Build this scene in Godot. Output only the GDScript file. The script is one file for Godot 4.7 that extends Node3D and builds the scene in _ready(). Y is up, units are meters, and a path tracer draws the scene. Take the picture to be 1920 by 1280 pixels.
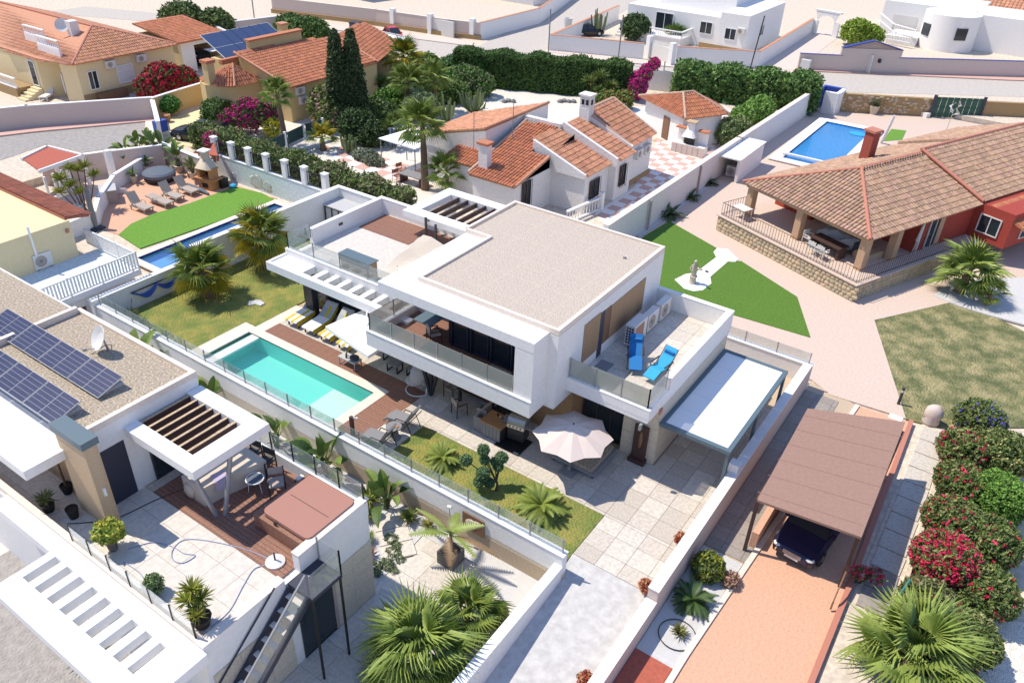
extends Node3D

var R := RandomNumberGenerator.new()
var M := {}
var S := {}

func _ready():
	R.seed = 7
	var cam := Camera3D.new()
	cam.name = "camera"
	cam.transform = Transform3D(Basis(Vector3(0.82175,0.03475,-0.56878),Vector3(-0.33281,0.83948,-0.42955),Vector3(0.46256,0.54228,0.70141)),Vector3(0,22,0))
	cam.fov = 46.33
	cam.near = 0.1
	cam.far = 900.0
	add_child(cam)
	cam.current = true
	var we := WorldEnvironment.new()
	we.name = "world_environment"
	var e := Environment.new()
	e.background_mode = Environment.BG_SKY
	var sk := ProceduralSkyMaterial.new()
	sk.sky_top_color = Color(0.42, 0.54, 0.76)
	sk.sky_horizon_color = Color(0.8, 0.84, 0.88)
	sk.sky_curve = 0.18
	sk.ground_bottom_color = Color(0.5, 0.46, 0.42)
	sk.ground_horizon_color = Color(0.62, 0.66, 0.7)
	sk.sky_energy_multiplier = 1.0
	e.sky = Sky.new()
	e.sky.sky_material = sk
	e.background_energy_multiplier = 1.12
	e.tonemap_mode = Environment.TONE_MAPPER_LINEAR
	e.tonemap_exposure = 1.27
	e.sdfgi_enabled = true
	e.ssao_enabled = true
	e.ssil_enabled = true
	we.environment = e
	add_child(we)
	var sun := DirectionalLight3D.new()
	sun.name = "sun"
	sun.light_energy = 1.3
	sun.light_color = Color(1.0, 0.96, 0.9)
	sun.light_angular_distance = 0.5
	sun.shadow_enabled = true
	sun.basis = Basis.looking_at(Vector3(0.57, -1.0, -0.17))
	add_child(sun)
	make_materials()
	make_shared()
	setting()
	villa()
	villa_garden()
	left_villa()
	left_garden()
	top_left()
	top_center()
	right_side()

# ---------------------------------------------------------------- mesh builder
class G extends RefCounted:
	var v := PackedVector3Array()
	var n := PackedVector3Array()
	var c := PackedColorArray()
	var col := Color.WHITE
	var T := Transform3D()
	func tn(a: Vector3, b: Vector3, d: Vector3, na: Vector3, nb: Vector3, nd: Vector3):
		var B := T.basis
		v.append(T * a); v.append(T * d); v.append(T * b)
		n.append((B * na).normalized()); n.append((B * nd).normalized()); n.append((B * nb).normalized())
		c.append(col); c.append(col); c.append(col)
	func tri(a: Vector3, b: Vector3, d: Vector3):
		var q := (b - a).cross(d - a)
		if q.length_squared() < 1e-14:
			return
		q = q.normalized()
		tn(a, b, d, q, q, q)
	func quad(a: Vector3, b: Vector3, d: Vector3, e: Vector3):
		tri(a, b, d); tri(a, d, e)
	func box(lo: Vector3, hi: Vector3):
		bx((lo + hi) / 2, (hi - lo).abs())
	func bx(o: Vector3, s: Vector3, B := Basis()):
		var h := s / 2
		var p := []
		for i in 8:
			p.append(o + B * Vector3(h.x if i & 1 else -h.x, h.y if i & 2 else -h.y, h.z if i & 4 else -h.z))
		quad(p[4], p[5], p[7], p[6]); quad(p[1], p[0], p[2], p[3])
		quad(p[5], p[1], p[3], p[7]); quad(p[0], p[4], p[6], p[2])
		quad(p[6], p[7], p[3], p[2]); quad(p[0], p[1], p[5], p[4])
	func bar(a: Vector3, b: Vector3, w: float, h: float):
		# a beam of w (sideways) by h (up) from a to b
		var d := (b - a)
		var z := d.normalized()
		var u := Vector3.UP if absf(z.y) < 0.95 else Vector3.RIGHT
		var x := u.cross(z).normalized()
		var y := z.cross(x)
		bx((a + b) / 2, Vector3(w, h, d.length()), Basis(x, y, z))
	func prism(poly: PackedVector2Array, y0: float, y1: float):
		var p := poly
		var ar := 0.0
		for i in p.size():
			var q := p[(i + 1) % p.size()]
			ar += p[i].x * q.y - q.x * p[i].y
		if ar > 0:
			p = p.duplicate(); p.reverse()
		var ix := Geometry2D.triangulate_polygon(p)
		for i in range(0, ix.size(), 3):
			var a := p[ix[i]]; var b := p[ix[i + 1]]; var d := p[ix[i + 2]]
			if (b - a).cross(d - a) > 0:
				var t := b; b = d; d = t
			tri(Vector3(a.x, y1, a.y), Vector3(b.x, y1, b.y), Vector3(d.x, y1, d.y))
			if y1 - y0 > 0.011:
				tri(Vector3(a.x, y0, a.y), Vector3(d.x, y0, d.y), Vector3(b.x, y0, b.y))
		if y1 - y0 > 0.0005:
			for i in p.size():
				var a := p[i]; var b := p[(i + 1) % p.size()]
				quad(Vector3(a.x, y0, a.y), Vector3(b.x, y0, b.y), Vector3(b.x, y1, b.y), Vector3(a.x, y1, a.y))
	func tube(pts: Array, rad, sides := 6, cap := true):
		var rings := []
		var m := pts.size()
		for i in m:
			var d: Vector3 = (pts[mini(i + 1, m - 1)] - pts[maxi(i - 1, 0)])
			d = d.normalized()
			var u := Vector3.UP if absf(d.y) < 0.9 else Vector3.RIGHT
			var x := u.cross(d).normalized()
			var y := d.cross(x)
			var r: float = rad[i] if rad is Array else rad
			var ring := []
			for k in sides:
				var t := TAU * k / sides
				ring.append([pts[i] + (x * cos(t) + y * sin(t)) * r, x * cos(t) + y * sin(t)])
			rings.append(ring)
		for i in m - 1:
			for k in sides:
				var a = rings[i][k]; var b = rings[i][(k + 1) % sides]
				var e = rings[i + 1][k]; var f = rings[i + 1][(k + 1) % sides]
				tn(a[0], b[0], f[0], a[1], b[1], f[1]); tn(a[0], f[0], e[0], a[1], f[1], e[1])
		if cap:
			for k in range(1, sides - 1):
				tri(rings[0][0][0], rings[0][k + 1][0], rings[0][k][0])
				tri(rings[m - 1][0][0], rings[m - 1][k][0], rings[m - 1][k + 1][0])
	func lathe(prof: Array, o := Vector3.ZERO, sides := 12):
		# prof: Vector2(radius, y) from bottom to top
		for i in prof.size() - 1:
			var a: Vector2 = prof[i]; var b: Vector2 = prof[i + 1]
			var nn := Vector2(b.y - a.y, a.x - b.x).normalized()
			for k in sides:
				var t := TAU * k / sides; var s := TAU * (k + 1) / sides
				var d0 := Vector3(cos(t), 0, sin(t)); var d1 := Vector3(cos(s), 0, sin(s))
				var n0 := d0 * nn.x + Vector3.UP * nn.y; var n1 := d1 * nn.x + Vector3.UP * nn.y
				var p0 := o + d0 * a.x + Vector3.UP * a.y; var p1 := o + d1 * a.x + Vector3.UP * a.y
				var q0 := o + d0 * b.x + Vector3.UP * b.y; var q1 := o + d1 * b.x + Vector3.UP * b.y
				if a.x > 0.0001:
					tn(p0, q1, p1, n0, n1, n1)
				if b.x > 0.0001:
					tn(p0, q0, q1, n0, n0, n1)
	func ball(o: Vector3, r: Vector3, sides := 10, rows := 6, jag := 0.0, sd := 0):
		var f := func(i: int, k: int):
			var ph := PI * i / rows - PI / 2; var t := TAU * (k % sides) / sides
			var d := Vector3(cos(ph) * cos(t), sin(ph), cos(ph) * sin(t))
			var j := 1.0
			if jag > 0 and i > 0 and i < rows:
				j += jag * (fposmod(sin(float(i * 37 + (k % sides) * 17 + sd) * 12.9898) * 43758.5, 1.0) - 0.5)
			return [o + d * r * j, (d / r).normalized()]
		for i in rows:
			for k in sides:
				var a = f.call(i, k); var b = f.call(i, k + 1); var d = f.call(i + 1, k + 1); var e = f.call(i + 1, k)
				if i > 0:
					tn(a[0], d[0], b[0], a[1], d[1], b[1])
				if i < rows - 1:
					tn(a[0], e[0], d[0], a[1], e[1], d[1])
	func add(o: G, X: Transform3D):
		for i in o.v.size():
			v.append(T * (X * o.v[i])); n.append((T.basis * (X.basis * o.n[i])).normalized()); c.append(o.c[i])
	func mesh() -> ArrayMesh:
		var a := []
		a.resize(Mesh.ARRAY_MAX)
		a[Mesh.ARRAY_VERTEX] = v; a[Mesh.ARRAY_NORMAL] = n; a[Mesh.ARRAY_COLOR] = c
		var m := ArrayMesh.new()
		m.add_surface_from_arrays(Mesh.PRIMITIVE_TRIANGLES, a)
		return m

# ---------------------------------------------------------------- scene helpers
func tag(o: Node, label := "", cat := "", group := "", kind := ""):
	if label: o.set_meta("label", label)
	if cat: o.set_meta("category", cat)
	if group: o.set_meta("group", group)
	if kind: o.set_meta("kind", kind)
	return o

func thing(called: String, label: String, cat: String, at := Vector3.ZERO, turn := 0.0, group := "") -> Node3D:
	var o := Node3D.new()
	o.name = called
	add_child(o, true)
	o.position = at
	o.rotation.y = turn
	tag(o, label, cat, group)
	return o

func part(p: Node, called: String, g, mat, at := Vector3.ZERO, B := Basis()) -> MeshInstance3D:
	var o := MeshInstance3D.new()
	o.name = called
	o.mesh = g if g is Mesh else g.mesh()
	o.material_override = M[mat] if mat is String else mat
	p.add_child(o, true)
	o.transform = Transform3D(B, at)
	return o

func solo(called: String, g, mat, label: String, cat: String, group := "", at := Vector3.ZERO) -> MeshInstance3D:
	var o := part(self, called, g, mat, at)
	tag(o, label, cat, group)
	return o

func ground(called: String, g, mat, label := "") -> MeshInstance3D:
	var o := part(self, called, g, mat)
	tag(o, label, "", "", "structure")
	return o

func dup(o: Node3D, at: Vector3, turn: float, label := "", group := "", sc := 1.0) -> Node3D:
	var r: Node3D = o.duplicate()
	r.name = String(o.name).rstrip("0123456789")
	add_child(r, true)
	r.transform = Transform3D(Basis(Vector3.UP, turn).scaled(Vector3.ONE * sc), at)
	if label: r.set_meta("label", label)
	if group: r.set_meta("group", group)
	return r

func gb(lo: Vector3, hi: Vector3) -> G:
	var g := G.new()
	g.box(lo, hi)
	return g

func multi(p: Node, called: String, mesh: Mesh, xf: Array, mat, cols := []) -> MultiMeshInstance3D:
	var mm := MultiMesh.new()
	mm.transform_format = MultiMesh.TRANSFORM_3D
	mm.use_colors = cols.size() > 0
	mm.mesh = mesh
	mm.instance_count = xf.size()
	for i in xf.size():
		mm.set_instance_transform(i, xf[i])
		if cols.size():
			mm.set_instance_color(i, cols[i])
	var o := MultiMeshInstance3D.new()
	o.name = called
	o.multimesh = mm
	o.material_override = M[mat] if mat is String else mat
	p.add_child(o, true)
	o.set_meta("kind", "stuff")
	return o

func rv() -> Vector3:
	return Vector3(R.randf_range(-1, 1), R.randf_range(-1, 1), R.randf_range(-1, 1))

func rbasis(s: float) -> Basis:
	return Basis.from_euler(Vector3(R.randf() * TAU, R.randf() * TAU, R.randf() * TAU)).scaled(Vector3.ONE * s)

# leaves scattered over points; cols: list of linear colours to mix
func leaves(p: Node, called: String, pts: Array, size: float, cols: Array, clump := "clump", mat := "leaf"):
	var xf := []
	var cc := []
	for q in pts:
		xf.append(Transform3D(rbasis(size * R.randf_range(0.65, 1.35)), q))
		var a: Color = cols[R.randi() % cols.size()]
		cc.append(a * R.randf_range(0.95, 1.75))
	return multi(p, called, S[clump], xf, mat, cc)

# points near the surfaces of ellipsoids [centre, radii]
func blob_pts(blobs: Array, n: int, deep := 0.35) -> Array:
	var out := []
	var w := []
	var tot := 0.0
	for b in blobs:
		tot += b[1].x * b[1].x + b[1].y * b[1].z
		w.append(tot)
	while out.size() < n:
		var x := R.randf() * tot
		var i := 0
		while w[i] < x: i += 1
		var d := rv()
		if d.length() > 1 or d.length() < 0.05: continue
		d = d.normalized()
		if d.y < -0.6 and R.randf() < 0.6: continue
		out.append(blobs[i][0] + d * blobs[i][1] * (1.0 - deep * R.randf() * R.randf()) * R.randf_range(0.94, 1.06))
	return out

func box_pts(lo: Vector3, hi: Vector3, n: int, rough := 0.12) -> Array:
	var out := []
	var s := hi - lo
	var aT := s.x * s.z; var aX := s.y * s.z; var aZ := s.x * s.y
	for i in n:
		var q := lo + Vector3(R.randf(), R.randf(), R.randf()) * s
		var x := R.randf() * (aT + 2 * aX + 2 * aZ)
		if x < aT: q.y = hi.y
		elif x < aT + aX: q.x = lo.x
		elif x < aT + 2 * aX: q.x = hi.x
		elif x < aT + 2 * aX + aZ: q.z = lo.z
		else: q.z = hi.z
		out.append(q + rv() * rough)
	return out

func L(r: float, g: float, b: float) -> Color:
	return Color(r, g, b).linear_to_srgb()

func noise_tex(lo: Color, hi: Color, freq: float, seed_: int, oct := 5, size := 512, mid = null) -> NoiseTexture2D:
	var f := FastNoiseLite.new()
	f.seed = seed_
	f.frequency = freq
	f.fractal_octaves = oct
	f.fractal_gain = 0.6
	var t := NoiseTexture2D.new()
	t.width = size; t.height = size
	t.seamless = true
	t.noise = f
	var gr := Gradient.new()
	gr.set_color(0, lo.linear_to_srgb()); gr.set_color(1, hi.linear_to_srgb())
	gr.set_offset(0, 0.2); gr.set_offset(1, 0.8)
	if mid != null:
		gr.add_point(0.5, mid.linear_to_srgb())
	t.color_ramp = gr
	return t

func normal_tex(freq: float, seed_: int, strength: float, size := 512, kind := FastNoiseLite.TYPE_SIMPLEX) -> NoiseTexture2D:
	var f := FastNoiseLite.new()
	f.seed = seed_
	f.noise_type = kind
	f.frequency = freq
	f.fractal_octaves = 4
	var t := NoiseTexture2D.new()
	t.width = size; t.height = size
	t.seamless = true
	t.noise = f
	t.as_normal_map = true
	t.bump_strength = strength
	return t

# a rough, mottled surface: linear colour, spread, metres per texture repeat
func mt(key: String, c: Color, spread := 0.1, metres := 4.0, rough := 0.85, nm := "", nstr := 0.6, freq := 0.02, hue := Color(0, 0, 0)) -> StandardMaterial3D:
	var m := StandardMaterial3D.new()
	m.resource_name = key
	m.roughness = rough
	if spread > 0:
		var k := M.size() + 3
		m.albedo_texture = noise_tex(c * (1 - spread) - hue, c * (1 + spread) + hue, freq, k, 6)
		m.uv1_triplanar = true
		m.uv1_world_triplanar = true
		m.uv1_scale = Vector3.ONE / metres
	else:
		m.albedo_color = c.linear_to_srgb()
	if nm:
		m.normal_enabled = true
		m.normal_texture = S[nm]
		m.normal_scale = nstr
		m.uv1_triplanar = true
		m.uv1_world_triplanar = true
		m.uv1_scale = Vector3.ONE / metres
	M[key] = m
	return m

func flat(key: String, c: Color, rough := 0.7, metal := 0.0) -> StandardMaterial3D:
	var m := StandardMaterial3D.new()
	m.resource_name = key
	m.albedo_color = c.linear_to_srgb()
	m.roughness = rough
	m.metallic = metal
	M[key] = m
	return m

func pane(key: String, c: Color, alpha: float, rough := 0.06) -> StandardMaterial3D:
	var m := flat(key, c, rough)
	m.transparency = BaseMaterial3D.TRANSPARENCY_ALPHA
	m.albedo_color.a = alpha
	m.cull_mode = BaseMaterial3D.CULL_DISABLED
	return m

func make_materials():
	S["n_fine"] = normal_tex(0.06, 5, 6.0)
	S["n_mid"] = normal_tex(0.02, 9, 8.0)
	S["n_water"] = normal_tex(0.012, 12, 5.0)
	mt("white", Color(0.80, 0.79, 0.77), 0.03, 3.0, 0.8, "n_fine", 0.15)
	mt("cap", Color(0.76, 0.66, 0.57), 0.06, 2.0, 0.85)
	mt("stone_clad", Color(0.60, 0.53, 0.42), 0.12, 1.2, 0.8, "n_fine", 0.3)
	mt("gravel_roof", Color(0.58, 0.50, 0.42), 0.22, 1.6, 0.95, "n_fine", 1.4, 0.035)
	mt("gravel_tan", Color(0.5, 0.42, 0.32), 0.42, 1.6, 0.95, "n_fine", 1.6, 0.03)
	mt("white_gravel", Color(0.72, 0.71, 0.69), 0.25, 1.0, 0.9, "n_fine", 1.8, 0.09)
	mt("tile_a", Color(0.55, 0.50, 0.43), 0.13, 1.7, 0.6)
	mt("tile_b", Color(0.60, 0.55, 0.48), 0.12, 2.3, 0.6)
	mt("tile_c", Color(0.50, 0.45, 0.385), 0.13, 1.3, 0.6)
	mt("terrace_white", Color(0.60, 0.56, 0.50), 0.08, 3.0, 0.65)
	mt("coping", Color(0.70, 0.63, 0.54), 0.08, 1.6, 0.75)
	mt("deck", Color(0.27, 0.135, 0.09), 0.25, 1.5, 0.6, "", 0.0, 0.03)
	mt("deck_b", Color(0.258, 0.128, 0.086), 0.25, 1.1, 0.6, "", 0.0, 0.03)
	mt("wood_clad", Color(0.36, 0.225, 0.125), 0.3, 1.2, 0.6, "", 0.0, 0.02)
	mt("wood_tan", Color(0.50, 0.37, 0.235), 0.2, 1.1, 0.7)
	mt("dry_lawn", Color(0.225, 0.235, 0.055), 0.2, 5.0, 0.95, "n_fine", 1.0, 0.008, Color(0.03, -0.012, 0.0))
	mt("turf", Color(0.095, 0.20, 0.02), 0.14, 3.0, 0.95, "n_fine", 1.0, 0.03)
	mt("turf_b", Color(0.14, 0.31, 0.035), 0.14, 3.0, 0.95, "n_fine", 1.0, 0.03)
	mt("scrub", Color(0.235, 0.22, 0.10), 0.3, 6.0, 0.95, "n_fine", 1.2, 0.008, Color(0.05, 0.02, 0.02))
	mt("paver_pink", Color(0.60, 0.475, 0.39), 0.07, 2.6, 0.8, "n_mid", 0.25, 0.03)
	mt("paver_orange", Color(0.62, 0.36, 0.235), 0.08, 2.2, 0.8, "n_mid", 0.25, 0.03)
	mt("concrete", Color(0.50, 0.49, 0.475), 0.14, 5.0, 0.85)
	mt("asphalt", Color(0.33, 0.31, 0.29), 0.14, 5.0, 0.9, "n_fine", 0.5)
	mt("earth", Color(0.60, 0.52, 0.42), 0.15, 4.0, 0.95)
	mt("sand_white", Color(0.74, 0.68, 0.6), 0.12, 3.0, 0.95, "n_fine", 0.8)
	mt("pavement_pink", Color(0.58, 0.37, 0.31), 0.12, 2.0, 0.85)
	mt("pavement", Color(0.62, 0.53, 0.46), 0.14, 2.2, 0.85)
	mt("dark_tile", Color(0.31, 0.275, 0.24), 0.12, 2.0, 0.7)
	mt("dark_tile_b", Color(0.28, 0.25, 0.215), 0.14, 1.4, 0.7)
	mt("terracotta", Color(0.49, 0.185, 0.095), 0.35, 1.8, 0.8, "", 0.0, 0.03)
	mt("terracotta_b", Color(0.56, 0.27, 0.16), 0.4, 1.3, 0.8, "", 0.0, 0.03)
	mt("tile_red", Color(0.36, 0.125, 0.075), 0.2, 1.6, 0.8)
	mt("tile_brown", Color(0.42, 0.27, 0.185), 0.2, 2.4, 0.8, "", 0.0, 0.02)
	mt("tile_old", Color(0.36, 0.215, 0.12), 0.45, 1.3, 0.85, "", 0.0, 0.03)
	mt("cream", Color(0.72, 0.60, 0.36), 0.025, 3.0, 0.85)
	mt("ochre", Color(0.60, 0.45, 0.22), 0.03, 3.0, 0.85)
	mt("wall_pink", Color(0.60, 0.50, 0.445), 0.03, 3.0, 0.85)
	mt("wall_blue", Color(0.60, 0.67, 0.68), 0.1, 3.0, 0.85)
	mt("white_old", Color(0.76, 0.735, 0.70), 0.06, 2.5, 0.85, "n_mid", 0.25)
	mt("red_wall", Color(0.34, 0.05, 0.032), 0.1, 2.0, 0.8)
	mt("rust_roof", Color(0.40, 0.10, 0.06), 0.12, 2.0, 0.8)
	mt("carport", Color(0.31, 0.19, 0.145), 0.06, 2.0, 0.75)
	mt("pillar_brick", Color(0.5, 0.33, 0.21), 0.2, 1.0, 0.8)
	mt("stone_a", Color(0.46, 0.38, 0.25), 0.2, 0.6, 0.85)
	mt("stone_b", Color(0.38, 0.33, 0.24), 0.2, 0.6, 0.85)
	mt("stone_c", Color(0.52, 0.40, 0.28), 0.2, 0.6, 0.85)
	mt("mortar", Color(0.48, 0.38, 0.27), 0.15, 0.8, 0.9)
	mt("rubble", Color(0.40, 0.27, 0.13), 0.5, 1.0, 0.9, "n_mid", 1.0, 0.04)
	mt("trunk", Color(0.20, 0.13, 0.085), 0.4, 0.5, 0.9, "n_mid", 1.0, 0.05)
	mt("pool_aqua", Color(0.155, 0.66, 0.57), 0.13, 0.9, 0.5, "", 0.0, 0.07)
	mt("pool_ledge", Color(0.56, 0.76, 0.67), 0.14, 0.8, 0.5, "", 0.0, 0.08)
	mt("pool_navy", Color(0.012, 0.018, 0.30), 0.2, 0.8, 0.4, "", 0.0, 0.06)
	mt("pool_blue", Color(0.006, 0.20, 0.62), 0.25, 3.0, 0.4, "", 0.0, 0.02)
	flat("pool_pale", Color(0.12, 0.28, 0.62), 0.5)
	flat("white_paint", Color(0.82, 0.82, 0.81), 0.5)
	flat("white_fabric", Color(0.86, 0.86, 0.85), 0.9)
	flat("anthracite", Color(0.035, 0.037, 0.045), 0.45)
	flat("slate", Color(0.10, 0.15, 0.18), 0.5)
	flat("slate_dark", Color(0.03, 0.035, 0.06), 0.5)
	flat("grey_blue", Color(0.1, 0.125, 0.16), 0.75)
	flat("black", Color(0.012, 0.012, 0.013), 0.6)
	flat("interior", Color(0.03, 0.028, 0.035), 0.9)
	flat("steel", Color(0.55, 0.55, 0.56), 0.35, 0.8)
	flat("grey_metal", Color(0.3, 0.31, 0.33), 0.45, 0.3)
	flat("mid_grey", Color(0.22, 0.22, 0.225), 0.8)
	flat("light_grey", Color(0.46, 0.46, 0.46), 0.8)
	flat("taupe", Color(0.40, 0.34, 0.29), 0.85)
	flat("umbrella", Color(0.62, 0.53, 0.48), 0.9)
	flat("ac_white", Color(0.66, 0.65, 0.62), 0.5)
	flat("blue_fabric", Color(0.012, 0.16, 0.42), 0.8)
	flat("blue_light", Color(0.03, 0.35, 0.62), 0.8)
	flat("blue_hose", Color(0.03, 0.09, 0.36), 0.5)
	flat("yellow_stripe", Color(0.62, 0.47, 0.04), 0.9)
	flat("grey_stripe", Color(0.36, 0.40, 0.42), 0.9)
	flat("brown_wood", Color(0.20, 0.105, 0.055), 0.6)
	flat("dark_wood", Color(0.065, 0.033, 0.028), 0.6)
	flat("table_wood", Color(0.40, 0.20, 0.085), 0.5)
	flat("burgundy", Color(0.37, 0.18, 0.135), 0.65)
	flat("red_paint", Color(0.55, 0.015, 0.02), 0.3)
	flat("black_paint", Color(0.012, 0.012, 0.016), 0.2)
	flat("navy_paint", Color(0.015, 0.018, 0.05), 0.2)
	flat("green_gate", Color(0.015, 0.09, 0.06), 0.5)
	flat("green_net", Color(0.02, 0.055, 0.05), 0.8)
	flat("green_pole", Color(0.06, 0.27, 0.24), 0.5)
	flat("beige_fabric", Color(0.58, 0.51, 0.42), 0.9)
	flat("lilac_fabric", Color(0.46, 0.40, 0.52), 0.9)
	flat("chimney_red", Color(0.33, 0.075, 0.05), 0.8)
	flat("ridge_red", Color(0.47, 0.19, 0.13), 0.8)
	flat("brick_orange", Color(0.5, 0.23, 0.09), 0.8)
	flat("blue_tile", Color(0.03, 0.04, 0.24), 0.35)
	flat("blue_wall", Color(0.04, 0.09, 0.42), 0.6)
	flat("pot_clay", Color(0.36, 0.2, 0.11), 0.8)
	flat("pot_stone", Color(0.55, 0.47, 0.36), 0.85)
	flat("pot_grey", Color(0.13, 0.12, 0.115), 0.7)
	flat("soil", Color(0.06, 0.042, 0.03), 0.95)
	flat("rope_blue", Color(0.30, 0.34, 0.48), 0.6)
	flat("statue_stone", Color(0.52, 0.47, 0.38), 0.9)
	flat("amber_light", Color(0.5, 0.2, 0.03), 0.3)
	flat("solar_blue", Color(0.045, 0.07, 0.15), 0.3)
	flat("solar_cell", Color(0.022, 0.03, 0.085), 0.25)
	flat("stem_green", Color(0.10, 0.13, 0.04), 0.8)
	flat("twig", Color(0.11, 0.07, 0.045), 0.9)
	flat("ridge_pale", Color(0.5, 0.34, 0.25), 0.85)
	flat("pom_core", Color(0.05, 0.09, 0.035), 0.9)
	flat("cell_line", Color(0.17, 0.19, 0.25), 0.4)
	mt("road_pale", Color(0.48, 0.44, 0.39), 0.08, 5.0, 0.9)
	for k in ["wood_clad", "wood_tan"]: M[k].uv1_scale = Vector3(0.5, 4.5, 0.5)
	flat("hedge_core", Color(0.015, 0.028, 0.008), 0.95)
	pane("glass", Color(0.42, 0.52, 0.49), 0.26)
	pane("glass_frost", Color(0.40, 0.42, 0.37), 0.55, 0.2)
	pane("glass_clear", Color(0.5, 0.56, 0.55), 0.14)
	flat("glass_dark", Color(0.025, 0.035, 0.042), 0.05)
	var w := pane("water", Color(0.10, 0.62, 0.55), 0.12, 0.03)
	w.normal_enabled = true
	w.normal_texture = S["n_water"]
	w.normal_scale = 0.35
	w.uv1_triplanar = true
	w.uv1_world_triplanar = true
	w.uv1_scale = Vector3.ONE / 1.6
	for k in ["leaf", "leaf_gloss"]:
		var m := flat(k, Color.WHITE, 0.55 if k == "leaf_gloss" else 0.75)
		m.vertex_color_use_as_albedo = true
		m.backlight_enabled = true
		m.backlight = Color(0.35, 0.4, 0.2)
		m.cull_mode = BaseMaterial3D.CULL_DISABLED
	for d in [["frond", Color(0.2, 0.26, 0.04)], ["frond_yellow", Color(0.42, 0.34, 0.02)], ["frond_light", Color(0.27, 0.35, 0.075)], ["frond_dark", Color(0.06, 0.11, 0.025)], ["frond_dead", Color(0.27, 0.17, 0.08)], ["banana", Color(0.14, 0.21, 0.035)], ["banana_dark", Color(0.07, 0.125, 0.022)], ["cactus", Color(0.17, 0.22, 0.09)]]:
		var m := mt(d[0], d[1], 0.3, 0.7, 0.55, "", 0.0, 0.02)
		m.backlight_enabled = true
		m.backlight = Color(0.3, 0.33, 0.12)
		m.cull_mode = BaseMaterial3D.CULL_DISABLED

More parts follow.
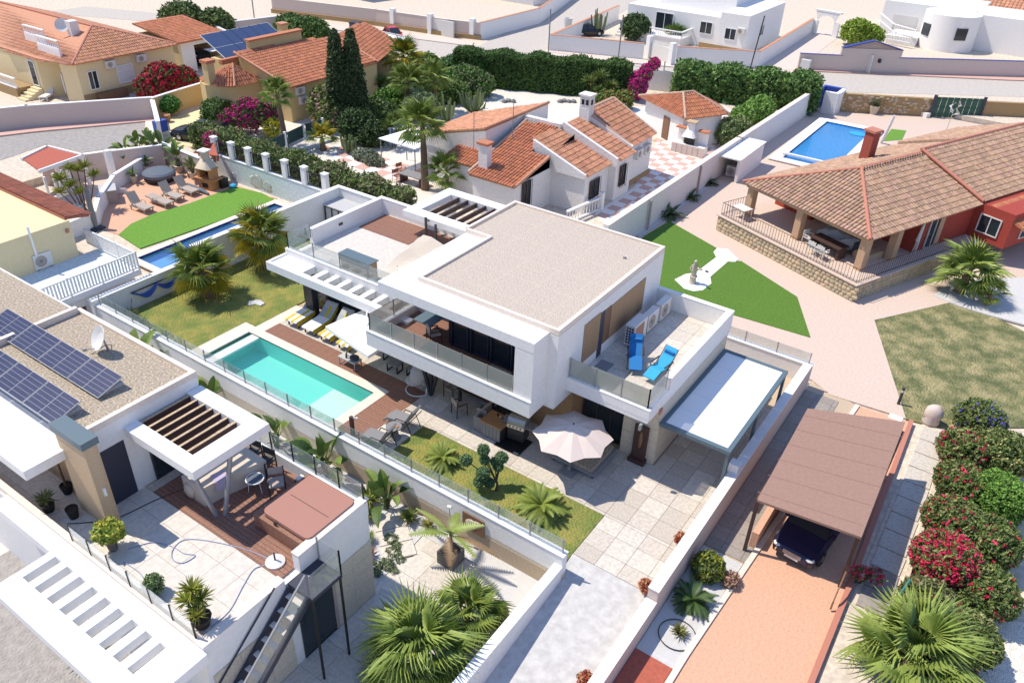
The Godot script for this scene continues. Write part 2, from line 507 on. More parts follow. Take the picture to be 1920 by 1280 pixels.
func make_shared():
	# clump of leaf faces, about 1 m across (scaled when used)
	var rr := RandomNumberGenerator.new()
	rr.seed = 3
	var g := G.new()
	for i in 7:
		var o := Vector3(rr.randf_range(-.45, .45), rr.randf_range(-.45, .45), rr.randf_range(-.45, .45))
		var B := Basis.from_euler(Vector3(rr.randf() * TAU, rr.randf() * TAU, rr.randf() * TAU))
		var l := rr.randf_range(0.3, 0.5); var w := l * 0.45
		var sh := rr.randf_range(0.75, 1.2)
		g.col = Color(sh, sh, sh)
		var a := o + B * Vector3(0, 0, -l); var b := o + B * Vector3(w, 0.06, 0); var d := o + B * Vector3(0, 0, l); var e := o + B * Vector3(-w, 0.06, 0)
		g.quad(a, b, d, e)
	S["clump"] = g.mesh()
	# spiky tuft: narrow blades from a point
	g = G.new()
	for i in 16:
		var t := TAU * i / 16.0 + rr.randf() * 0.4
		var up := rr.randf_range(0.15, 1.4)
		var d := Vector3(cos(t), up, sin(t)).normalized()
		var s := Vector3(-sin(t), 0, cos(t)) * 0.05
		var sh := rr.randf_range(0.7, 1.3)
		g.col = Color(sh, sh, sh)
		g.quad(s * 0.6, d * 0.5 + s, d * 1.0 - Vector3(0, 0.12, 0), d * 0.5 - s)
		g.quad(-s * 0.6, d * 0.5 - s, d * 0.5 + s, s * 0.6)
	S["tuft"] = g.mesh()
	# fan palm frond: stalk along +Z then a folded fan, tips drooping
	for kind in 3:
		g = G.new()
		var st := 0.75 if kind < 2 else 0.5
		g.tube([Vector3.ZERO, Vector3(0, 0.06, st * 0.5), Vector3(0, 0.0, st)], [0.028, 0.02, 0.014], 4, false)
		var nb := 21
		var o := Vector3(0, 0, st)
		var half := 1.75 if kind < 2 else 1.5
		for i in nb:
			var t := lerpf(-half, half, float(i) / (nb - 1))
			var w := half / (nb - 1)
			var len := (0.95 - 0.25 * absf(t) / half) * rr.randf_range(0.85, 1.08)
			var dr := rr.randf_range(0.04, 0.2) + (0.2 if kind == 1 else 0.0)
			var d := Vector3(sin(t), 0, cos(t)); var d0 := Vector3(sin(t - w), 0, cos(t - w)); var d1 := Vector3(sin(t + w), 0, cos(t + w))
			var m := o + d * len * 0.52 + Vector3(0, 0.07, 0)
			var e := o + d * len + Vector3(0, -dr, 0)
			var p0 := o + d0 * len * 0.5 - Vector3(0, 0.02, 0); var p1 := o + d1 * len * 0.5 - Vector3(0, 0.02, 0)
			g.tri(o, p0, m); g.tri(o, m, p1)
			g.tri(m + (p0 - m) * 0.75, e, m); g.tri(m, e, m + (p1 - m) * 0.75)
		S["fan%d" % kind] = g.mesh()
	# feather frond of length 1 along +Z, arching
	for kind in 2:
		g = G.new()
		var nn := 20
		var arc := func(s: float) -> Vector3: return Vector3(0, 0.42 * s - 0.55 * s * s if kind == 0 else 0.25 * s - 0.75 * s * s, s)
		for i in nn:
			var s := 0.1 + 0.9 * i / nn
			var p: Vector3 = arc.call(s)
			var ll := 0.17 * sin(PI * clampf(0.12 + s * 0.86, 0, 1)) + 0.03
			for sd in [-1, 1]:
				var tip: Vector3 = p + Vector3(sd * ll, 0.03 - (0.1 if kind == 1 else 0.02), ll * 0.6)
				var q: Vector3 = arc.call(minf(s + 0.05, 1))
				g.tri(p, tip, q)
				g.tri(p + Vector3(0, -0.012, -0.01), tip, q)
		g.tube([arc.call(0.0), arc.call(0.33), arc.call(0.66), arc.call(1.0)], [0.016, 0.012, 0.008, 0.003], 4, false)
		S["feather%d" % kind] = g.mesh()
	# paddle leaf (strelitzia, banana): stalk and blade, length 1 along +Z
	for kind in 3:
		g = G.new()
		g.tube([Vector3.ZERO, Vector3(0, 0.04, 0.22), Vector3(0, 0.03, 0.45)], [0.02, 0.016, 0.012], 4, false)
		var cur := [0.02, 0.22, -0.1][kind] as float
		var pr := []
		for i in 7:
			var s := i / 6.0
			pr.append([Vector3(0, 0.03 - cur * s * s - 0.12 * s * s * s, 0.42 + 0.58 * s), 0.15 * pow(sin(PI * clampf(0.06 + s * 0.94, 0, 1)), 0.7)])
		for i in 6:
			var a: Vector3 = pr[i][0]; var b: Vector3 = pr[i + 1][0]
			for sd in [-1, 1]:
				var x := Vector3(sd, 0.55, 0)
				var p: Vector3 = a + x * pr[i][1]; var q: Vector3 = b + x * (pr[i + 1][1] as float) * rr.randf_range(0.85, 1.1)
				if sd > 0: g.quad(a, b, q, p)
				else: g.quad(a, p, q, b)
		S["paddle%d" % kind] = g.mesh()
	# half-round roof tile, 0.5 long along +Z, 0.2 wide
	g = G.new()
	for k in 4:
		var t0 := PI * k / 4; var t1 := PI * (k + 1) / 4
		var n0 := Vector3(cos(t0), sin(t0), 0); var n1 := Vector3(cos(t1), sin(t1), 0)
		var a := n0 * 0.085; var b := n1 * 0.085; var z := Vector3(0, 0.03, 0.25); var y := Vector3(0, -0.005, -0.27)
		g.tn(a * 0.85 + y, b * 0.85 + y, b + z, n0, n1, n1); g.tn(a * 0.85 + y, b + z, a + z, n0, n1, n0)
		g.tri(z + Vector3(0, 0, 0), a * 1.0 + z, b * 1.0 + z)
	S["roof_tile"] = g.mesh()

# rows of half-round tiles over a sloping polygon; up = uphill direction in plan
func roof_slope(p: Node, poly3: Array, mat, pitch_mat := "", step := Vector2(0.22, 0.42), called := "roof_slope"):
	# poly3: corners of a plane (any count); a solid slab and the tiles on it
	var a: Vector3 = poly3[0]
	var nrm := Vector3.ZERO
	for i in range(1, poly3.size() - 1):
		nrm += (poly3[i] - a).cross(poly3[i + 1] - a)
	nrm = nrm.normalized()
	if nrm.y < 0:
		nrm = -nrm
		poly3 = poly3.duplicate()
		poly3.reverse()
	var g := G.new()
	for i in range(1, poly3.size() - 1):
		g.tri(poly3[0], poly3[i], poly3[i + 1])
		g.tri(poly3[0] - nrm * 0.12, poly3[i + 1] - nrm * 0.12, poly3[i] - nrm * 0.12)
	for i in poly3.size():
		var q: Vector3 = poly3[i]; var r: Vector3 = poly3[(i + 1) % poly3.size()]
		g.quad(q - nrm * 0.12, r - nrm * 0.12, r, q)
	var sl := part(p, called, g, pitch_mat if pitch_mat else mat)
	var dn := Vector3(nrm.x, 0, nrm.z).normalized()   # downhill in plan
	var down := (dn - nrm * dn.dot(nrm)).normalized()
	var side := nrm.cross(down).normalized()
	var pl := PackedVector2Array()
	var lo := Vector2(1e9, 1e9); var hi := Vector2(-1e9, -1e9)
	for q in poly3:
		var u := Vector2((q - a).dot(side), (q - a).dot(down))
		pl.append(u)
		lo = lo.min(u); hi = hi.max(u)
	var xf := []
	var cols := []
	var B := Basis(side, nrm, down)
	var v := hi.y - step.y * 0.4
	while v > lo.y:
		var u := lo.x + step.x / 2
		while u < hi.x:
			if Geometry2D.is_point_in_polygon(Vector2(u, v), pl):
				xf.append(Transform3D(B.scaled(Vector3.ONE) * Basis.from_scale(Vector3(step.x / 0.2, 1.0, step.y / 0.42)), a + side * (u + R.randf_range(-.01, .01)) + down * v + nrm * 0.005))
				var k := R.randf_range(0.78, 1.2)
				cols.append(Color(k, k * R.randf_range(0.94, 1.05), k * R.randf_range(0.9, 1.05)))
			u += step.x
		v -= step.y
	if xf.size():
		multi(sl, "roof_tiles", S["roof_tile"], xf, tint_of(mat), cols)
	return sl

func tint_of(mat: String) -> Material:
	var k := mat + "_tint"
	if not M.has(k):
		var m: StandardMaterial3D = M[mat].duplicate()
		m.vertex_color_use_as_albedo = true
		m.resource_name = k
		M[k] = m
	return M[k]

func ridge(p: Node, a: Vector3, b: Vector3, mat := "ridge_red", r := 0.11):
	var g := G.new()
	var n := maxi(1, int((b - a).length() / 0.45))
	for i in n:
		var p0 := a.lerp(b, float(i) / n); var p1 := a.lerp(b, float(i + 1) / n)
		g.tube([p0, p1 + (p1 - p0) * 0.06], [r * 0.85, r * 1.05], 8)
	return part(p, "ridge_tiles", g, mat)


func rect(x0: float, z0: float, x1: float, z1: float) -> PackedVector2Array:
	return PackedVector2Array([Vector2(x0, z0), Vector2(x1, z0), Vector2(x1, z1), Vector2(x0, z1)])

func slab(called: String, poly: PackedVector2Array, y0: float, y1: float, mat: String, label := "") -> MeshInstance3D:
	var g := G.new()
	g.prism(poly, y0, y1)
	return ground(called, g, mat, label)

# separate paving stones laid in a grid over rectangles [x0, z0, x1, z1]
func pave(p: Node, rects: Array, sx: float, sz: float, y: float, mats: Array, called := "paving_tile", gap := 0.014, jitter := 0.004):
	if not S.has("unit"):
		S["unit"] = gb(Vector3(-.5, -.5, -.5), Vector3(.5, .5, .5)).mesh()
	for r in rects:
		var i0 := floori(r[0] / sx); var i1 := ceili(r[2] / sx)
		var k0 := floori(r[1] / sz); var k1 := ceili(r[3] / sz)
		for i in range(i0, i1):
			for k in range(k0, k1):
				var off := 0.0
				var x0 := maxf(i * sx + off, r[0]) + gap / 2; var x1 := minf((i + 1) * sx + off, r[2]) - gap / 2
				var z0 := maxf(k * sz, r[1]) + gap / 2; var z1 := minf((k + 1) * sz, r[3]) - gap / 2
				if x1 - x0 < 0.05 or z1 - z0 < 0.05: continue
				part(p, called, S["unit"], mats[R.randi() % mats.size()], Vector3((x0 + x1) / 2, y - 0.02 + R.randf() * jitter, (z0 + z1) / 2), Basis.from_scale(Vector3(x1 - x0, 0.04, z1 - z0)))

# thin deck boards over a rectangle, joined (each far below ten pixels)
func boards(p: Node, called: String, x0: float, z0: float, x1: float, z1: float, y: float, along_x := true, w := 0.15):
	for m in 2:
		var g := G.new()
		var i := 0
		var t := z0 if along_x else x0
		var e := z1 if along_x else x1
		while t < e - 0.02:
			var u := minf(t + w - 0.012, e)
			if (i * 7 + i / 3) % 2 == m:
				if along_x: g.box(Vector3(x0, y - 0.03, t), Vector3(x1, y, u))
				else: g.box(Vector3(t, y - 0.03, z0), Vector3(u, y, z1))
			t += w; i += 1
		var o := part(p, called, g, "deck" if m == 0 else "deck_b")
		o.set_meta("kind", "stuff")

func fan_palm(label: String, at: Vector3, h: float, r: float, nf: int, fl: float, mats: Array, group := "", lean := Vector3.ZERO, droop := 0.0, called := "fan_palm") -> Node3D:
	var t := thing(called, label, "palm tree", at, 0, group)
	var g := G.new()
	var pts := []; var rad := []
	for i in 9:
		var s := i / 8.0
		pts.append(Vector3(0, -0.05 + h * s, 0) + lean * s * s)
		rad.append(r * (1.25 - 0.55 * s + 0.08 * (i % 2)))
	g.tube(pts, rad, 10)
	part(t, "trunk", g, "trunk")
	var top := Vector3(0, h, 0) + lean
	for i in nf:
		var s := (i + 0.5) / nf
		var el := lerpf(1.4, -0.45 - droop, s)
		var az := i * 2.39996 + R.randf_range(-.2, .2)
		var B := Basis(Vector3.UP, az) * Basis(Vector3.RIGHT, -el) * Basis(Vector3.BACK, R.randf_range(-.4, .4))
		var m = mats[0]
		if s > 0.6 and R.randf() < 0.7 and mats.size() > 1: m = mats[1]
		elif R.randf() < 0.2 and mats.size() > 1: m = mats[1]
		part(t, "frond", S["fan%d" % (R.randi() % 3)], m, top + Vector3(0, 0.1 * (0.5 - s), 0), B.scaled(Vector3.ONE * fl * R.randf_range(0.6, 0.72)))
	if mats.size() > 2:
		for i in 3:
			var B := Basis(Vector3.UP, i * 2.1) * Basis(Vector3.RIGHT, 1.25 + R.randf() * 0.2)
			part(t, "frond", S["fan1"], mats[2], top - Vector3(0, 0.12, 0), B.scaled(Vector3.ONE * fl * 0.5))
	return t

func cycad(label: String, at: Vector3, rad: float, n: int, mat: String, group := "", trunk := 0.15, called := "cycad") -> Node3D:
	var t := thing(called, label, "cycad", at, R.randf() * 6, group)
	var g := G.new()
	g.lathe([Vector2(0.17, -0.02), Vector2(0.2, trunk * 0.6), Vector2(0.12, trunk), Vector2(0.0, trunk + 0.03)], Vector3.ZERO, 9)
	part(t, "trunk", g, "trunk")
	for i in n:
		var s := (i + 0.5) / n
		var el := lerpf(1.1, -0.05, sqrt(s))
		var B := Basis(Vector3.UP, i * 2.39996) * Basis(Vector3.RIGHT, -el)
		part(t, "frond", S["feather%d" % (i % 2)], mat, Vector3(0, trunk, 0), B.scaled(Vector3.ONE * rad * R.randf_range(0.88, 1.08)))
	return t

func paddle_plant(label: String, at: Vector3, h: float, n: int, mats: Array, group := "", spread := 1.0, called := "strelitzia_plant") -> Node3D:
	var t := thing(called, label, "plant", at, R.randf() * 6, group)
	var g := G.new()
	for k in 3:
		var d := Vector3(cos(k * 2.1), 0, sin(k * 2.1)) * 0.12
		g.tube([d * 0.5 + Vector3(0, -.03, 0), d + Vector3(0, h * 0.25, 0), d * 1.4 + Vector3(0, h * 0.4, 0)], [0.06, 0.05, 0.03], 6)
	part(t, "stem", g, "stem_green")
	for i in n:
		var s := (i + 0.5) / n
		var el := lerpf(1.4, 0.35 / spread, s)
		var B := Basis(Vector3.UP, i * 2.39996 + R.randf() * 0.5) * Basis(Vector3.RIGHT, -el) * Basis(Vector3.BACK, R.randf_range(-.6, .6))
		part(t, "leaf", S["paddle%d" % (R.randi() % 3)], mats[R.randi() % mats.size()], Vector3(0, h * R.randf_range(0.05, 0.3), 0), B.scaled(Vector3.ONE * h * R.randf_range(0.7, 1.0)))
	return t

func shrub(called: String, label: String, cat: String, at: Vector3, blobs: Array, n: int, leaf: float, cols: Array, group := "", flowers := [], nfl := 0, stem := true) -> Node3D:
	var t := thing(called, label, cat, at, 0, group)
	if stem:
		var g := G.new()
		for b in blobs:
			var c: Vector3 = b[0]
			g.tube([Vector3(c.x * 0.2, -0.04, c.z * 0.2), Vector3(c.x * 0.6, c.y * 0.5, c.z * 0.6), c], [0.05, 0.035, 0.015], 5)
		part(t, "stem", g, "twig")
	leaves(t, "foliage", blob_pts(blobs, n), leaf, cols)
	if nfl:
		leaves(t, "blossom", blob_pts(blobs.slice(0, maxi(1, blobs.size())), nfl, 0.1), leaf * 0.8, flowers)
	return t

func spiky(called: String, label: String, cat: String, at: Vector3, heads: Array, cols: Array, group := "", per := 3) -> Node3D:
	# rosettes of narrow blades; heads: [offset, size]
	var t := thing(called, label, cat, at, 0, group)
	var g := G.new()
	var xf := []
	var cc := []
	for h in heads:
		g.tube([Vector3(h[0].x * 0.25, -0.03, h[0].z * 0.25), h[0]], [0.045, 0.03], 5)
		for i in per:
			xf.append(Transform3D(Basis.from_euler(Vector3(R.randf_range(-.35, .35), R.randf() * TAU, R.randf_range(-.35, .35))).scaled(Vector3.ONE * h[1] * R.randf_range(0.75, 1.1)), h[0]))
			cc.append(cols[R.randi() % cols.size()] * R.randf_range(0.8, 1.25))
	part(t, "stem", g, "twig")
	multi(t, "leaves", S["tuft"], xf, "leaf_gloss", cc)
	return t

func hedge(called: String, label: String, a: Vector3, b: Vector3, w: float, h: float, leaf: float, n: int, cols: Array, group := "", flowers := [], nfl := 0, wob := 0.15) -> Node3D:
	# a hedge from a to b
	var d := b - a
	var t := thing(called, label, "hedge", a, atan2(-d.z, d.x), group)
	var len := Vector2(d.x, d.z).length()
	var lo := Vector3(0, 0, -w / 2); var hi := Vector3(len, h, w / 2)
	var g := G.new()
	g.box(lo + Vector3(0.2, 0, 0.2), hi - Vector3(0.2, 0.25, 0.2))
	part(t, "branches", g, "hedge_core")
	var pts := box_pts(lo, hi, n, wob)
	for i in pts.size():
		var q: Vector3 = pts[i]
		q.y += 0.18 * sin(q.x * 1.7 + a.x) * q.y / h
		q.z += 0.16 * sin(q.x * 2.3 + q.y * 1.4)
		pts[i] = q
	leaves(t, "foliage", pts, leaf, cols)
	if nfl:
		leaves(t, "blossom", box_pts(lo + Vector3(0, h * 0.3, 0), hi, nfl, wob), leaf * 0.8, flowers)
	return t

func pot(p: Node, h: float, r: float, mat: String, at := Vector3.ZERO, square := false):
	var g := G.new()
	if square:
		g.prism(rect(at.x - r, at.z - r, at.x + r, at.z + r), at.y, at.y + h)
		var q := G.new()
		q.prism(rect(at.x - r * 0.82, at.z - r * 0.82, at.x + r * 0.82, at.z + r * 0.82), at.y + h, at.y + h + 0.005)
		part(p, "soil", q, "soil")
	else:
		g.lathe([Vector2(0, 0), Vector2(r * 0.68, 0), Vector2(r * 0.95, h * 0.8), Vector2(r, h), Vector2(r * 0.86, h), Vector2(r * 0.8, h * 0.88), Vector2(0, h * 0.88)], at, 12)
	part(p, "pot", g, mat)

# a run of glass panels between posts
func glass_run(p: Node, a: Vector3, b: Vector3, h: float, n: int, pm := "glass", post := "grey_metal", ends := true):
	for i in n:
		var q := a.lerp(b, float(i) / n); var r := a.lerp(b, float(i + 1) / n)
		var d := (r - q).normalized() * 0.03
		var g := G.new()
		g.bar(q + d + Vector3(0, h / 2 + 0.02, 0), r - d + Vector3(0, h / 2 + 0.02, 0), 0.02, h)
		part(p, "glass_panel", g, pm)
	for i in n + 1:
		if not ends and (i == 0 or i == n): continue
		var q := a.lerp(b, float(i) / n)
		var g := G.new()
		g.box(q + Vector3(-.022, 0, -.022), q + Vector3(.022, h + 0.04, .022))
		part(p, "glass_post", g, post)

# a window or sliding door in a wall plane. o: lower corner, u: along the wall, out: outward
func window(p: Node, o: Vector3, u: Vector3, w: float, h: float, n := 2, frame := "anthracite", glass := "glass_dark", called := "window", rows := 1, fw := 0.06) -> MeshInstance3D:
	var out := u.cross(Vector3.UP).normalized() * 0.03
	var g := G.new()
	var un := u.normalized()
	g.bar(o + out + un * fw / 2 + Vector3(0, 0, 0), o + out + un * fw / 2 + Vector3(0, h, 0), fw, 0.07)
	g.bar(o + out + un * (w - fw / 2), o + out + un * (w - fw / 2) + Vector3(0, h, 0), fw, 0.07)
	for y in [fw / 2, h - fw / 2]:
		g.bar(o + out + un * fw + Vector3(0, y, 0), o + out + un * (w - fw) + Vector3(0, y, 0), 0.07, fw)
	for i in range(1, n):
		var q: Vector3 = o + out + un * (w * i / n)
		g.bar(q + Vector3(0, fw, 0), q + Vector3(0, h - fw, 0), fw * 0.8, 0.06)
	for k in range(1, rows):
		g.bar(o + out + un * fw + Vector3(0, h * k / rows, 0), o + out + un * (w - fw) + Vector3(0, h * k / rows, 0), 0.05, fw * 0.7)
	var f := part(p, called, g, frame)
	for i in n:
		var q := G.new()
		var a := o + out * 0.4 + un * (w * i / n + 0.03); var b := o + out * 0.4 + un * (w * (i + 1) / n - 0.03)
		q.bar(a + Vector3(0, h / 2, 0), b + Vector3(0, h / 2, 0), 0.012, h - fw)
		part(f, "pane", q, glass)
	return f

func balustrade(p: Node, a: Vector3, b: Vector3, h := 0.9, step := 0.28, mat := "white_paint", r := 0.055):
	var g := G.new()
	g.bar(a + Vector3(0, h - 0.05, 0), b + Vector3(0, h - 0.05, 0), 0.2, 0.1)
	g.bar(a + Vector3(0, 0.05, 0), b + Vector3(0, 0.05, 0), 0.18, 0.1)
	part(p, "rail", g, mat)
	if not S.has("baluster"):
		var q := G.new()
		q.lathe([Vector2(0.5, 0), Vector2(0.8, 0.1), Vector2(1.0, 0.3), Vector2(0.5, 0.6), Vector2(0.45, 0.8), Vector2(0.8, 1.0)], Vector3.ZERO, 6)
		S["baluster"] = q.mesh()
	var n := maxi(2, int((b - a).length() / step))
	for i in n + 1:
		part(p, "baluster", S["baluster"], mat, a.lerp(b, float(i) / n) + Vector3(0, 0.1, 0), Basis.from_scale(Vector3(r, h - 0.2, r)))

func setting():
	var g := G.new()
	g.prism(rect(-400, -500, 300, 200), -1.3, -1.0)
	ground("ground", g, "earth")

	slab("upper_ground", rect(-380, -450, 60, -88.5), -0.99, -0.02, "earth")
	slab("upper_ground", rect(-380, -88.5, -19.95, -34.5), -0.99, -0.02, "earth")
	slab("upper_ground", rect(-380, -34.5, -57.5, 120), -0.99, -0.02, "earth")
	slab("garden_ground", rect(-57.5, -34.5, -36.75, 120), -0.99, -0.55, "earth")
	# the modern villa's plot
	slab("plot_base", rect(-36.6, -34.4, -30.7, -17.0), -0.99, -0.06, "earth")
	slab("back_lawn", rect(-36.3, -34.0, -30.0, -21.5), -0.06, 0.0, "dry_lawn")
	slab("back_lawn", rect(-36.3, -21.5, -30.7, -17.3), -0.06, -0.004, "dry_lawn")
	slab("plot_base", rect(-30.7, -34.4, -5.45, -21.5), -0.99, -0.065, "mortar")
	slab("plot_base", rect(-20.8, -21.5, -5.45, -18.2), -0.99, -0.065, "mortar")
	slab("plot_base", rect(-20.8, -18.2, -9.0, -17.0), -0.99, -0.065, "mortar")
	slab("front_lawn", rect(-17.95, -20.55, -9.0, -17.3), -0.064, 0.0, "dry_lawn")
	var pt := ground("patio_paving", gb(Vector3(-30.0, -0.063, -24.3), Vector3(-29.3, -0.01, -21.5)), "coping")
	pave(pt, [[-29.3, -24.3, -5.8, -22.5], [-8.75, -31.0, -5.8, -24.3], [-19.4, -22.5, -5.8, -20.55], [-8.98, -20.55, -5.8, -18.2]], 0.9, 0.9, 0.0, ["tile_a", "tile_a", "tile_b", "tile_c"])
	pave(pt, [[-19.4, -20.55, -17.97, -17.3]], 0.7, 0.7, 0.0, ["coping", "tile_b"])
	var dk := ground("pool_deck", gb(Vector3(-29.3, -0.064, -22.5), Vector3(-20.8, -0.04, -21.5)), "dark_wood")
	dk.mesh = gb(Vector3(-29.3, -0.064, -22.49), Vector3(-19.4, -0.04, -21.5)).mesh()
	boards(dk, "deck_boards", -29.3, -22.48, -20.8, -21.5, 0.005, false)
	boards(dk, "deck_boards", -20.8, -22.48, -19.4, -17.3, 0.005, true)
	# ramp to the street
	g = G.new()
	var a := [Vector3(-9.0, -0.02, -18.2), Vector3(-5.5, -0.02, -18.2), Vector3(-5.5, -1.0, -9), Vector3(-9.0, -1.0, -9)]
	g.quad(a[0], a[3], a[2], a[1])
	g.quad(a[0] - Vector3(0, 1.2, 0), a[1] - Vector3(0, 1.2, 0), a[2] - Vector3(0, 1.2, 0), a[3] - Vector3(0, 1.2, 0))
	g.quad(a[0], a[0] - Vector3(0, 1.2, 0), a[3] - Vector3(0, 1.2, 0), a[3])
	g.quad(a[1], a[2], a[2] - Vector3(0, 1.2, 0), a[1] - Vector3(0, 1.2, 0))
	ground("driveway_ramp", g, "concrete")
	# the left villa's plot
	slab("garden_paving", rect(-60, -16.7, -9.05, 12), -0.99, -0.82, "tile_b")
	# the right plot
	slab("right_plot", rect(-5.42, -35.0, 40, 4), -0.99, -0.5, "earth")
	slab("right_plot", rect(-19.93, -88.4, 40, -35.0), -0.99, -0.5, "earth")


func villa():
	var t := thing("modern_villa", "large white two storey modern villa with flat gravel roof and glazed balcony", "house")
	# ground floor
	var g := G.new()
	g.box(Vector3(-30.0, 0, -31.2), Vector3(-20.8, 2.55, -24.9))
	part(t, "ground_floor", g, "white")
	part(t, "ground_floor", gb(Vector3(-20.8, 0, -31.2), Vector3(-16.6, 2.55, -26.2)), "white")
	g = G.new()
	g.box(Vector3(-12.45, 0, -31.2), Vector3(-8.82, 3.0, -24.62))
	g.box(Vector3(-10.35, 0, -24.62), Vector3(-8.82, 3.0, -24.3))
	part(t, "ground_floor", g, "white")
	part(t, "wood_wall", gb(Vector3(-16.6, 0, -31.1), Vector3(-12.46, 2.5, -23.6)), "wood_clad")
	# stone cladding slabs at the right corner
	var sc := part(t, "stone_cladding", gb(Vector3(-10.36, 0.0, -24.299), Vector3(-8.81, 0.06, -24.28)), "stone_clad")
	for k in 5:
		for i in 2:
			part(sc, "cladding_slab", gb(Vector3(-10.35 + i * 0.775 + 0.005, k * 0.6 + 0.005, -24.29), Vector3(-9.585 + i * 0.775, k * 0.6 + 0.595, -24.262)), "stone_clad")
		for i in 8:
			part(sc, "cladding_slab", gb(Vector3(-8.82, k * 0.6 + 0.005, -24.29 - (i + 1) * 0.85 + 0.01), Vector3(-8.785, k * 0.6 + 0.595, -24.29 - i * 0.85)), "stone_clad")
	# upper block
	g = G.new()
	g.box(Vector3(-20.5, 2.55, -31.2), Vector3(-12.45, 5.985, -24.3))
	g.box(Vector3(-18.3, 2.55, -24.3), Vector3(-12.45, 5.985, -22.9))
	g.box(Vector3(-14.0, 2.55, -22.9), Vector3(-12.45, 5.985, -22.06))
	part(t, "upper_walls", g, "white")
	# balcony frame: floor slab with upstand, right cheek, roof slab
	g = G.new()
	g.box(Vector3(-21.45, 2.62, -22.06), Vector3(-12.87, 2.9, -21.2))
	g.box(Vector3(-21.45, 2.62, -24.3), Vector3(-14.0, 2.9, -22.06))
	g.box(Vector3(-21.46, 2.6, -21.2), Vector3(-12.87, 3.34, -20.94))
	g.box(Vector3(-21.46, 2.6, -24.3), Vector3(-21.2, 3.34, -21.2))
	g.box(Vector3(-13.72, 2.9, -22.06), Vector3(-12.87, 5.6, -21.2))
	g.box(Vector3(-13.72, 3.34, -21.2), Vector3(-12.87, 5.6, -21.03))
	part(t, "balcony", g, "white")
	g = G.new()
	g.box(Vector3(-20.64, 5.58, -22.3), Vector3(-12.87, 6.02, -21.02))
	g.box(Vector3(-20.64, 5.58, -27.1), Vector3(-19.35, 6.02, -22.3))
	g.box(Vector3(-20.63, 5.58, -22.3), Vector3(-18.3, 5.7, -24.3))
	part(t, "roof_overhang", g, "white")
	var lip := gb(Vector3(-21.48, 3.34, -21.22), Vector3(-12.85, 3.37, -20.92))
	lip.box(Vector3(-21.48, 3.34, -24.3), Vector3(-21.18, 3.37, -21.22))
	part(t, "balcony_coping", lip, "white")
	# gravel roof with a raised rim
	g = G.new()
	g.prism(PackedVector2Array([Vector2(-19.2, -22.2), Vector2(-12.6, -22.2), Vector2(-12.6, -31.05), Vector2(-20.5, -31.05), Vector2(-20.5, -27.15), Vector2(-19.2, -27.15)]), 6.0, 6.13)
	part(t, "gravel_roof", g, "gravel_roof")
	g = G.new()
	g.box(Vector3(-19.35, 6.0, -22.2), Vector3(-12.45, 6.24, -22.06))
	g.box(Vector3(-12.6, 6.0, -31.2), Vector3(-12.45, 6.24, -22.2))
	g.box(Vector3(-20.75, 6.0, -31.2), Vector3(-12.6, 6.24, -31.05))
	g.box(Vector3(-20.75, 6.0, -31.05), Vector3(-20.6, 6.24, -27.15))
	g.box(Vector3(-20.6, 6.0, -27.15), Vector3(-19.35, 6.24, -27.0))
	g.box(Vector3(-19.35, 6.0, -27.15), Vector3(-19.2, 6.24, -22.2))
	part(t, "roof_rim", g, "cap")
	part(t, "roof_vent", gb(Vector3(-13.5, 6.13, -29.2), Vector3(-13.38, 6.2, -29.1)), "mid_grey")
	# loggia glazing and balcony rail
	boards(t, "balcony_deck", -21.2, -24.3, -13.75, -21.2, 2.93, true)
	for i in 4:
		window(t, Vector3(-18.25 + i * 1.06, 2.93, -22.87), Vector3.RIGHT, 1.04, 2.6, 1, "slate_dark", "glass_dark", "balcony_window", 1, 0.16)
	window(t, Vector3(-18.33, 2.93, -24.28), Vector3(0, 0, 1), 1.4, 2.6, 1, "slate_dark", "glass_dark", "balcony_window", 1, 0.1)
	window(t, Vector3(-20.45, 2.93, -24.27), Vector3.RIGHT, 2.0, 2.5, 2, "slate_dark", "glass_dark", "balcony_window")
	glass_run(t, Vector3(-21.34, 3.37, -21.07), Vector3(-13.78, 3.37, -21.07), 0.78, 6, "glass_frost", "steel")
	glass_run(t, Vector3(-21.34, 3.37, -24.2), Vector3(-21.34, 3.37, -21.07), 0.78, 2, "glass_frost", "grey_metal")
	# wood cladding and door on the right face of the upper block
	part(t, "wood_cladding", gb(Vector3(-12.46, 3.75, -29.45), Vector3(-12.42, 5.4, -26.3)), "wood_clad")
	part(t, "wood_cladding", gb(Vector3(-12.46, 3.7, -25.35), Vector3(-12.42, 5.52, -24.05)), "wood_clad")
	part(t, "terrace_door", gb(Vector3(-12.47, 3.25, -25.75), Vector3(-12.44, 5.45, -25.35)), "slate_dark")
	part(t, "door_reveal", gb(Vector3(-12.47, 3.75, -26.3), Vector3(-12.435, 5.43, -25.75)), "brown_wood")
	# right terrace
	g = G.new()
	g.box(Vector3(-12.45, 3.0, -31.3), Vector3(-8.8, 3.2, -22.96))
	g.box(Vector3(-12.45, 3.2, -23.2), Vector3(-8.78, 3.6, -22.95))
	g.box(Vector3(-9.05, 3.2, -31.3), Vector3(-8.78, 4.12, -24.7))
	g.box(Vector3(-9.05, 3.2, -24.7), Vector3(-8.78, 3.6, -23.2))
	g.box(Vector3(-12.45, 3.2, -31.3), Vector3(-9.05, 4.12, -31.05))
	part(t, "terrace_walls", g, "white")
	g = G.new()
	g.box(Vector3(-12.45, 3.6, -23.21), Vector3(-8.77, 3.63, -22.94))
	g.box(Vector3(-9.06, 4.12, -31.31), Vector3(-8.77, 4.15, -24.69))
	g.box(Vector3(-12.45, 4.12, -31.31), Vector3(-9.06, 4.15, -31.04))
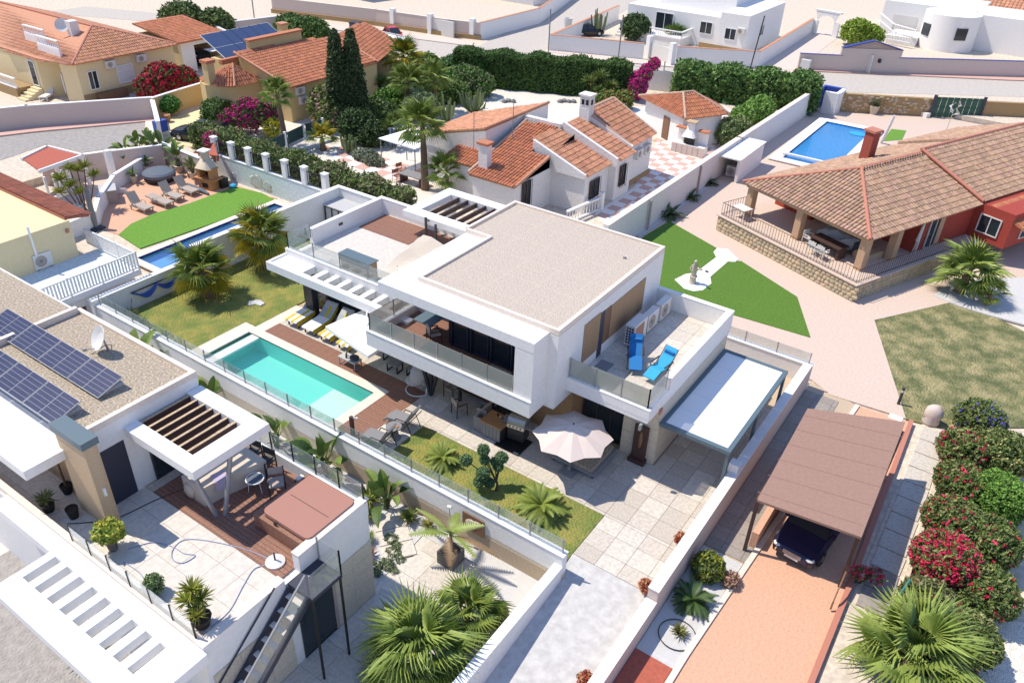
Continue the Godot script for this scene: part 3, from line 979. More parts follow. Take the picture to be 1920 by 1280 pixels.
	g.box(Vector3(-9.06, 3.6, -24.7), Vector3(-8.77, 3.63, -23.2))
	part(t, "terrace_coping", g, "white")
	var tf := part(t, "terrace_floor", gb(Vector3(-12.44, 3.2, -31.04), Vector3(-9.06, 3.215, -23.22)), "mortar")
	pave(tf, [[-12.43, -31.03, -9.07, -23.23]], 0.9, 0.9, 3.235, ["tile_a", "tile_b", "tile_a"])
	glass_run(t, Vector3(-12.4, 3.63, -23.07), Vector3(-8.92, 3.63, -23.07), 0.85, 3, "glass_frost", "grey_metal")
	glass_run(t, Vector3(-8.92, 3.63, -24.65), Vector3(-8.92, 3.63, -23.07), 0.85, 1, "glass_frost", "steel")
	window(t, Vector3(-12.4, 0.05, -24.6), Vector3.RIGHT, 2.02, 2.75, 3, "anthracite", "glass_dark", "sliding_door")
	part(t, "alarm_box", gb(Vector3(-8.78, 2.85, -24.2), Vector3(-8.72, 3.05, -23.95)), "ridge_red")
	part(t, "security_camera", gb(Vector3(-9.05, 2.72, -22.9), Vector3(-8.95, 2.98, -22.75)), "grey_metal")
	# left terrace over the ground floor
	g = G.new()
	g.box(Vector3(-30.13, 2.56, -31.45), Vector3(-20.75, 3.0, -24.16))
	g.box(Vector3(-30.13, 3.0, -31.45), Vector3(-29.88, 3.9, -25.85))
	g.box(Vector3(-29.88, 3.0, -31.45), Vector3(-20.75, 3.9, -31.2))
	g.box(Vector3(-30.13, 3.0, -24.42), Vector3(-20.66, 3.38, -24.15))
	part(t, "left_terrace_walls", g, "white")
	g = G.new()
	g.box(Vector3(-30.14, 3.9, -31.46), Vector3(-29.87, 3.93, -25.84))
	g.box(Vector3(-29.87, 3.9, -31.46), Vector3(-20.75, 3.93, -31.19))
	g.box(Vector3(-30.14, 3.38, -24.43), Vector3(-20.65, 3.41, -24.14))
	part(t, "left_terrace_coping", g, "white")
	part(t, "terrace_floor", gb(Vector3(-29.87, 3.0, -31.19), Vector3(-20.75, 3.02, -24.43)), "terrace_white")
	boards(t, "roof_deck", -29.6, -31.1, -26.0, -28.95, 3.05, true)
	boards(t, "roof_deck", -26.0, -31.1, -22.0, -29.9, 3.05, true)
	glass_run(t, Vector3(-30.0, 3.41, -24.28), Vector3(-20.8, 3.41, -24.28), 0.8, 5, "glass", "grey_metal")
	glass_run(t, Vector3(-30.0, 3.41, -25.8), Vector3(-30.0, 3.41, -24.28), 0.8, 1, "glass", "grey_metal")
	# canopy with open slots over the pool loungers
	g = G.new()
	g.box(Vector3(-30.2, 2.68, -24.15), Vector3(-28.0, 3.05, -23.3))
	g.box(Vector3(-30.2, 2.68, -23.3), Vector3(-20.75, 3.05, -22.9))
	g.box(Vector3(-30.2, 3.05, -23.05), Vector3(-21.4, 3.12, -22.9))
	g.box(Vector3(-30.2, 3.05, -24.15), Vector3(-30.05, 3.12, -23.05))
	for i in 8:
		var x := -27.35 + i * 0.79
		g.box(Vector3(x, 2.72, -24.15), Vector3(x + 0.3, 3.04, -23.3))
	part(t, "canopy", g, "white")
	for i in 5:
		window(t, Vector3(-29.9 + i * 1.8, 0.05, -24.88), Vector3.RIGHT, 1.75, 2.45, 2, "anthracite", "glass_dark", "sliding_door")
	window(t, Vector3(-20.7, 0.05, -26.18), Vector3.RIGHT, 4.0, 2.4, 4, "anthracite", "glass_dark", "sliding_door")
	part(t, "wood_screen", gb(Vector3(-24.75, 0, -24.85), Vector3(-23.85, 2.55, -24.7)), "wood_tan")
	part(t, "dark_pillar", gb(Vector3(-28.75, 0, -24.3), Vector3(-28.2, 2.68, -23.9)), "anthracite")
	for i in 3:
		g = G.new()
		g.bar(Vector3(-19.12, 0, -22.45), Vector3(-19.5 + i * 0.5, 2.62, -22.1 - i * 0.3), 0.14, 0.14)
		part(t, "slanted_column", g, "anthracite")
	# wall light, rear pergola
	part(t, "wall_light", gb(Vector3(-29.88, 3.45, -28.0), Vector3(-29.82, 3.57, -27.75)), "anthracite")
	g = G.new()
	g.box(Vector3(-27.15, 4.05, -33.95), Vector3(-20.76, 4.4, -33.25))
	g.box(Vector3(-27.15, 4.05, -30.62), Vector3(-20.76, 4.4, -29.9))
	g.box(Vector3(-27.15, 4.05, -33.25), Vector3(-26.45, 4.4, -30.62))
	g.box(Vector3(-27.1, 0, -33.9), Vector3(-26.6, 4.05, -33.4))
	g.box(Vector3(-21.4, 0, -33.9), Vector3(-20.9, 4.05, -33.4))
	part(t, "pergola_frame", g, "white")
	for i in 8:
		part(t, "pergola_beam", gb(Vector3(-25.95 + i * 0.62, 4.1, -33.26), Vector3(-25.86 + i * 0.62, 4.36, -30.61)), "dark_wood")

	# things on the roof terraces
	g = gb(Vector3(-0.98, 0, -0.26), Vector3(0.98, 1.05, 0.26))
	var o := thing("bar_counter", "wood clad bar counter with slate top behind the left terrace glass", "counter", Vector3(-25.57, 3.02, -24.82))
	part(o, "body", g, "wood_clad")
	part(o, "top", gb(Vector3(-1.05, 1.05, -0.33), Vector3(1.05, 1.09, 0.33)), "slate")
	part(o, "fascia", gb(Vector3(-1.0, 0.78, 0.265), Vector3(1.0, 1.05, 0.3)), "slate_dark")
	o = thing("deck_shower", "dark metal shower posts standing on the roof deck", "shower", Vector3(-25.4, 3.05, -29.75))
	for q in [[Vector3.ZERO, 1.45], [Vector3(0.75, 0, 0.1), 1.3], [Vector3(0.35, 0, 1.0), 0.95]]:
		part(o, "post", gb(q[0] + Vector3(-.05, 0, -.05), q[0] + Vector3(.05, q[1], .05)), "anthracite")
	g = G.new(); g.bar(Vector3(0, 1.35, 0), Vector3(0.28, 1.35, 0.05), 0.06, 0.06); part(o, "shower_head", g, "anthracite")
	g = G.new(); g.bar(Vector3(0.35, 0.9, 1.0), Vector3(0.8, 0.5, 0.6), 0.03, 0.03); part(o, "handrail", g, "anthracite")
	o = thing("shade_sail", "pale beige shade sail lying stretched over the white left terrace", "shade sail", Vector3(-22.9, 3.05, -27.6))
	g = G.new()
	var NX := 7
	for i in NX:
		for k in NX:
			var f := func(a: int, b: int) -> Vector3:
				var x := lerpf(-1.9, 1.9, a / float(NX)); var z := lerpf(-1.5, 1.9, b / float(NX))
				return Vector3(x + 0.5 * z * 0.3, 0.5 + 0.16 * sin(x * 2.1 + z) + 0.2 * absf(sin(z * 1.3)), z)
			g.quad(f.call(i, k + 1), f.call(i + 1, k + 1), f.call(i + 1, k), f.call(i, k))
	part(o, "cloth", g, "beige_fabric")
	for q in [Vector3(-1.6, 0, -1.3), Vector3(1.9, 0, 1.7), Vector3(-1.2, 0, 1.6)]:
		g = G.new(); g.tube([q, q + Vector3(0, 0.55, 0)], 0.025, 5); part(o, "pole", g, "grey_metal")

	# air conditioners and heat pump
	o = ac_unit("left of the two white air conditioners on the right terrace, beside the heat pump", Vector3(-11.75, 3.24, -28.95), PI / 2, 1.05, 0.85, "air conditioners on the right terrace")
	dup(o, Vector3(-11.72, 3.24, -30.2), PI / 2, "white air conditioner at the back corner of the right terrace", "air conditioners on the right terrace")
	o = thing("heat_pump", "tall white heat pump with dark grille panel and side louvres on the terrace", "heat pump", Vector3(-11.75, 3.24, -27.55), PI / 2)
	part(o, "case", gb(Vector3(-0.6, 0.1, -0.22), Vector3(0.6, 1.1, 0.22)), "ac_white")
	part(o, "grille_panel", gb(Vector3(-0.5, 0.2, 0.22), Vector3(0.28, 1.0, 0.235)), "burgundy")
	for k in 6:
		for i in 3:
			part(o, "louvre", gb(Vector3(-0.608, 0.2 + k * 0.14, -0.17 + i * 0.12), Vector3(-0.6, 0.3 + k * 0.14, -0.08 + i * 0.12)), "slate_dark")
	g = gb(Vector3(-0.5, 0, -0.2), Vector3(-0.4, 0.1, 0.2)); g.box(Vector3(0.4, 0, -0.2), Vector3(0.5, 0.1, 0.2)); part(o, "feet", g, "mid_grey")
	# recliners
	o = recliner("dark blue folding recliner upright beside the heat pump", Vector3(-10.95, 3.24, -26.0), 0.5, true)
	o = recliner("bright blue folding recliner in the sun by the terrace glass", Vector3(-9.75, 3.24, -25.9), -0.15, false)
	solo("doormat", gb(Vector3(-12.2, 3.236, -25.45), Vector3(-11.6, 3.25, -24.75)), "mid_grey", "grey doormat outside the terrace door of the villa", "doormat")
	# balcony furniture
	o = thing("balcony_table", "dark square table on the wooden balcony deck", "table", Vector3(-19.6, 2.93, -23.0))
	part(o, "tabletop", gb(Vector3(-.5, 0.72, -.5), Vector3(.5, 0.76, .5)), "slate")
	part(o, "leg", gb(Vector3(-.06, 0, -.06), Vector3(.06, 0.72, .06)), "anthracite")
	o = chair("brown cushioned chair beside the balcony table", Vector3(-18.95, 2.93, -22.55), 2.6, "dark_wood", "beige_fabric")
	solo("balcony_bench", gb(Vector3(-15.6, 2.93, -22.2), Vector3(-14.6, 3.35, -21.8)), "taupe", "low taupe bench behind the balcony glass at its right end", "bench")

	# carport canopy
	o = thing("carport_canopy", "dark framed carport canopy with white panels beside the villa", "carport")
	g = G.new()
	g.box(Vector3(-8.78, 2.12, -31.0), Vector3(-8.6, 2.28, -24.2))
	g.box(Vector3(-5.98, 2.12, -31.0), Vector3(-5.8, 2.28, -24.2))
	g.box(Vector3(-8.6, 2.12, -24.4), Vector3(-5.98, 2.28, -24.2))
	g.box(Vector3(-8.6, 2.12, -31.0), Vector3(-5.98, 2.28, -30.82))
	part(o, "frame", g, "slate")
	for i in 5:
		part(o, "roof_panel", gb(Vector3(-8.6, 2.2, -30.82 + i * 1.284 + 0.006), Vector3(-5.98, 2.24, -30.82 + (i + 1) * 1.284 - 0.006)), "white_paint")
	for z in [-30.9, -27.5, -24.3]:
		part(o, "post", gb(Vector3(-5.95, 0, z - 0.06), Vector3(-5.83, 2.12, z + 0.06)), "slate")

func ac_unit(label: String, at: Vector3, turn: float, w := 0.85, h := 0.62, group := "") -> Node3D:
	var o := thing("air_conditioner", label, "air conditioner", at, turn, group)
	part(o, "case", gb(Vector3(-w / 2, 0.06, -0.16), Vector3(w / 2, h + 0.06, 0.16)), "ac_white")
	var g := G.new()
	var r := h * 0.38
	g.lathe([Vector2(r, 0), Vector2(r, 0.012), Vector2(r * 0.9, 0.014), Vector2(r * 0.9, 0.002), Vector2(0, 0.002)], Vector3.ZERO, 16)
	part(o, "fan_grille", g, "taupe", Vector3(-w * 0.12, 0.06 + h / 2, 0.161), Basis(Vector3.RIGHT, PI / 2))
	g = G.new()
	g.lathe([Vector2(r * 0.3, 0), Vector2(r * 0.3, 0.02), Vector2(0, 0.022)], Vector3.ZERO, 10)
	part(o, "fan_hub", g, "mid_grey", Vector3(-w * 0.12, 0.06 + h / 2, 0.161), Basis(Vector3.RIGHT, PI / 2))
	g = gb(Vector3(-w * 0.4, 0, -0.14), Vector3(-w * 0.3, 0.06, 0.14)); g.box(Vector3(w * 0.3, 0, -0.14), Vector3(w * 0.4, 0.06, 0.14))
	part(o, "feet", g, "mid_grey")
	return o

func recliner(label: String, at: Vector3, turn: float, shade: bool) -> Node3D:
	var o := thing("folding_recliner", label, "recliner", at, turn, "blue recliners on the terrace")
	var f := "blue_fabric" if shade else "blue_light"
	var prof := [Vector3(0, 0.28, 0.85), Vector3(0, 0.48, 0.35), Vector3(0, 0.4, -0.05), Vector3(0, 0.72, -0.45), Vector3(0, 1.05, -0.72)]
	var g := G.new()
	for i in 4:
		g.quad(prof[i] + Vector3(-.27, 0, 0), prof[i] + Vector3(.27, 0, 0), prof[i + 1] + Vector3(.27, 0, 0), prof[i + 1] + Vector3(-.27, 0, 0))
		var dn := Vector3(0, -0.035, 0)
		g.quad(prof[i + 1] + Vector3(-.27, 0, 0) + dn, prof[i + 1] + Vector3(.27, 0, 0) + dn, prof[i] + Vector3(.27, 0, 0) + dn, prof[i] + Vector3(-.27, 0, 0) + dn)
	part(o, "sling", g, f)
	part(o, "headrest", gb(Vector3(-.22, 0.8, -.62), Vector3(.22, 0.92, -.5)), "blue_fabric")
	for s in [-1, 1]:
		g = G.new()
		var pts := []
		for q in prof: pts.append(q + Vector3(s * 0.3, 0, 0))
		g.tube(pts, 0.018, 5)
		part(o, "side_rail", g, "anthracite")
		g = G.new(); g.tube([Vector3(s * 0.32, 0, 0.5), Vector3(s * 0.32, 0.62, -0.4)], 0.016, 5); part(o, "leg", g, "anthracite")
		g = G.new(); g.tube([Vector3(s * 0.32, 0, -0.6), Vector3(s * 0.32, 0.6, 0.2)], 0.016, 5); part(o, "leg", g, "anthracite")
		part(o, "armrest", gb(Vector3(s * 0.33 - 0.03, 0.6, -0.4), Vector3(s * 0.33 + 0.03, 0.63, 0.25)), "anthracite")
	return o

func chair(label: String, at: Vector3, turn: float, fm := "anthracite", sm := "light_grey", group := "") -> Node3D:
	var o := thing("chair", label, "chair", at, turn, group)
	part(o, "seat", gb(Vector3(-.25, 0.43, -.25), Vector3(.25, 0.47, .25)), sm)
	part(o, "backrest", gb(Vector3(-.25, 0.6, -.27), Vector3(.25, 0.88, -.24)), sm)
	for x in [-1, 1]:
		for z in [-1, 1]:
			var g := G.new()
			g.bar(Vector3(x * 0.26, 0, z * 0.26), Vector3(x * 0.26, 0.9 if z < 0 else 0.64, z * 0.25), 0.035, 0.035)
			part(o, "leg", g, fm)
		part(o, "armrest", gb(Vector3(x * 0.26 - 0.02, 0.63, -.25), Vector3(x * 0.26 + 0.02, 0.66, .27)), fm)
	return o


func pool(label: String, x0: float, z0: float, x1: float, z1: float, y: float, liner: String, rim := 0.0, rim_mat := "coping", depth := 1.4, water := "water") -> Node3D:
	var t := thing("swimming_pool", label, "pool", Vector3((x0 + x1) / 2, y, (z0 + z1) / 2))
	var o := -t.position
	var g := G.new()
	var d := y - depth
	for w in [[Vector3(x0, d, z0), Vector3(x1, d, z0), 1], [Vector3(x1, d, z0), Vector3(x1, d, z1), 1], [Vector3(x1, d, z1), Vector3(x0, d, z1), 1], [Vector3(x0, d, z1), Vector3(x0, d, z0), 1]]:
		g.quad(w[0] + o, w[1] + o, w[1] + o + Vector3(0, depth - 0.001, 0), w[0] + o + Vector3(0, depth - 0.001, 0))
	g.quad(Vector3(x0, d, z1) + o, Vector3(x1, d, z1) + o, Vector3(x1, d, z0) + o, Vector3(x0, d, z0) + o)
	part(t, "basin", g, liner)
	g = G.new()
	var wy := y - 0.1
	g.quad(Vector3(x0, wy, z1) + o, Vector3(x1, wy, z1) + o, Vector3(x1, wy, z0) + o, Vector3(x0, wy, z0) + o)
	part(t, "water", g, water)
	if rim > 0:
		for r in [[x0 - rim, z0 - rim, x1 + rim, z0], [x0 - rim, z1, x1 + rim, z1 + rim], [x0 - rim, z0, x0, z1], [x1, z0, x1 + rim, z1]]:
			part(t, "coping", gb(Vector3(r[0], y - 0.05, r[1]) + o, Vector3(r[2], y + 0.03, r[3]) + o), rim_mat)
	return t

func lounger(label: String, at: Vector3, turn: float, back: float, fm: String, sm: String, group := "", arms := false) -> Node3D:
	# head towards -Z
	var o := thing("sun_lounger", label, "sun lounger", at, turn, group)
	part(o, "seat", gb(Vector3(-.33, 0.32, -.3), Vector3(.33, 0.4, 1.0)), sm)
	part(o, "backrest", gb(Vector3(-.33, -0.04, -.85), Vector3(.33, 0.04, 0)), sm, Vector3(0, 0.37, -0.3), Basis(Vector3.RIGHT, back))
	for x in [-1, 1]:
		part(o, "side_rail", gb(Vector3(x * 0.35 - 0.025, 0.28, -.6), Vector3(x * 0.35 + 0.025, 0.34, 1.0)), fm)
		for z in [-.5, 0.85]:
			part(o, "leg", gb(Vector3(x * 0.33 - 0.03, 0, z - 0.03), Vector3(x * 0.33 + 0.03, 0.28, z + 0.03)), fm)
		if arms:
			var g := G.new()
			g.tube([Vector3(x * 0.36, 0.3, 0.2), Vector3(x * 0.38, 0.55, 0.1), Vector3(x * 0.38, 0.55, -.25), Vector3(x * 0.36, 0.3, -.35)], 0.025, 5)
			part(o, "armrest", g, fm)
	return o

func towel(label: String, at: Vector3, turn: float, long_side: int):
	# draped over the lounger: white with grey top and yellow stripes
	var o := thing("towel", label, "towel", at, turn, "towels on the pool loungers")
	var up := 0.62
	var prof := [Vector3(0, 0.36, 1.04), Vector3(0, 0.43, 1.0), Vector3(0, 0.425, 0.35), Vector3(0, 0.44, -0.25), Vector3(0, 0.6, -0.5), Vector3(0, 0.95, -0.92), Vector3(0, 0.99, -1.0)]
	var strip := func(x0: float, x1: float, i0: int, i1: int, lift: float) -> G:
		var g := G.new()
		for i in range(i0, i1):
			var a: Vector3 = prof[i] + Vector3(0, lift, 0); var b: Vector3 = prof[i + 1] + Vector3(0, lift, 0)
			g.quad(a + Vector3(x0, 0, 0), a + Vector3(x1, 0, 0), b + Vector3(x1, 0, 0), b + Vector3(x0, 0, 0))
		return g
	part(o, "cloth", strip.call(-.38, .38, 0, 7 - 1, 0.0), "white_fabric")
	part(o, "grey_band", strip.call(-.37, .37, 3, 6, 0.006), "grey_stripe")
	part(o, "yellow_stripe", strip.call(-.03, .13, 3, 5, 0.011), "yellow_stripe")
	part(o, "yellow_stripe", strip.call(-.36, -.18, 0, 2, 0.006), "yellow_stripe") if long_side > 1 else null
	part(o, "yellow_stripe", strip.call(.02, .18, 0, 3, 0.006), "yellow_stripe") if long_side != 1 else null
	var g := G.new()
	for i in range(1, 5):
		var a: Vector3 = prof[i]; var b: Vector3 = prof[i + 1]
		g.quad(a + Vector3(.38, -0.28, 0), b + Vector3(.38, -0.26, 0), b + Vector3(.38, 0, 0), a + Vector3(.38, 0, 0))
	part(o, "hanging_side", g, "yellow_stripe")
	return o

func parasol(label: String, at: Vector3, h: float, r: float, n: int, fabric: String, pole: String, sag := 0.5) -> Node3D:
	var o := thing("parasol", label, "parasol", at)
	var g := G.new()
	g.box(Vector3(-.32, 0, -.32), Vector3(.32, 0.07, .32))
	g.box(Vector3(-.06, 0.07, -.06), Vector3(.06, 0.3, .06))
	part(o, "base", g, "grey_metal")
	g = G.new(); g.tube([Vector3(0, 0.07, 0), Vector3(0, h + 0.05, 0)], 0.03, 8); part(o, "pole", g, pole)
	g = G.new()
	for k in n:
		var a0 := TAU * k / n + 0.3; var a1 := TAU * (k + 1) / n + 0.3
		var d0 := Vector3(cos(a0), 0, sin(a0)); var d1 := Vector3(cos(a1), 0, sin(a1))
		var c := Vector3(0, h, 0)
		var m0 := d0 * r * 0.5 + Vector3(0, h - sag * 0.42, 0); var m1 := d1 * r * 0.5 + Vector3(0, h - sag * 0.42, 0)
		var mm := (m0 + m1) / 2 - Vector3(0, 0.05, 0)
		var e0 := d0 * r + Vector3(0, h - sag, 0); var e1 := d1 * r + Vector3(0, h - sag, 0)
		var em := (e0 + e1) / 2 * 1.0 - (d0 + d1) * 0.06 + Vector3(0, 0.0, 0)
		for q in [[c, mm, m0], [c, m1, mm], [m0, mm, em], [m0, em, e0], [mm, m1, em], [m1, e1, em]]:
			g.tri(q[0], q[1], q[2])
	part(o, "canopy", g, fabric)
	for k in n:
		var a0 := TAU * k / n + 0.3
		g = G.new()
		g.tube([Vector3(0, h - sag * 0.15, 0), Vector3(cos(a0) * r, h - sag - 0.015, sin(a0) * r)], 0.012, 4)
		part(o, "rib", g, pole)
	g = G.new(); g.ball(Vector3(0, h + 0.05, 0), Vector3(.04, .04, .04), 6, 4); part(o, "finial", g, "slate_dark")
	return o

func villa_garden():
	# pool
	var t := pool("long turquoise swimming pool with pale submerged ledge in front of the villa", -29.63, -21.0, -21.3, -17.75, 0.0, "pool_aqua", 0.0, "coping", 0.95)
	var o := -t.position
	part(t, "ledge", gb(Vector3(-23.3, -0.75, -20.4) + o, Vector3(-21.31, -0.32, -17.76) + o), "pool_ledge")
	part(t, "step", gb(Vector3(-22.6, -0.32, -18.9) + o, Vector3(-21.31, -0.2, -17.76) + o), "pool_ledge")
	part(t, "cover_slat_box", gb(Vector3(-29.62, -0.16, -20.99) + o, Vector3(-29.1, -0.05, -17.76) + o), "white_paint")
	for r in [[-30.7, -21.5, -20.8, -21.0], [-30.7, -17.75, -20.8, -17.3], [-30.7, -21.0, -29.85, -17.75], [-21.3, -21.0, -20.8, -17.75]]:
		var n := int(maxf(r[2] - r[0], r[3] - r[1]) / 0.8)
		for i in n:
			var a := Vector3(r[0], -0.06, r[1]); var b := Vector3(r[2], 0.02, r[3])
			if r[2] - r[0] > r[3] - r[1]:
				a.x = lerpf(r[0], r[2], i / float(n)) + 0.004; b.x = lerpf(r[0], r[2], (i + 1) / float(n)) - 0.004
			else:
				a.z = lerpf(r[1], r[3], i / float(n)) + 0.004; b.z = lerpf(r[1], r[3], (i + 1) / float(n)) - 0.004
			part(t, "coping_stone", gb(a + o, b + o), "coping")
	for z in [-20.2, -18.7]:
		part(t, "skimmer_lid", gb(Vector3(-30.35, 0.02, z - 0.25) + o, Vector3(-30.1, 0.03, z + 0.25) + o), "white_paint")

	# boundary walls
	t = thing("garden_wall", "long white garden wall with glass screen between the two modern villas", "wall")
	var g := G.new()
	g.box(Vector3(-36.4, 0.1, -17.3), Vector3(-8.75, 1.0, -17.0))
	part(t, "wall", g, "white")
	g = gb(Vector3(-36.4, -0.99, -17.29), Vector3(-8.75, 0.1, -17.005)); part(t, "base", g, "stone_clad")
	part(t, "coping", gb(Vector3(-36.42, 1.0, -17.33), Vector3(-8.72, 1.03, -16.97)), "white_paint")
	glass_run(t, Vector3(-36.2, 1.03, -17.15), Vector3(-8.85, 1.03, -17.15), 0.62, 20, "glass", "grey_metal")
	t = thing("side_wall", "white rendered wall with blue hoses hanging along the back lawn", "wall")
	g = G.new()
	g.box(Vector3(-36.75, -0.99, -23.0), Vector3(-36.45, 1.25, -16.9))
	g.box(Vector3(-36.75, -0.99, -34.4), Vector3(-36.45, 1.95, -23.0))
	part(t, "wall", g, "white")
	g = G.new()
	g.box(Vector3(-36.78, 1.25, -23.0), Vector3(-36.42, 1.29, -16.87))
	g.box(Vector3(-36.78, 1.95, -34.43), Vector3(-36.42, 1.99, -22.97))
	part(t, "coping", g, "white_paint")
	t = thing("back_wall", "white rendered wall closing the villa plot behind the garden shed", "wall")
	part(t, "wall", gb(Vector3(-36.44, -0.99, -34.4), Vector3(-27.2, 1.95, -34.15)), "white")
	part(t, "coping", gb(Vector3(-36.42, 1.95, -34.43), Vector3(-27.2, 1.99, -34.12)), "white_paint")
	solo("back_wall", gb(Vector3(-20.9, -0.99, -34.4), Vector3(-5.4, 0.95, -34.15)), "white", "white wall with glass top behind the carport at the artificial lawn", "wall")
	t = thing("glass_screen", "glass screen on the wall between carport and artificial lawn", "screen")
	part(t, "coping", gb(Vector3(-20.9, 0.95, -34.43), Vector3(-5.4, 0.98, -34.12)), "white_paint")
	glass_run(t, Vector3(-12.0, 0.98, -34.3), Vector3(-5.6, 0.98, -34.3), 0.55, 4, "glass", "grey_metal")
	t = thing("driveway_wall", "tall beige sided wall running along the driveway past the carport", "wall")
	part(t, "wall", gb(Vector3(-5.78, -0.99, -34.15), Vector3(-5.42, 1.0, -17.6)), "wall_pink")
	part(t, "coping", gb(Vector3(-5.8, 1.0, -34.13), Vector3(-5.4, 1.04, -17.58)), "white")
	part(t, "lower_wall", gb(Vector3(-5.78, -1.2, -17.6), Vector3(-5.42, 0.5, -8)), "wall_pink")
	part(t, "coping", gb(Vector3(-5.8, 0.5, -17.58), Vector3(-5.4, 0.54, -8)), "white")
	part(t, "gate_pier", gb(Vector3(-5.85, 1.04, -25.0), Vector3(-5.45, 1.45, -24.6)), "white")
	t = thing("ramp_wall", "low white wall at the left edge of the pale driveway ramp", "wall")
	part(t, "wall", gb(Vector3(-9.05, -1.2, -17.0), Vector3(-8.75, 0.5, -8)), "white")
	part(t, "coping", gb(Vector3(-9.07, 0.5, -17.0), Vector3(-8.73, 0.54, -8)), "white_paint")

	# loungers with towels
	var gl := "sun loungers by the turquoise pool"
	var lx := [-28.55, -27.35, -26.2, -24.95]
	var ll := ["first pool lounger beside the dry lawn, under a striped towel", "second pool lounger from the dry lawn, under a striped towel", "third pool lounger from the lawn, its towel hanging at the back", "fourth pool lounger, half hidden beside the white parasol"]
	for i in 4:
		lounger(ll[i], Vector3(lx[i], 0, -23.6), 0.08, 0.72, "anthracite", "light_grey", gl)
	var tl := ["white, grey and yellow towel on the lounger nearest the lawn", "white and grey towel with short yellow stripe on second lounger", "white and grey towel with two yellow stripes on third lounger", "white towel on the lounger beside the white parasol"]
	for i in 4:
		towel(tl[i], Vector3(lx[i], 0.0, -23.6), 0.08, [2, 1, 3, 2][i])
	# white side parasol by the balcony
	t = thing("side_parasol", "white square cantilever parasol hanging beside the balcony over the deck", "parasol", Vector3(-23.0, 0, -22.7))
	g = G.new()
	g.quad(Vector3(-1.3, 2.15, 1.5), Vector3(1.55, 2.2, 1.95), Vector3(0.3, 2.55, 0.1), Vector3(0.3, 2.55, 0.1))
	var pk := Vector3(0.35, 2.6, 0.6)
	var cs := [Vector3(-1.5, 2.2, 1.35), Vector3(1.75, 2.2, 1.95), Vector3(1.9, 2.25, -0.6), Vector3(-1.1, 2.25, -0.75)]
	g = G.new()
	for i in 4:
		g.tri(cs[i], cs[(i + 1) % 4], pk)
	part(t, "canopy", g, "white_fabric")
	g = G.new()
	for i in 4:
		g.quad(cs[i] - Vector3(0, .14, 0), cs[(i + 1) % 4] - Vector3(0, .14, 0), cs[(i + 1) % 4], cs[i])
	part(t, "valance", g, "white_fabric")
	g = G.new(); g.tube([Vector3(-0.9, 0.1, -1.0), Vector3(-0.9, 2.75, -1.0)], 0.04, 8); part(t, "mast", g, "white_paint")
	g = G.new(); g.tube([Vector3(-0.9, 2.7, -1.0), Vector3(0.35, 2.75, 0.6)], 0.03, 6); part(t, "arm", g, "white_paint")
	g = G.new(); g.tube([Vector3(-0.9, 1.7, -1.0), Vector3(-0.3, 2.7, -0.25)], 0.025, 6); part(t, "strut", g, "white_paint")
	part(t, "base", gb(Vector3(-1.3, 0.0, -1.4), Vector3(-.5, 0.1, -.6)), "grey_metal")
	# low bench with things on it
	t = thing("low_bench", "grey metal bench by the deck holding a dark cushion and bottles", "bench", Vector3(-23.7, 0, -21.95))
	part(t, "seat", gb(Vector3(-.55, 0.4, -.25), Vector3(.55, 0.46, .25)), "light_grey")
	for x in [-.5, .5]:
		g = G.new()
		for p in [[Vector3(x, 0, -.22), Vector3(x, 0.4, -.22)], [Vector3(x, 0, .22), Vector3(x, 0.4, .22)], [Vector3(x, 0.02, -.22), Vector3(x, 0.02, .22)]]:
			g.bar(p[0], p[1], 0.04, 0.04)
		part(t, "leg", g, "grey_metal")
	g = G.new(); g.ball(Vector3(0, 0.12, 0), Vector3(0.28, 0.12, 0.22), 8, 5, 0.15)
	solo("cushion", g, "slate_dark", "crumpled dark cushion on the right end of the low bench", "cushion", "", Vector3(-23.4, 0.46, -21.95))
	for i in 2:
		g = G.new(); g.lathe([Vector2(0.045, 0), Vector2(0.045, 0.16), Vector2(0.018, 0.22), Vector2(0.018, 0.28), Vector2(0, 0.28)], Vector3.ZERO, 8)
		solo("bottle", g, ["pot_stone", "anthracite"][i], ["pale bottle standing on the low bench by the deck", "dark bottle standing on the low bench by the deck"][i], "bottle", "", Vector3(-23.95 + i * 0.14, 0.46, -21.98 + i * 0.15))
	# stools and table under the balcony
	var sp := [Vector3(-21.75, 0, -22.95), Vector3(-20.75, 0, -23.2), Vector3(-22.5, 0, -23.5)]
	for i in 3:
		t = thing("stool", ["grey stool on black loop legs under the balcony end", "grey stool behind the hanging chair under the balcony", "grey stool beside the parasol under the balcony edge"][i], "stool", sp[i], 0.1, "stools under the balcony")
		part(t, "seat", gb(Vector3(-.32, 0.4, -.26), Vector3(.32, 0.46, .26)), "mid_grey")
		for x in [-.28, .28]:
			g = G.new()
			for p in [[Vector3(x, 0, -.22), Vector3(x, 0.4, -.22)], [Vector3(x, 0, .22), Vector3(x, 0.4, .22)], [Vector3(x, 0.02, -.22), Vector3(x, 0.02, .22)]]:
				g.bar(p[0], p[1], 0.05, 0.05)
			part(t, "leg", g, "black")
	# hanging egg chair
	t = thing("hanging_chair", "grey hanging egg chair on a white ring base under the balcony", "hanging chair", Vector3(-19.85, 0, -22.35))
	g = G.new()
	var ring := []
	for i in 25: ring.append(Vector3(cos(TAU * i / 24) * 0.55, 0.04, sin(TAU * i / 24) * 0.5))
	g.tube(ring, 0.03, 6, false)
	part(t, "base_ring", g, "white_paint")
	g = G.new(); g.tube([Vector3(0.5, 0.04, 0), Vector3(0.62, 0.8, -.1), Vector3(0.45, 1.7, -.1), Vector3(0, 1.95, 0)], 0.035, 7); part(t, "stand", g, "white_paint")
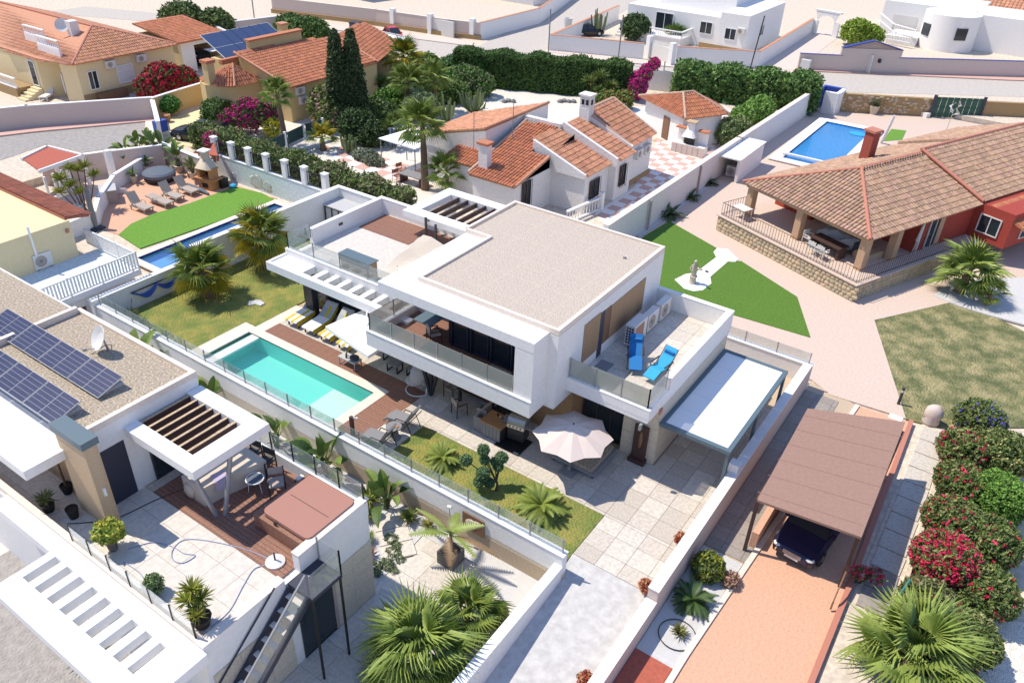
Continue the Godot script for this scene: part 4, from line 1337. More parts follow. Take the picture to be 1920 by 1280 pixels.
	g = G.new(); g.tube([Vector3(0, 1.95, 0), Vector3(0, 1.55, 0)], 0.012, 5); part(t, "chain", g, "grey_metal")
	g = G.new()
	for i in range(1, 7):
		for k in range(-5, 6):
			var f := func(a: int, b: float) -> Vector3:
				var ph := PI * a / 7.0; var th := b * 0.34 + 1.1
				return Vector3(sin(ph) * sin(th) * 0.52, 1.0 + cos(ph) * 0.62, -sin(ph) * cos(th) * 0.5)
			g.quad(f.call(i + 1, k), f.call(i + 1, k + 1), f.call(i, k + 1), f.call(i, k))
	part(t, "shell", g, "light_grey")
	g = G.new(); g.ball(Vector3(-.08, 0.58, .1), Vector3(.45, .16, .4), 10, 5, 0.1); part(t, "cushion", g, "light_grey")
	g = G.new(); g.ball(Vector3(0.05, 0.85, -.12), Vector3(.36, .3, .16), 10, 5, 0.1); part(t, "cushion", g, "light_grey")
	# dining set
	t = thing("dining_table", "dark dining table under the balcony beside the slanted columns", "table", Vector3(-16.9, 0, -23.3), 0.0)
	part(t, "tabletop", gb(Vector3(-1.0, 0.7, -.5), Vector3(1.0, 0.75, .5)), "dark_wood")
	for x in [-.9, .9]:
		for z in [-.4, .4]:
			part(t, "leg", gb(Vector3(x - .06, 0, z - .06), Vector3(x + .06, 0.7, z + .06)), "anthracite")
	var dl := ["pale seated dining chair nearest the lawn, left of the table", "dining chair at the left end of the dark table", "dining chair with slatted back near the storage bench", "dining chair deep under the balcony behind the table"]
	var dp := [[Vector3(-17.25, 0, -22.15), PI - 0.4], [Vector3(-18.35, 0, -23.0), PI / 2], [Vector3(-16.0, 0, -22.35), PI + 0.1], [Vector3(-16.9, 0, -24.3), 0.0]]
	for i in 4: chair(dl[i], dp[i][0], dp[i][1], "anthracite", "taupe", "chairs at the dining table under the balcony")
	# corner sofa and wooden table, grill
	t = thing("corner_bench", "grey and wood corner sofa with high sides beside the grill", "sofa", Vector3(-15.5, 0, -22.6))
	part(t, "side", gb(Vector3(-.6, 0, -1.0), Vector3(-.48, 0.78, .9)), "taupe")
	part(t, "back", gb(Vector3(-.48, 0, -1.0), Vector3(1.1, 0.8, -.86)), "taupe")
	part(t, "seat", gb(Vector3(-.48, 0.15, -.86), Vector3(0.1, 0.42, .9)), "anthracite")
	part(t, "seat", gb(Vector3(0.1, 0.15, -.86), Vector3(1.1, 0.42, -.3)), "anthracite")
	part(t, "front_panel", gb(Vector3(-.6, 0, .9), Vector3(0.1, 0.78, .96)), "mid_grey")
	t = thing("fire_table", "small table with wooden top and dark slatted sides by the grill", "table", Vector3(-15.1, 0, -21.95))
	part(t, "tabletop", gb(Vector3(-.55, 0.78, -.45), Vector3(.55, 0.84, .45)), "table_wood")
	for i in 5:
		part(t, "front_slat", gb(Vector3(-.46 + i * 0.185, 0.05, .36), Vector3(-.29 + i * 0.185, 0.78, .39)), "mid_grey")
	part(t, "body", gb(Vector3(-.46, 0.05, -.38), Vector3(.46, 0.78, .355)), "anthracite")
	for i in 3:
		g = G.new(); g.lathe([Vector2(0.04, 0), Vector2(0.045, 0.1), Vector2(0, 0.1)], Vector3.ZERO, 7)
		solo("jar", g, ["anthracite", "pot_stone", "anthracite"][i], ["dark jar at the left of the wooden table by the grill", "pale jar between two dark jars on the wooden table", "dark jar at the right corner of the wooden table"][i], "jar", "jars on the wooden table", Vector3(-15.2 + i * 0.17, 0.84, -22.2 + i * 0.07))
	t = thing("gas_grill", "gas grill with steel lid and black cabinet on a black mat", "grill", Vector3(-14.2, 0.02, -22.3), 0.15)
	part(t, "cabinet", gb(Vector3(-.38, 0.1, -.3), Vector3(.38, 0.75, .28)), "anthracite")
	part(t, "control_panel", gb(Vector3(-.4, 0.75, .05), Vector3(.4, 0.92, .34)), "steel")
	g = G.new()
	for i in 6:
		var a0 := PI * i / 6; var a1 := PI * (i + 1) / 6
		g.quad(Vector3(-.4, 0.92 + sin(a0) * 0.28, cos(a0) * 0.3), Vector3(.4, 0.92 + sin(a0) * 0.28, cos(a0) * 0.3), Vector3(.4, 0.92 + sin(a1) * 0.28, cos(a1) * 0.3), Vector3(-.4, 0.92 + sin(a1) * 0.28, cos(a1) * 0.3))
		for s in [-.4, .4]:
			g.tri(Vector3(s, 0.92, 0), Vector3(s, 0.92 + sin(a0) * 0.28, cos(a0) * 0.3), Vector3(s, 0.92 + sin(a1) * 0.28, cos(a1) * 0.3))
	part(t, "lid", g, "steel")
	for i in 4:
		g = G.new(); g.lathe([Vector2(0.035, 0), Vector2(0.03, 0.03), Vector2(0, 0.03)], Vector3.ZERO, 8)
		part(t, "knob", g, "black", Vector3(-.25 + i * 0.165, 0.84, .34), Basis(Vector3.RIGHT, PI / 2))
	for s in [-1, 1]:
		part(t, "side_shelf", gb(Vector3(s * 0.55 - 0.16, 0.86, -.25), Vector3(s * 0.55 + 0.16, 0.9, .25)), "grey_metal")
	solo("grill_mat", gb(Vector3(-14.8, 0.006, -22.5), Vector3(-13.55, 0.02, -21.35)), "black", "black floor mat under the gas grill", "mat")
	solo("mat_print", gb(Vector3(-13.85, 0.021, -21.5), Vector3(-13.6, 0.023, -21.4)), "light_grey", "white printed strip on the corner of the grill mat", "label")
	# reclining armchairs with a little table
	for i in 2:
		t = thing("garden_armchair", ["grey cushioned recliner nearer the glass wall, beside the round table", "grey cushioned recliner nearer the patio, beside the round table"][i], "armchair", Vector3(-18.65, 0, [-18.45, -20.0][i]), -PI / 2 + 0.12, "recliners facing the pool")
		part(t, "seat", gb(Vector3(-.32, 0.38, -.3), Vector3(.32, 0.48, .6)), "mid_grey")
		part(t, "backrest", gb(Vector3(-.32, -0.05, -.9), Vector3(.32, 0.05, 0)), "mid_grey", Vector3(0, 0.43, -.28), Basis(Vector3.RIGHT, 1.05))
		part(t, "foot_rest", gb(Vector3(-.3, -0.04, 0), Vector3(.3, 0.04, .35)), "mid_grey", Vector3(0, 0.42, .6), Basis(Vector3.RIGHT, 0.8))
		for x in [-1, 1]:
			g = G.new(); g.tube([Vector3(x * 0.36, 0, .5), Vector3(x * 0.36, 0.62, .1), Vector3(x * 0.36, 0.62, -.4), Vector3(x * 0.36, 0, -.65)], 0.025, 5); part(t, "side_frame", g, "black")
			g = G.new(); g.tube([Vector3(x * 0.34, 0, -.1), Vector3(x * 0.34, 0.9, -.75)], 0.02, 5); part(t, "back_frame", g, "black")
	t = thing("round_side_table", "round grey pedestal table between the two grey recliners", "table", Vector3(-18.45, 0, -19.2))
	g = G.new(); g.lathe([Vector2(0.3, 0), Vector2(0.2, 0.1), Vector2(0.15, 0.5), Vector2(0.2, 0.58), Vector2(0, 0.58)], Vector3.ZERO, 14); part(t, "pedestal", g, "mid_grey")
	g = G.new(); g.lathe([Vector2(0, 0.58), Vector2(0.34, 0.58), Vector2(0.34, 0.62), Vector2(0, 0.62)], Vector3.ZERO, 18); part(t, "tabletop", g, "mid_grey")
	solo("tray", gb(Vector3(-18.5, 0.621, -19.3), Vector3(-18.25, 0.66, -19.15)), "brick_orange", "small orange tray on the round grey table", "tray")
	t = thing("pool_shower", "dark shower post with steel head at the deck corner", "shower", Vector3(-19.95, 0, -18.25))
	part(t, "post", gb(Vector3(-.07, 0, -.07), Vector3(.07, 1.0, .07)), "dark_wood")
	g = G.new(); g.tube([Vector3(0, 0.95, 0), Vector3(0.22, 0.98, -.1)], 0.03, 6); g.ball(Vector3(0.24, 0.96, -.1), Vector3(.06, .05, .06), 8, 5); part(t, "shower_head", g, "ac_white")
	# octagonal parasol and daybed
	t = parasol("large pinkish octagonal parasol over the patio daybed", Vector3(-11.36, 0, -21.85), 2.45, 1.62, 8, "umbrella", "grey_metal", 0.55)
	t = thing("daybed", "wide low daybed with tan speckled cushion under the parasol", "daybed", Vector3(-11.3, 0, -22.9))
	part(t, "frame", gb(Vector3(-1.05, 0.14, -1.0), Vector3(1.0, 0.28, 0.9)), "grey_metal")
	part(t, "cushion", gb(Vector3(-1.0, 0.28, -.95), Vector3(0.85, 0.46, .85)), "gravel_tan")
	for x in [-.95, .9]:
		for z in [-.9, .8]: part(t, "leg", gb(Vector3(x - .04, 0, z - .04), Vector3(x + .04, 0.14, z + .04)), "anthracite")
	t = thing("garden_ornament", "tall brown carved wooden panel leaning on the stone corner", "ornament", Vector3(-9.42, 0, -24.1), 0.0)
	part(t, "base", gb(Vector3(-.36, 0, -.14), Vector3(.36, 0.2, .2)), "dark_wood")
	part(t, "panel", gb(Vector3(-.3, 0.2, -.08), Vector3(.3, 1.85, .04)), "dark_wood")
	g = G.new(); g.ball(Vector3(0.02, 1.2, .05), Vector3(.1, .45, .06), 8, 6, 0.2); part(t, "carving", g, "brown_wood")
	# front lawn plants
	t = thing("topiary_tree", "pompom topiary tree with round green balls on bare branches", "tree", Vector3(-13.11,0,-19.18))
	var bl := [[Vector3(-13.72,1.55,-18.84), 0.30], [Vector3(-14.2,1.35,-18.65), 0.22], [Vector3(-13.15,1.4,-19.56), 0.23], [Vector3(-13.38,1.15,-19.47), 0.17], [Vector3(-13.78,1.7,-19.2), 0.22], [Vector3(-13.48,0.95,-18.8), 0.26], [Vector3(-13.54,0.6,-18.62), 0.19], [Vector3(-13.27,0.45,-18.95), 0.18], [Vector3(-13.21,1,-19.42), 0.17], [Vector3(-13.7,1.25,-19.2), 0.18]]
	bl.remove_at(0)
	g = G.new(); g.tube([Vector3(0, -.03, 0), Vector3(0.04, 0.3, -.02), Vector3(0, 0.55, 0)], [0.07, 0.05, 0.045], 7); part(t, "trunk", g, "twig")
	for b in bl:
		var c: Vector3 = b[0] - t.position
		g = G.new(); g.tube([Vector3(0, 0.45, 0), Vector3(c.x * 0.5, 0.4 + (c.y - .4) * 0.5, c.z * 0.5), c], [0.035, 0.026, 0.018], 5); part(t, "branch", g, "twig")
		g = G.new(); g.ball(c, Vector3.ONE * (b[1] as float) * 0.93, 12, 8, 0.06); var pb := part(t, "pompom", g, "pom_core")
		leaves(pb, "leaves", blob_pts([[c, Vector3.ONE * (b[1] as float)]], 260, 0.08), 0.075, [Color(0.085, 0.15, 0.06), Color(0.12, 0.2, 0.085)])
	cycad("cycad on the front lawn near the grey recliners", Vector3(-15.85, 0, -19.25), 0.78, 34, "frond", "cycads on the front lawn", 0.2)
	cycad("larger cycad on the front lawn beside the driveway tiles", Vector3(-11.1, 0, -19.3), 1.0, 44, "frond", "cycads on the front lawn", 0.25)
	spiky("yucca_plant", "small spiky plant at the glass wall behind the recliner", "plant", Vector3(-17.6, 0, -17.75), [[Vector3(0, 0.15, 0), 0.55]], [Color(0.25, 0.27, 0.06), Color(0.15, 0.22, 0.05)])
	spiky("yucca_plant", "dry spiky grass at the foot of the blue hoses", "plant", Vector3(-35.3, 0, -18.0), [[Vector3(0, 0.1, 0), 0.7], [Vector3(0.9, 0.1, .2), 0.8], [Vector3(-.5, 0.1, -.3), 0.6]], [Color(0.25, 0.24, 0.06), Color(0.12, 0.15, 0.05)])
	spiky("yucca_plant", "spiky plant by the glass wall where the pool coping begins", "plant", Vector3(-32.2, 0, -17.75), [[Vector3(0, 0.1, 0), 0.7], [Vector3(0.6, 0.1, 0), 0.55]], [Color(0.26, 0.28, 0.05), Color(0.14, 0.2, 0.05)])
	fan_palm("bushy yellow green fan palm on the back lawn nearer the pool", Vector3(-34.41, 0, -22.1), 1.55, 0.3, 30, 1.85, ["frond", "frond_yellow", "frond_dead"], "fan palms on the back lawn", Vector3(-.15, 0, .1), 0.3)
	fan_palm("bushy yellow green fan palm on the back lawn beside the villa", Vector3(-34.6, 0, -26.3), 2.1, 0.24, 32, 1.9, ["frond", "frond_yellow", "frond_dead"], "fan palms on the back lawn", Vector3(0.1, 0, 0.2), 0.3)
	g = G.new(); g.ball(Vector3(0, 0.03, 0), Vector3(.42, .06, .26), 10, 4, 0.7, 4); g.ball(Vector3(-.25, 0.03, .15), Vector3(.25, .05, .3), 9, 4, 0.7, 9)
	solo("white_gravel_patch", g, "white_gravel", "white patch of gravel lying on the dry lawn by the palm shadow", "gravel", "", Vector3(-31.7, 0, -23.2))
	# hoses on the wall
	t = thing("hose_rack", "blue pool hoses looped on a rack along the white wall", "hose", Vector3(-36.4, 0.75, -20.3))
	g = G.new(); g.bar(Vector3(0.06, 0.15, -1.5), Vector3(0.06, 0.15, 1.4), 0.05, 0.05); part(t, "rack", g, "black")
	for k in 5:
		g = G.new()
		var pts := []
		for i in 17:
			var s := i / 16.0
			var z := lerpf(-1.45 + k * 0.05, 1.35 - k * 0.04, s)
			var dip := absf(sin(s * TAU)) * (0.28 + k * 0.045)
			pts.append(Vector3(0.1 + 0.03 * k, 0.12 - dip, z))
		g.tube(pts, 0.035, 6)
		part(t, "hose", g, "blue_hose")
	g = G.new(); g.tube([Vector3(0.1, -.1, 1.45), Vector3(0.25, -.7, 1.75)], 0.025, 5); part(t, "pole", g, "grey_metal")
	# shed in the corner
	t = thing("garden_shed", "low glazed garden shed with dark frame in the white corner", "shed", Vector3(-35.0, 0, -33.3))
	part(t, "body", gb(Vector3(-1.3, 0, -.8), Vector3(1.7, 1.25, .6)), "ac_white")
	part(t, "roof", gb(Vector3(-1.4, 1.25, -.84), Vector3(1.8, 1.32, .7)), "light_grey")
	for i in 6:
		part(t, "frame_post", gb(Vector3(-1.32 + i * 0.6 - 0.03, 0, .6), Vector3(-1.32 + i * 0.6 + 0.03, 1.25, .66)), "anthracite")
	g = gb(Vector3(-1.32, 1.17, .6), Vector3(1.7, 1.25, .67)); g.box(Vector3(-1.32, 0, .6), Vector3(1.7, 0.07, .67)); part(t, "frame_rail", g, "anthracite")
	solo("shed_paving", gb(Vector3(-36.3, -0.05, -32.7), Vector3(-31.5, 0.02, -30.5)), "tile_b", "grey paved strip in front of the garden shed", "paving")
	g = G.new(); g.lathe([Vector2(0.1, 0), Vector2(0.1, 0.25), Vector2(0.05, 0.3), Vector2(0.05, 0.5), Vector2(0, 0.5)], Vector3.ZERO, 8)
	solo("tap_post", g, "anthracite", "dark tap post beside the shed paving", "tap", "", Vector3(-36.0, 0, -30.6))
	# small red flowers against the driveway wall
	for q in [[Vector3(-6.0, 0, -20.9), "reddish potted plant against the driveway wall by the tiles"], [Vector3(-6.1, 0, -18.2), "reddish plant at the wall where the ramp begins"], [Vector3(-6.1, -.5, -14.2), "tan dry plant lower down beside the driveway ramp"]]:
		shrub("red_plant", q[1], "plant", q[0], [[Vector3(0, 0.3, 0), Vector3(.2, .22, .2)]], 120, 0.13, [Color(0.35, 0.06, 0.03), Color(0.4, 0.2, 0.1)])


func left_villa():
	var t := thing("neighbour_villa", "white flat roofed villa in the lower left with roof terrace and gravel roof", "house")
	var g := G.new()
	g.box(Vector3(-34, 3.0, -12.35), Vector3(-20.86, 6.0, -8.3))
	part(t, "upper_walls", g, "white")
	part(t, "ground_floor", gb(Vector3(-34, -0.99, -13.15), Vector3(-14.02, 2.95, -6.7)), "white")
	part(t, "gravel_roof", gb(Vector3(-34, 6.0, -12.2), Vector3(-21.0, 6.1, -8.3)), "gravel_tan")
	g = G.new()
	g.box(Vector3(-27.7, 6.0, -12.36), Vector3(-20.85, 6.22, -12.2))
	g.box(Vector3(-21.02, 6.0, -12.2), Vector3(-20.85, 6.22, -8.35))
	g.box(Vector3(-27.72, 6.0, -12.2), Vector3(-27.55, 6.35, -8.3))
	g.box(Vector3(-27.55, 6.0, -8.42), Vector3(-21.5, 6.22, -8.28))
	part(t, "roof_rim", g, "cap")
	part(t, "lower_canopy", gb(Vector3(-34, 5.2, -8.25), Vector3(-21.4, 5.55, -6.62)), "white")
	part(t, "wood_wall", gb(Vector3(-34, 3.0, -8.32), Vector3(-21.6, 5.2, -8.27)), "wood_clad")
	part(t, "pillar", gb(Vector3(-21.6, 3.0, -8.27), Vector3(-20.05, 6.25, -7.85)), "wood_tan")
	part(t, "pillar_cap", gb(Vector3(-21.68, 6.25, -8.33), Vector3(-19.98, 6.5, -7.79)), "slate")
	part(t, "pillar_light", gb(Vector3(-20.05, 4.3, -8.1), Vector3(-20.0, 4.6, -8.02)), "white_paint")
	part(t, "door", gb(Vector3(-20.88, 3.02, -9.4), Vector3(-20.83, 5.2, -8.55)), "slate_dark")
	window(t, Vector3(-20.85, 3.02, -10.1), Vector3(0, 0, -1), 2.1, 2.25, 2, "anthracite", "glass_dark", "sliding_door")
	# pergola
	g = G.new()
	g.box(Vector3(-20.84, 5.3, -12.4), Vector3(-17.4, 5.62, -11.85))
	g.box(Vector3(-21.3, 5.3, -10.0), Vector3(-17.4, 5.62, -9.5))
	g.box(Vector3(-18.05, 5.3, -11.85), Vector3(-17.4, 5.62, -10.0))
	part(t, "pergola_frame", g, "white")
	for i in 7:
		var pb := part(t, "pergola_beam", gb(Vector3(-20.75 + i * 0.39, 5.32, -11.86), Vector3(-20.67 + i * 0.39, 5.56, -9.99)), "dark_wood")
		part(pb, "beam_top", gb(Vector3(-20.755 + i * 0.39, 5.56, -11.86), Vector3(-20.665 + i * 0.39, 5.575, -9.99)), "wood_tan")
	for q in [[Vector3(-17.85, 3.0, -10.2), Vector3(-18.0, 5.35, -9.75)], [Vector3(-17.68, 3.0, -10.4), Vector3(-17.6, 5.35, -11.0)]]:
		g = G.new(); g.tube([q[0], q[1]], 0.08, 10); part(t, "slanted_post", g, "grey_metal")
	# terrace
	var tf := part(t, "terrace_floor", gb(Vector3(-34, 2.95, -13.0), Vector3(-14.25, 2.98, -6.95)), "mortar")
	pave(tf, [[-21.6, -9.66, -14.3, -7.0]], 0.9, 0.9, 3.0, ["terrace_white", "terrace_white", "tile_b"], "terrace_tile", 0.01)
	pave(tf, [[-27, -8.2, -21.6, -7.0], [-20.8, -12.9, -20.4, -9.66]], 0.9, 0.9, 3.0, ["tile_a", "tile_c"], "terrace_tile", 0.01)
	boards(t, "deck_boards", -20.4, -13.0, -14.25, -9.66, 3.02, true)
	g = G.new()
	g.box(Vector3(-34, 2.95, -13.18), Vector3(-14.02, 3.55, -13.0))
	g.box(Vector3(-14.25, 1.9, -13.0), Vector3(-13.98, 3.68, -10.2))
	g.box(Vector3(-14.25, 1.9, -9.6), Vector3(-13.98, 3.2, -6.75))
	part(t, "parapet", g, "white")
	g = G.new()
	g.box(Vector3(-34, 2.95, -6.95), Vector3(-14.25, 3.2, -6.75))
	part(t, "terrace_kerb", g, "cap")
	part(t, "parapet_cap", gb(Vector3(-14.27, 3.68, -13.2), Vector3(-13.96, 3.7, -10.18)), "cap")
	part(t, "parapet_cap", gb(Vector3(-14.27, 3.2, -9.6), Vector3(-13.96, 3.22, -6.73)), "cap")
	glass_run(t, Vector3(-20.3, 3.2, -6.85), Vector3(-14.4, 3.2, -6.85), 0.6, 6, "glass", "black", true)
	glass_run(t, Vector3(-20.6, 3.55, -13.09), Vector3(-14.1, 3.55, -13.09), 0.75, 6, "glass", "black", true)
	# stone clad right side
	var sc := part(t, "stone_cladding", gb(Vector3(-14.02, -0.99, -13.15), Vector3(-14.0, 1.88, -11.6)), "stone_clad")
	for k in 5:
		for i in 7:
			if i in [2, 3]: continue
			part(sc, "cladding_slab", gb(Vector3(-14.0, -0.95 + k * 0.565, -13.14 + i * 0.9), Vector3(-13.975, -0.395 + k * 0.565, -13.14 + i * 0.9 + 0.89)), "stone_clad")
	part(t, "entrance_door", gb(Vector3(-14.02, -0.99, -11.3), Vector3(-13.99, 1.6, -9.9)), "glass_dark")
	part(t, "entrance_frame", gb(Vector3(-14.02, -0.99, -11.42), Vector3(-13.96, 1.7, -11.3)), "taupe")
	# low pergola with slots in front of the terrace
	g = G.new()
	g.box(Vector3(-24, 2.7, -6.75), Vector3(-13.85, 3.05, -6.25))
	g.box(Vector3(-20.6, 2.7, -5.25), Vector3(-13.85, 3.05, -4.5))
	g.box(Vector3(-14.9, 2.7, -6.25), Vector3(-13.85, 3.05, -5.25))
	for i in 9:
		g.box(Vector3(-20.6 + i * 0.64, 2.72, -6.25), Vector3(-20.3 + i * 0.64, 3.04, -5.25))
	part(t, "slot_pergola", g, "white_paint")
	# stair, landing and glass
	g = G.new()
	g.box(Vector3(-13.98, 2.85, -10.9), Vector3(-12.95, 2.98, -9.7))
	part(t, "stair_landing", g, "slate_dark")
	g = G.new(); g.bar(Vector3(-13.9, 2.8, -9.75), Vector3(-13.9, -0.9, -5.2), 0.06, 0.32); part(t, "stair_stringer", g, "slate_dark")
	g = G.new(); g.bar(Vector3(-13.2, 2.8, -9.75), Vector3(-13.2, -0.9, -5.2), 0.06, 0.32); part(t, "stair_stringer", g, "slate_dark")
	for i in 13:
		var s := (i + 0.5) / 13.0
		part(t, "stair_tread", gb(Vector3(-13.87, 2.86 - 3.7 * s - 0.03, -9.75 + 4.55 * s - 0.06), Vector3(-13.23, 2.86 - 3.7 * s, -9.75 + 4.55 * s + 0.12)), "terrace_white")
	g = G.new()
	g.quad(Vector3(-13.12, 2.9, -9.7), Vector3(-13.12, -0.7, -5.25), Vector3(-13.12, 0.3, -5.25), Vector3(-13.12, 3.9, -9.7))
	part(t, "stair_glass", g, "glass_clear")
	g = G.new(); g.bar(Vector3(-13.12, 3.92, -9.7), Vector3(-13.12, 0.32, -5.25), 0.05, 0.05); part(t, "stair_handrail", g, "grey_metal")
	g = G.new(); g.bar(Vector3(-13.93, 3.3, -9.2), Vector3(-13.93, 0.2, -5.3), 0.04, 0.04); part(t, "wall_handrail", g, "slate_dark")
	glass_run(t, Vector3(-12.98, 2.98, -10.88), Vector3(-12.98, 2.98, -9.72), 0.95, 1, "glass_clear", "grey_metal")
	glass_run(t, Vector3(-13.9, 2.98, -10.88), Vector3(-12.98, 2.98, -10.88), 0.95, 1, "glass_clear", "grey_metal")
	for q in [Vector3(-13.0, -.99, -9.75), Vector3(-13.0, -.99, -10.85), Vector3(-13.0, -.99, -7.6)]:
		part(t, "stair_post", gb(q, q + Vector3(0.06, 3.9 if q.z < -9 else 2.2, 0.06)), "black")

	# solar panels
	var cell := G.new()
	var base: Node3D
	var info := [[-22.9, -9.55, 4, "in the back row"], [-22.75, -8.0, 3, "in the front row"]]
	var words := ["nearest the roof's right end", "second from the right end", "third from the right end", "fourth from the right, at the picture edge"]
	for r in info:
		for i in r[2]:
			var x: float = r[0] - i * 1.78
			var lb: String = "dark blue solar panel %s, %s" % [r[3], words[i]]
			if base == null:
				base = thing("solar_panel", lb, "solar panel", Vector3(x, 6.22, r[1]), 0, "solar panels on the gravel roof")
				var B := Basis(Vector3.RIGHT, 0.3)
				part(base, "frame", gb(Vector3(-.87, -.02, -1.0), Vector3(.87, 0.018, 0)), "light_grey", Vector3.ZERO, B)
				for a in 2:
					g = gb(Vector3(-.85 + a * 0.86, 0.019, -.98), Vector3(-.02 + a * 0.87, 0.024, -.02))
					var m := part(base, "cell_field", g, "solar_cell", Vector3.ZERO, B)
					g = G.new()
					for k in range(1, 6): g.box(Vector3(-.85 + a * 0.86, 0.025, -.98 + k * 0.16), Vector3(-.02 + a * 0.87, 0.027, -.966 + k * 0.16))
					for k in range(1, 10): g.box(Vector3(-.85 + a * 0.86 + k * 0.084, 0.0252, -.98), Vector3(-.846 + a * 0.86 + k * 0.084, 0.0265, -.02))
					var gl := part(m, "cell_lines", g, "cell_line")
					gl.set_meta("kind", "stuff")
				for s in [-.6, .6]:
					part(base, "ballast", gb(Vector3(s - 0.1, -.12, -1.0), Vector3(s + 0.1, 0.0, -.2)), "light_grey")
			else:
				dup(base, Vector3(x, 6.22, r[1]), 0, lb)
	t = thing("satellite_dish", "white satellite dish on a tripod on the tan gravel roof", "satellite dish", Vector3(-24.45, 6.1, -11.3))
	g = G.new()
	g.lathe([Vector2(0, 0), Vector2(.2, .02), Vector2(.36, .07), Vector2(.46, .13), Vector2(.45, .14), Vector2(.2, .04), Vector2(0, .02)], Vector3.ZERO, 20)
	part(t, "dish", g, "ac_white", Vector3(0, .55, 0), Basis(Vector3.UP, -.2) * Basis(Vector3.RIGHT, 1.05))
	g = G.new(); g.tube([Vector3(0, 0, -.1), Vector3(0, .55, -.05)], .03, 6); part(t, "mast", g, "grey_metal")
	for k in 3:
		g = G.new(); g.tube([Vector3(0, .25, -.1), Vector3(cos(k * 2.1) * .45, 0, sin(k * 2.1) * .45)], .018, 5); part(t, "leg", g, "grey_metal")
	g = G.new(); g.tube([Vector3(0, .2, .05), Vector3(-.1, .35, .6)], .015, 5); g.box(Vector3(-.15, .32, .56), Vector3(-.05, .4, .66)); part(t, "receiver_arm", g, "grey_metal")

	# hot tub
	t = thing("hot_tub", "square hot tub with burgundy cover sunk in a brown wooden surround", "hot tub", Vector3(-15.25, 3.02, -11.55))
	part(t, "surround", gb(Vector3(-1.25, 0, -1.4), Vector3(0.98, 0.55, 0.9)), "deck")
	for i in 14: part(t, "surround_board", gb(Vector3(-1.25 + i * 0.159 + 0.004, 0.04, 0.9), Vector3(-1.25 + (i + 1) * 0.159 - 0.004, 0.55, 0.92)), "deck_b" if i % 2 else "deck")
	g = G.new()
	var oc := PackedVector2Array()
	for c in [[0.83, 0.83], [-.83, .83], [-.83, -.83], [.83, -.83]]:
		for k in 5:
			var a := atan2(c[1], c[0]) - PI / 4 + k * PI / 8
			oc.append(Vector2(c[0], c[1]) + Vector2(cos(a), sin(a)) * 0.2)
	for i in oc.size(): oc[i] += Vector2(0.05, -.25)
	g.prism(oc, 0.62, 0.74)
	part(t, "cover", g, "burgundy")
	g = G.new(); g.prism(oc, 0.55, 0.62); part(t, "shell", g, "dark_wood")
	g = gb(Vector3(-.8, 0.741, -.26), Vector3(.9, 0.746, -.24)); part(t, "cover_seam", g, "dark_wood")
	part(t, "buckle", gb(Vector3(-.35, 0.56, 0.83), Vector3(-.25, 0.7, 0.87)), "black")
	# terrace furniture
	t = thing("covered_sofa", "garden sofa hidden under a long beige cover beneath the pergola", "sofa", Vector3(-18.75, 3.02, -11.2))
	g = G.new()
	g.prism(PackedVector2Array([Vector2(-.75, .95), Vector2(.3, .95), Vector2(.45, 0.1), Vector2(.85, -1.2), Vector2(-.4, -1.25)]), 0, 0.78)
	part(t, "cover", g, "beige_fabric")
	g = G.new(); g.ball(Vector3(-.45, 0.3, .95), Vector3(.3, .32, .12), 8, 5, 0.2); part(t, "cover_fold", g, "beige_fabric")
	g = G.new()
	g.prism(PackedVector2Array([Vector2(-.1, .4), Vector2(.35, .55), Vector2(.5, .05), Vector2(0.0, -.05)]), 0.785, 0.8)
	g.quad(Vector3(.35, 0.45, .57), Vector3(.53, 0.45, .05), Vector3(.5, 0.8, .05), Vector3(.35, 0.8, .55))
	solo("towel", g, "lilac_fabric", "lilac towel thrown over the beige covered sofa", "towel", "", Vector3(-18.65, 3.02, -11.2))
	for i in 2: chair(["black mesh terrace chair at the glass, left of its twin", "black mesh terrace chair at the glass, right of its twin"][i], Vector3(-18.9 + i * 0.7, 3.02, -12.55), 0.1, "black", "anthracite", "black chairs on the roof terrace")
	t = thing("round_table", "small round white rimmed table on the brown deck", "table", Vector3(-17.75, 3.02, -11.75))
	g = G.new(); g.lathe([Vector2(0, 0.5), Vector2(0.28, 0.5), Vector2(0.28, 0.52), Vector2(0, 0.52)], Vector3.ZERO, 16); part(t, "tabletop", g, "grey_blue")
	g = G.new()
	var rg := []
	for i in 19: rg.append(Vector3(cos(TAU * i / 18) * 0.29, 0.51, sin(TAU * i / 18) * 0.29))
	g.tube(rg, 0.025, 5, false); part(t, "rim", g, "white_paint")
	for k in 3:
		g = G.new(); g.tube([Vector3(cos(k * 2.1) * .2, .5, sin(k * 2.1) * .2), Vector3(cos(k * 2.1) * .27, 0, sin(k * 2.1) * .27)], .015, 5); part(t, "leg", g, "white_paint")
	chair("folding chair beside the round table on the brown deck", Vector3(-17.1, 3.02, -12.1), 0.9, "anthracite", "taupe")
	t = thing("filter_box", "white pump unit standing at the glass behind the hot tub", "pump", Vector3(-16.55, 3.02, -12.7))
	part(t, "body", gb(Vector3(-.2, 0.1, -.15), Vector3(.2, .4, .15)), "anthracite")
	part(t, "lid", gb(Vector3(-.16, .4, -.13), Vector3(.16, .5, .13)), "ac_white")
	t = thing("sunshade_stand", "round white parasol base with pole stub on the deck", "parasol base", Vector3(-14.85, 3.02, -10.0))
	g = G.new(); g.lathe([Vector2(0, 0), Vector2(.3, 0), Vector2(.3, .06), Vector2(.1, .12), Vector2(0, .12)], Vector3.ZERO, 16); part(t, "disc", g, "ac_white")
	g = G.new(); g.tube([Vector3(0, .1, 0), Vector3(0, .42, 0)], .03, 6); part(t, "stub", g, "slate_dark")
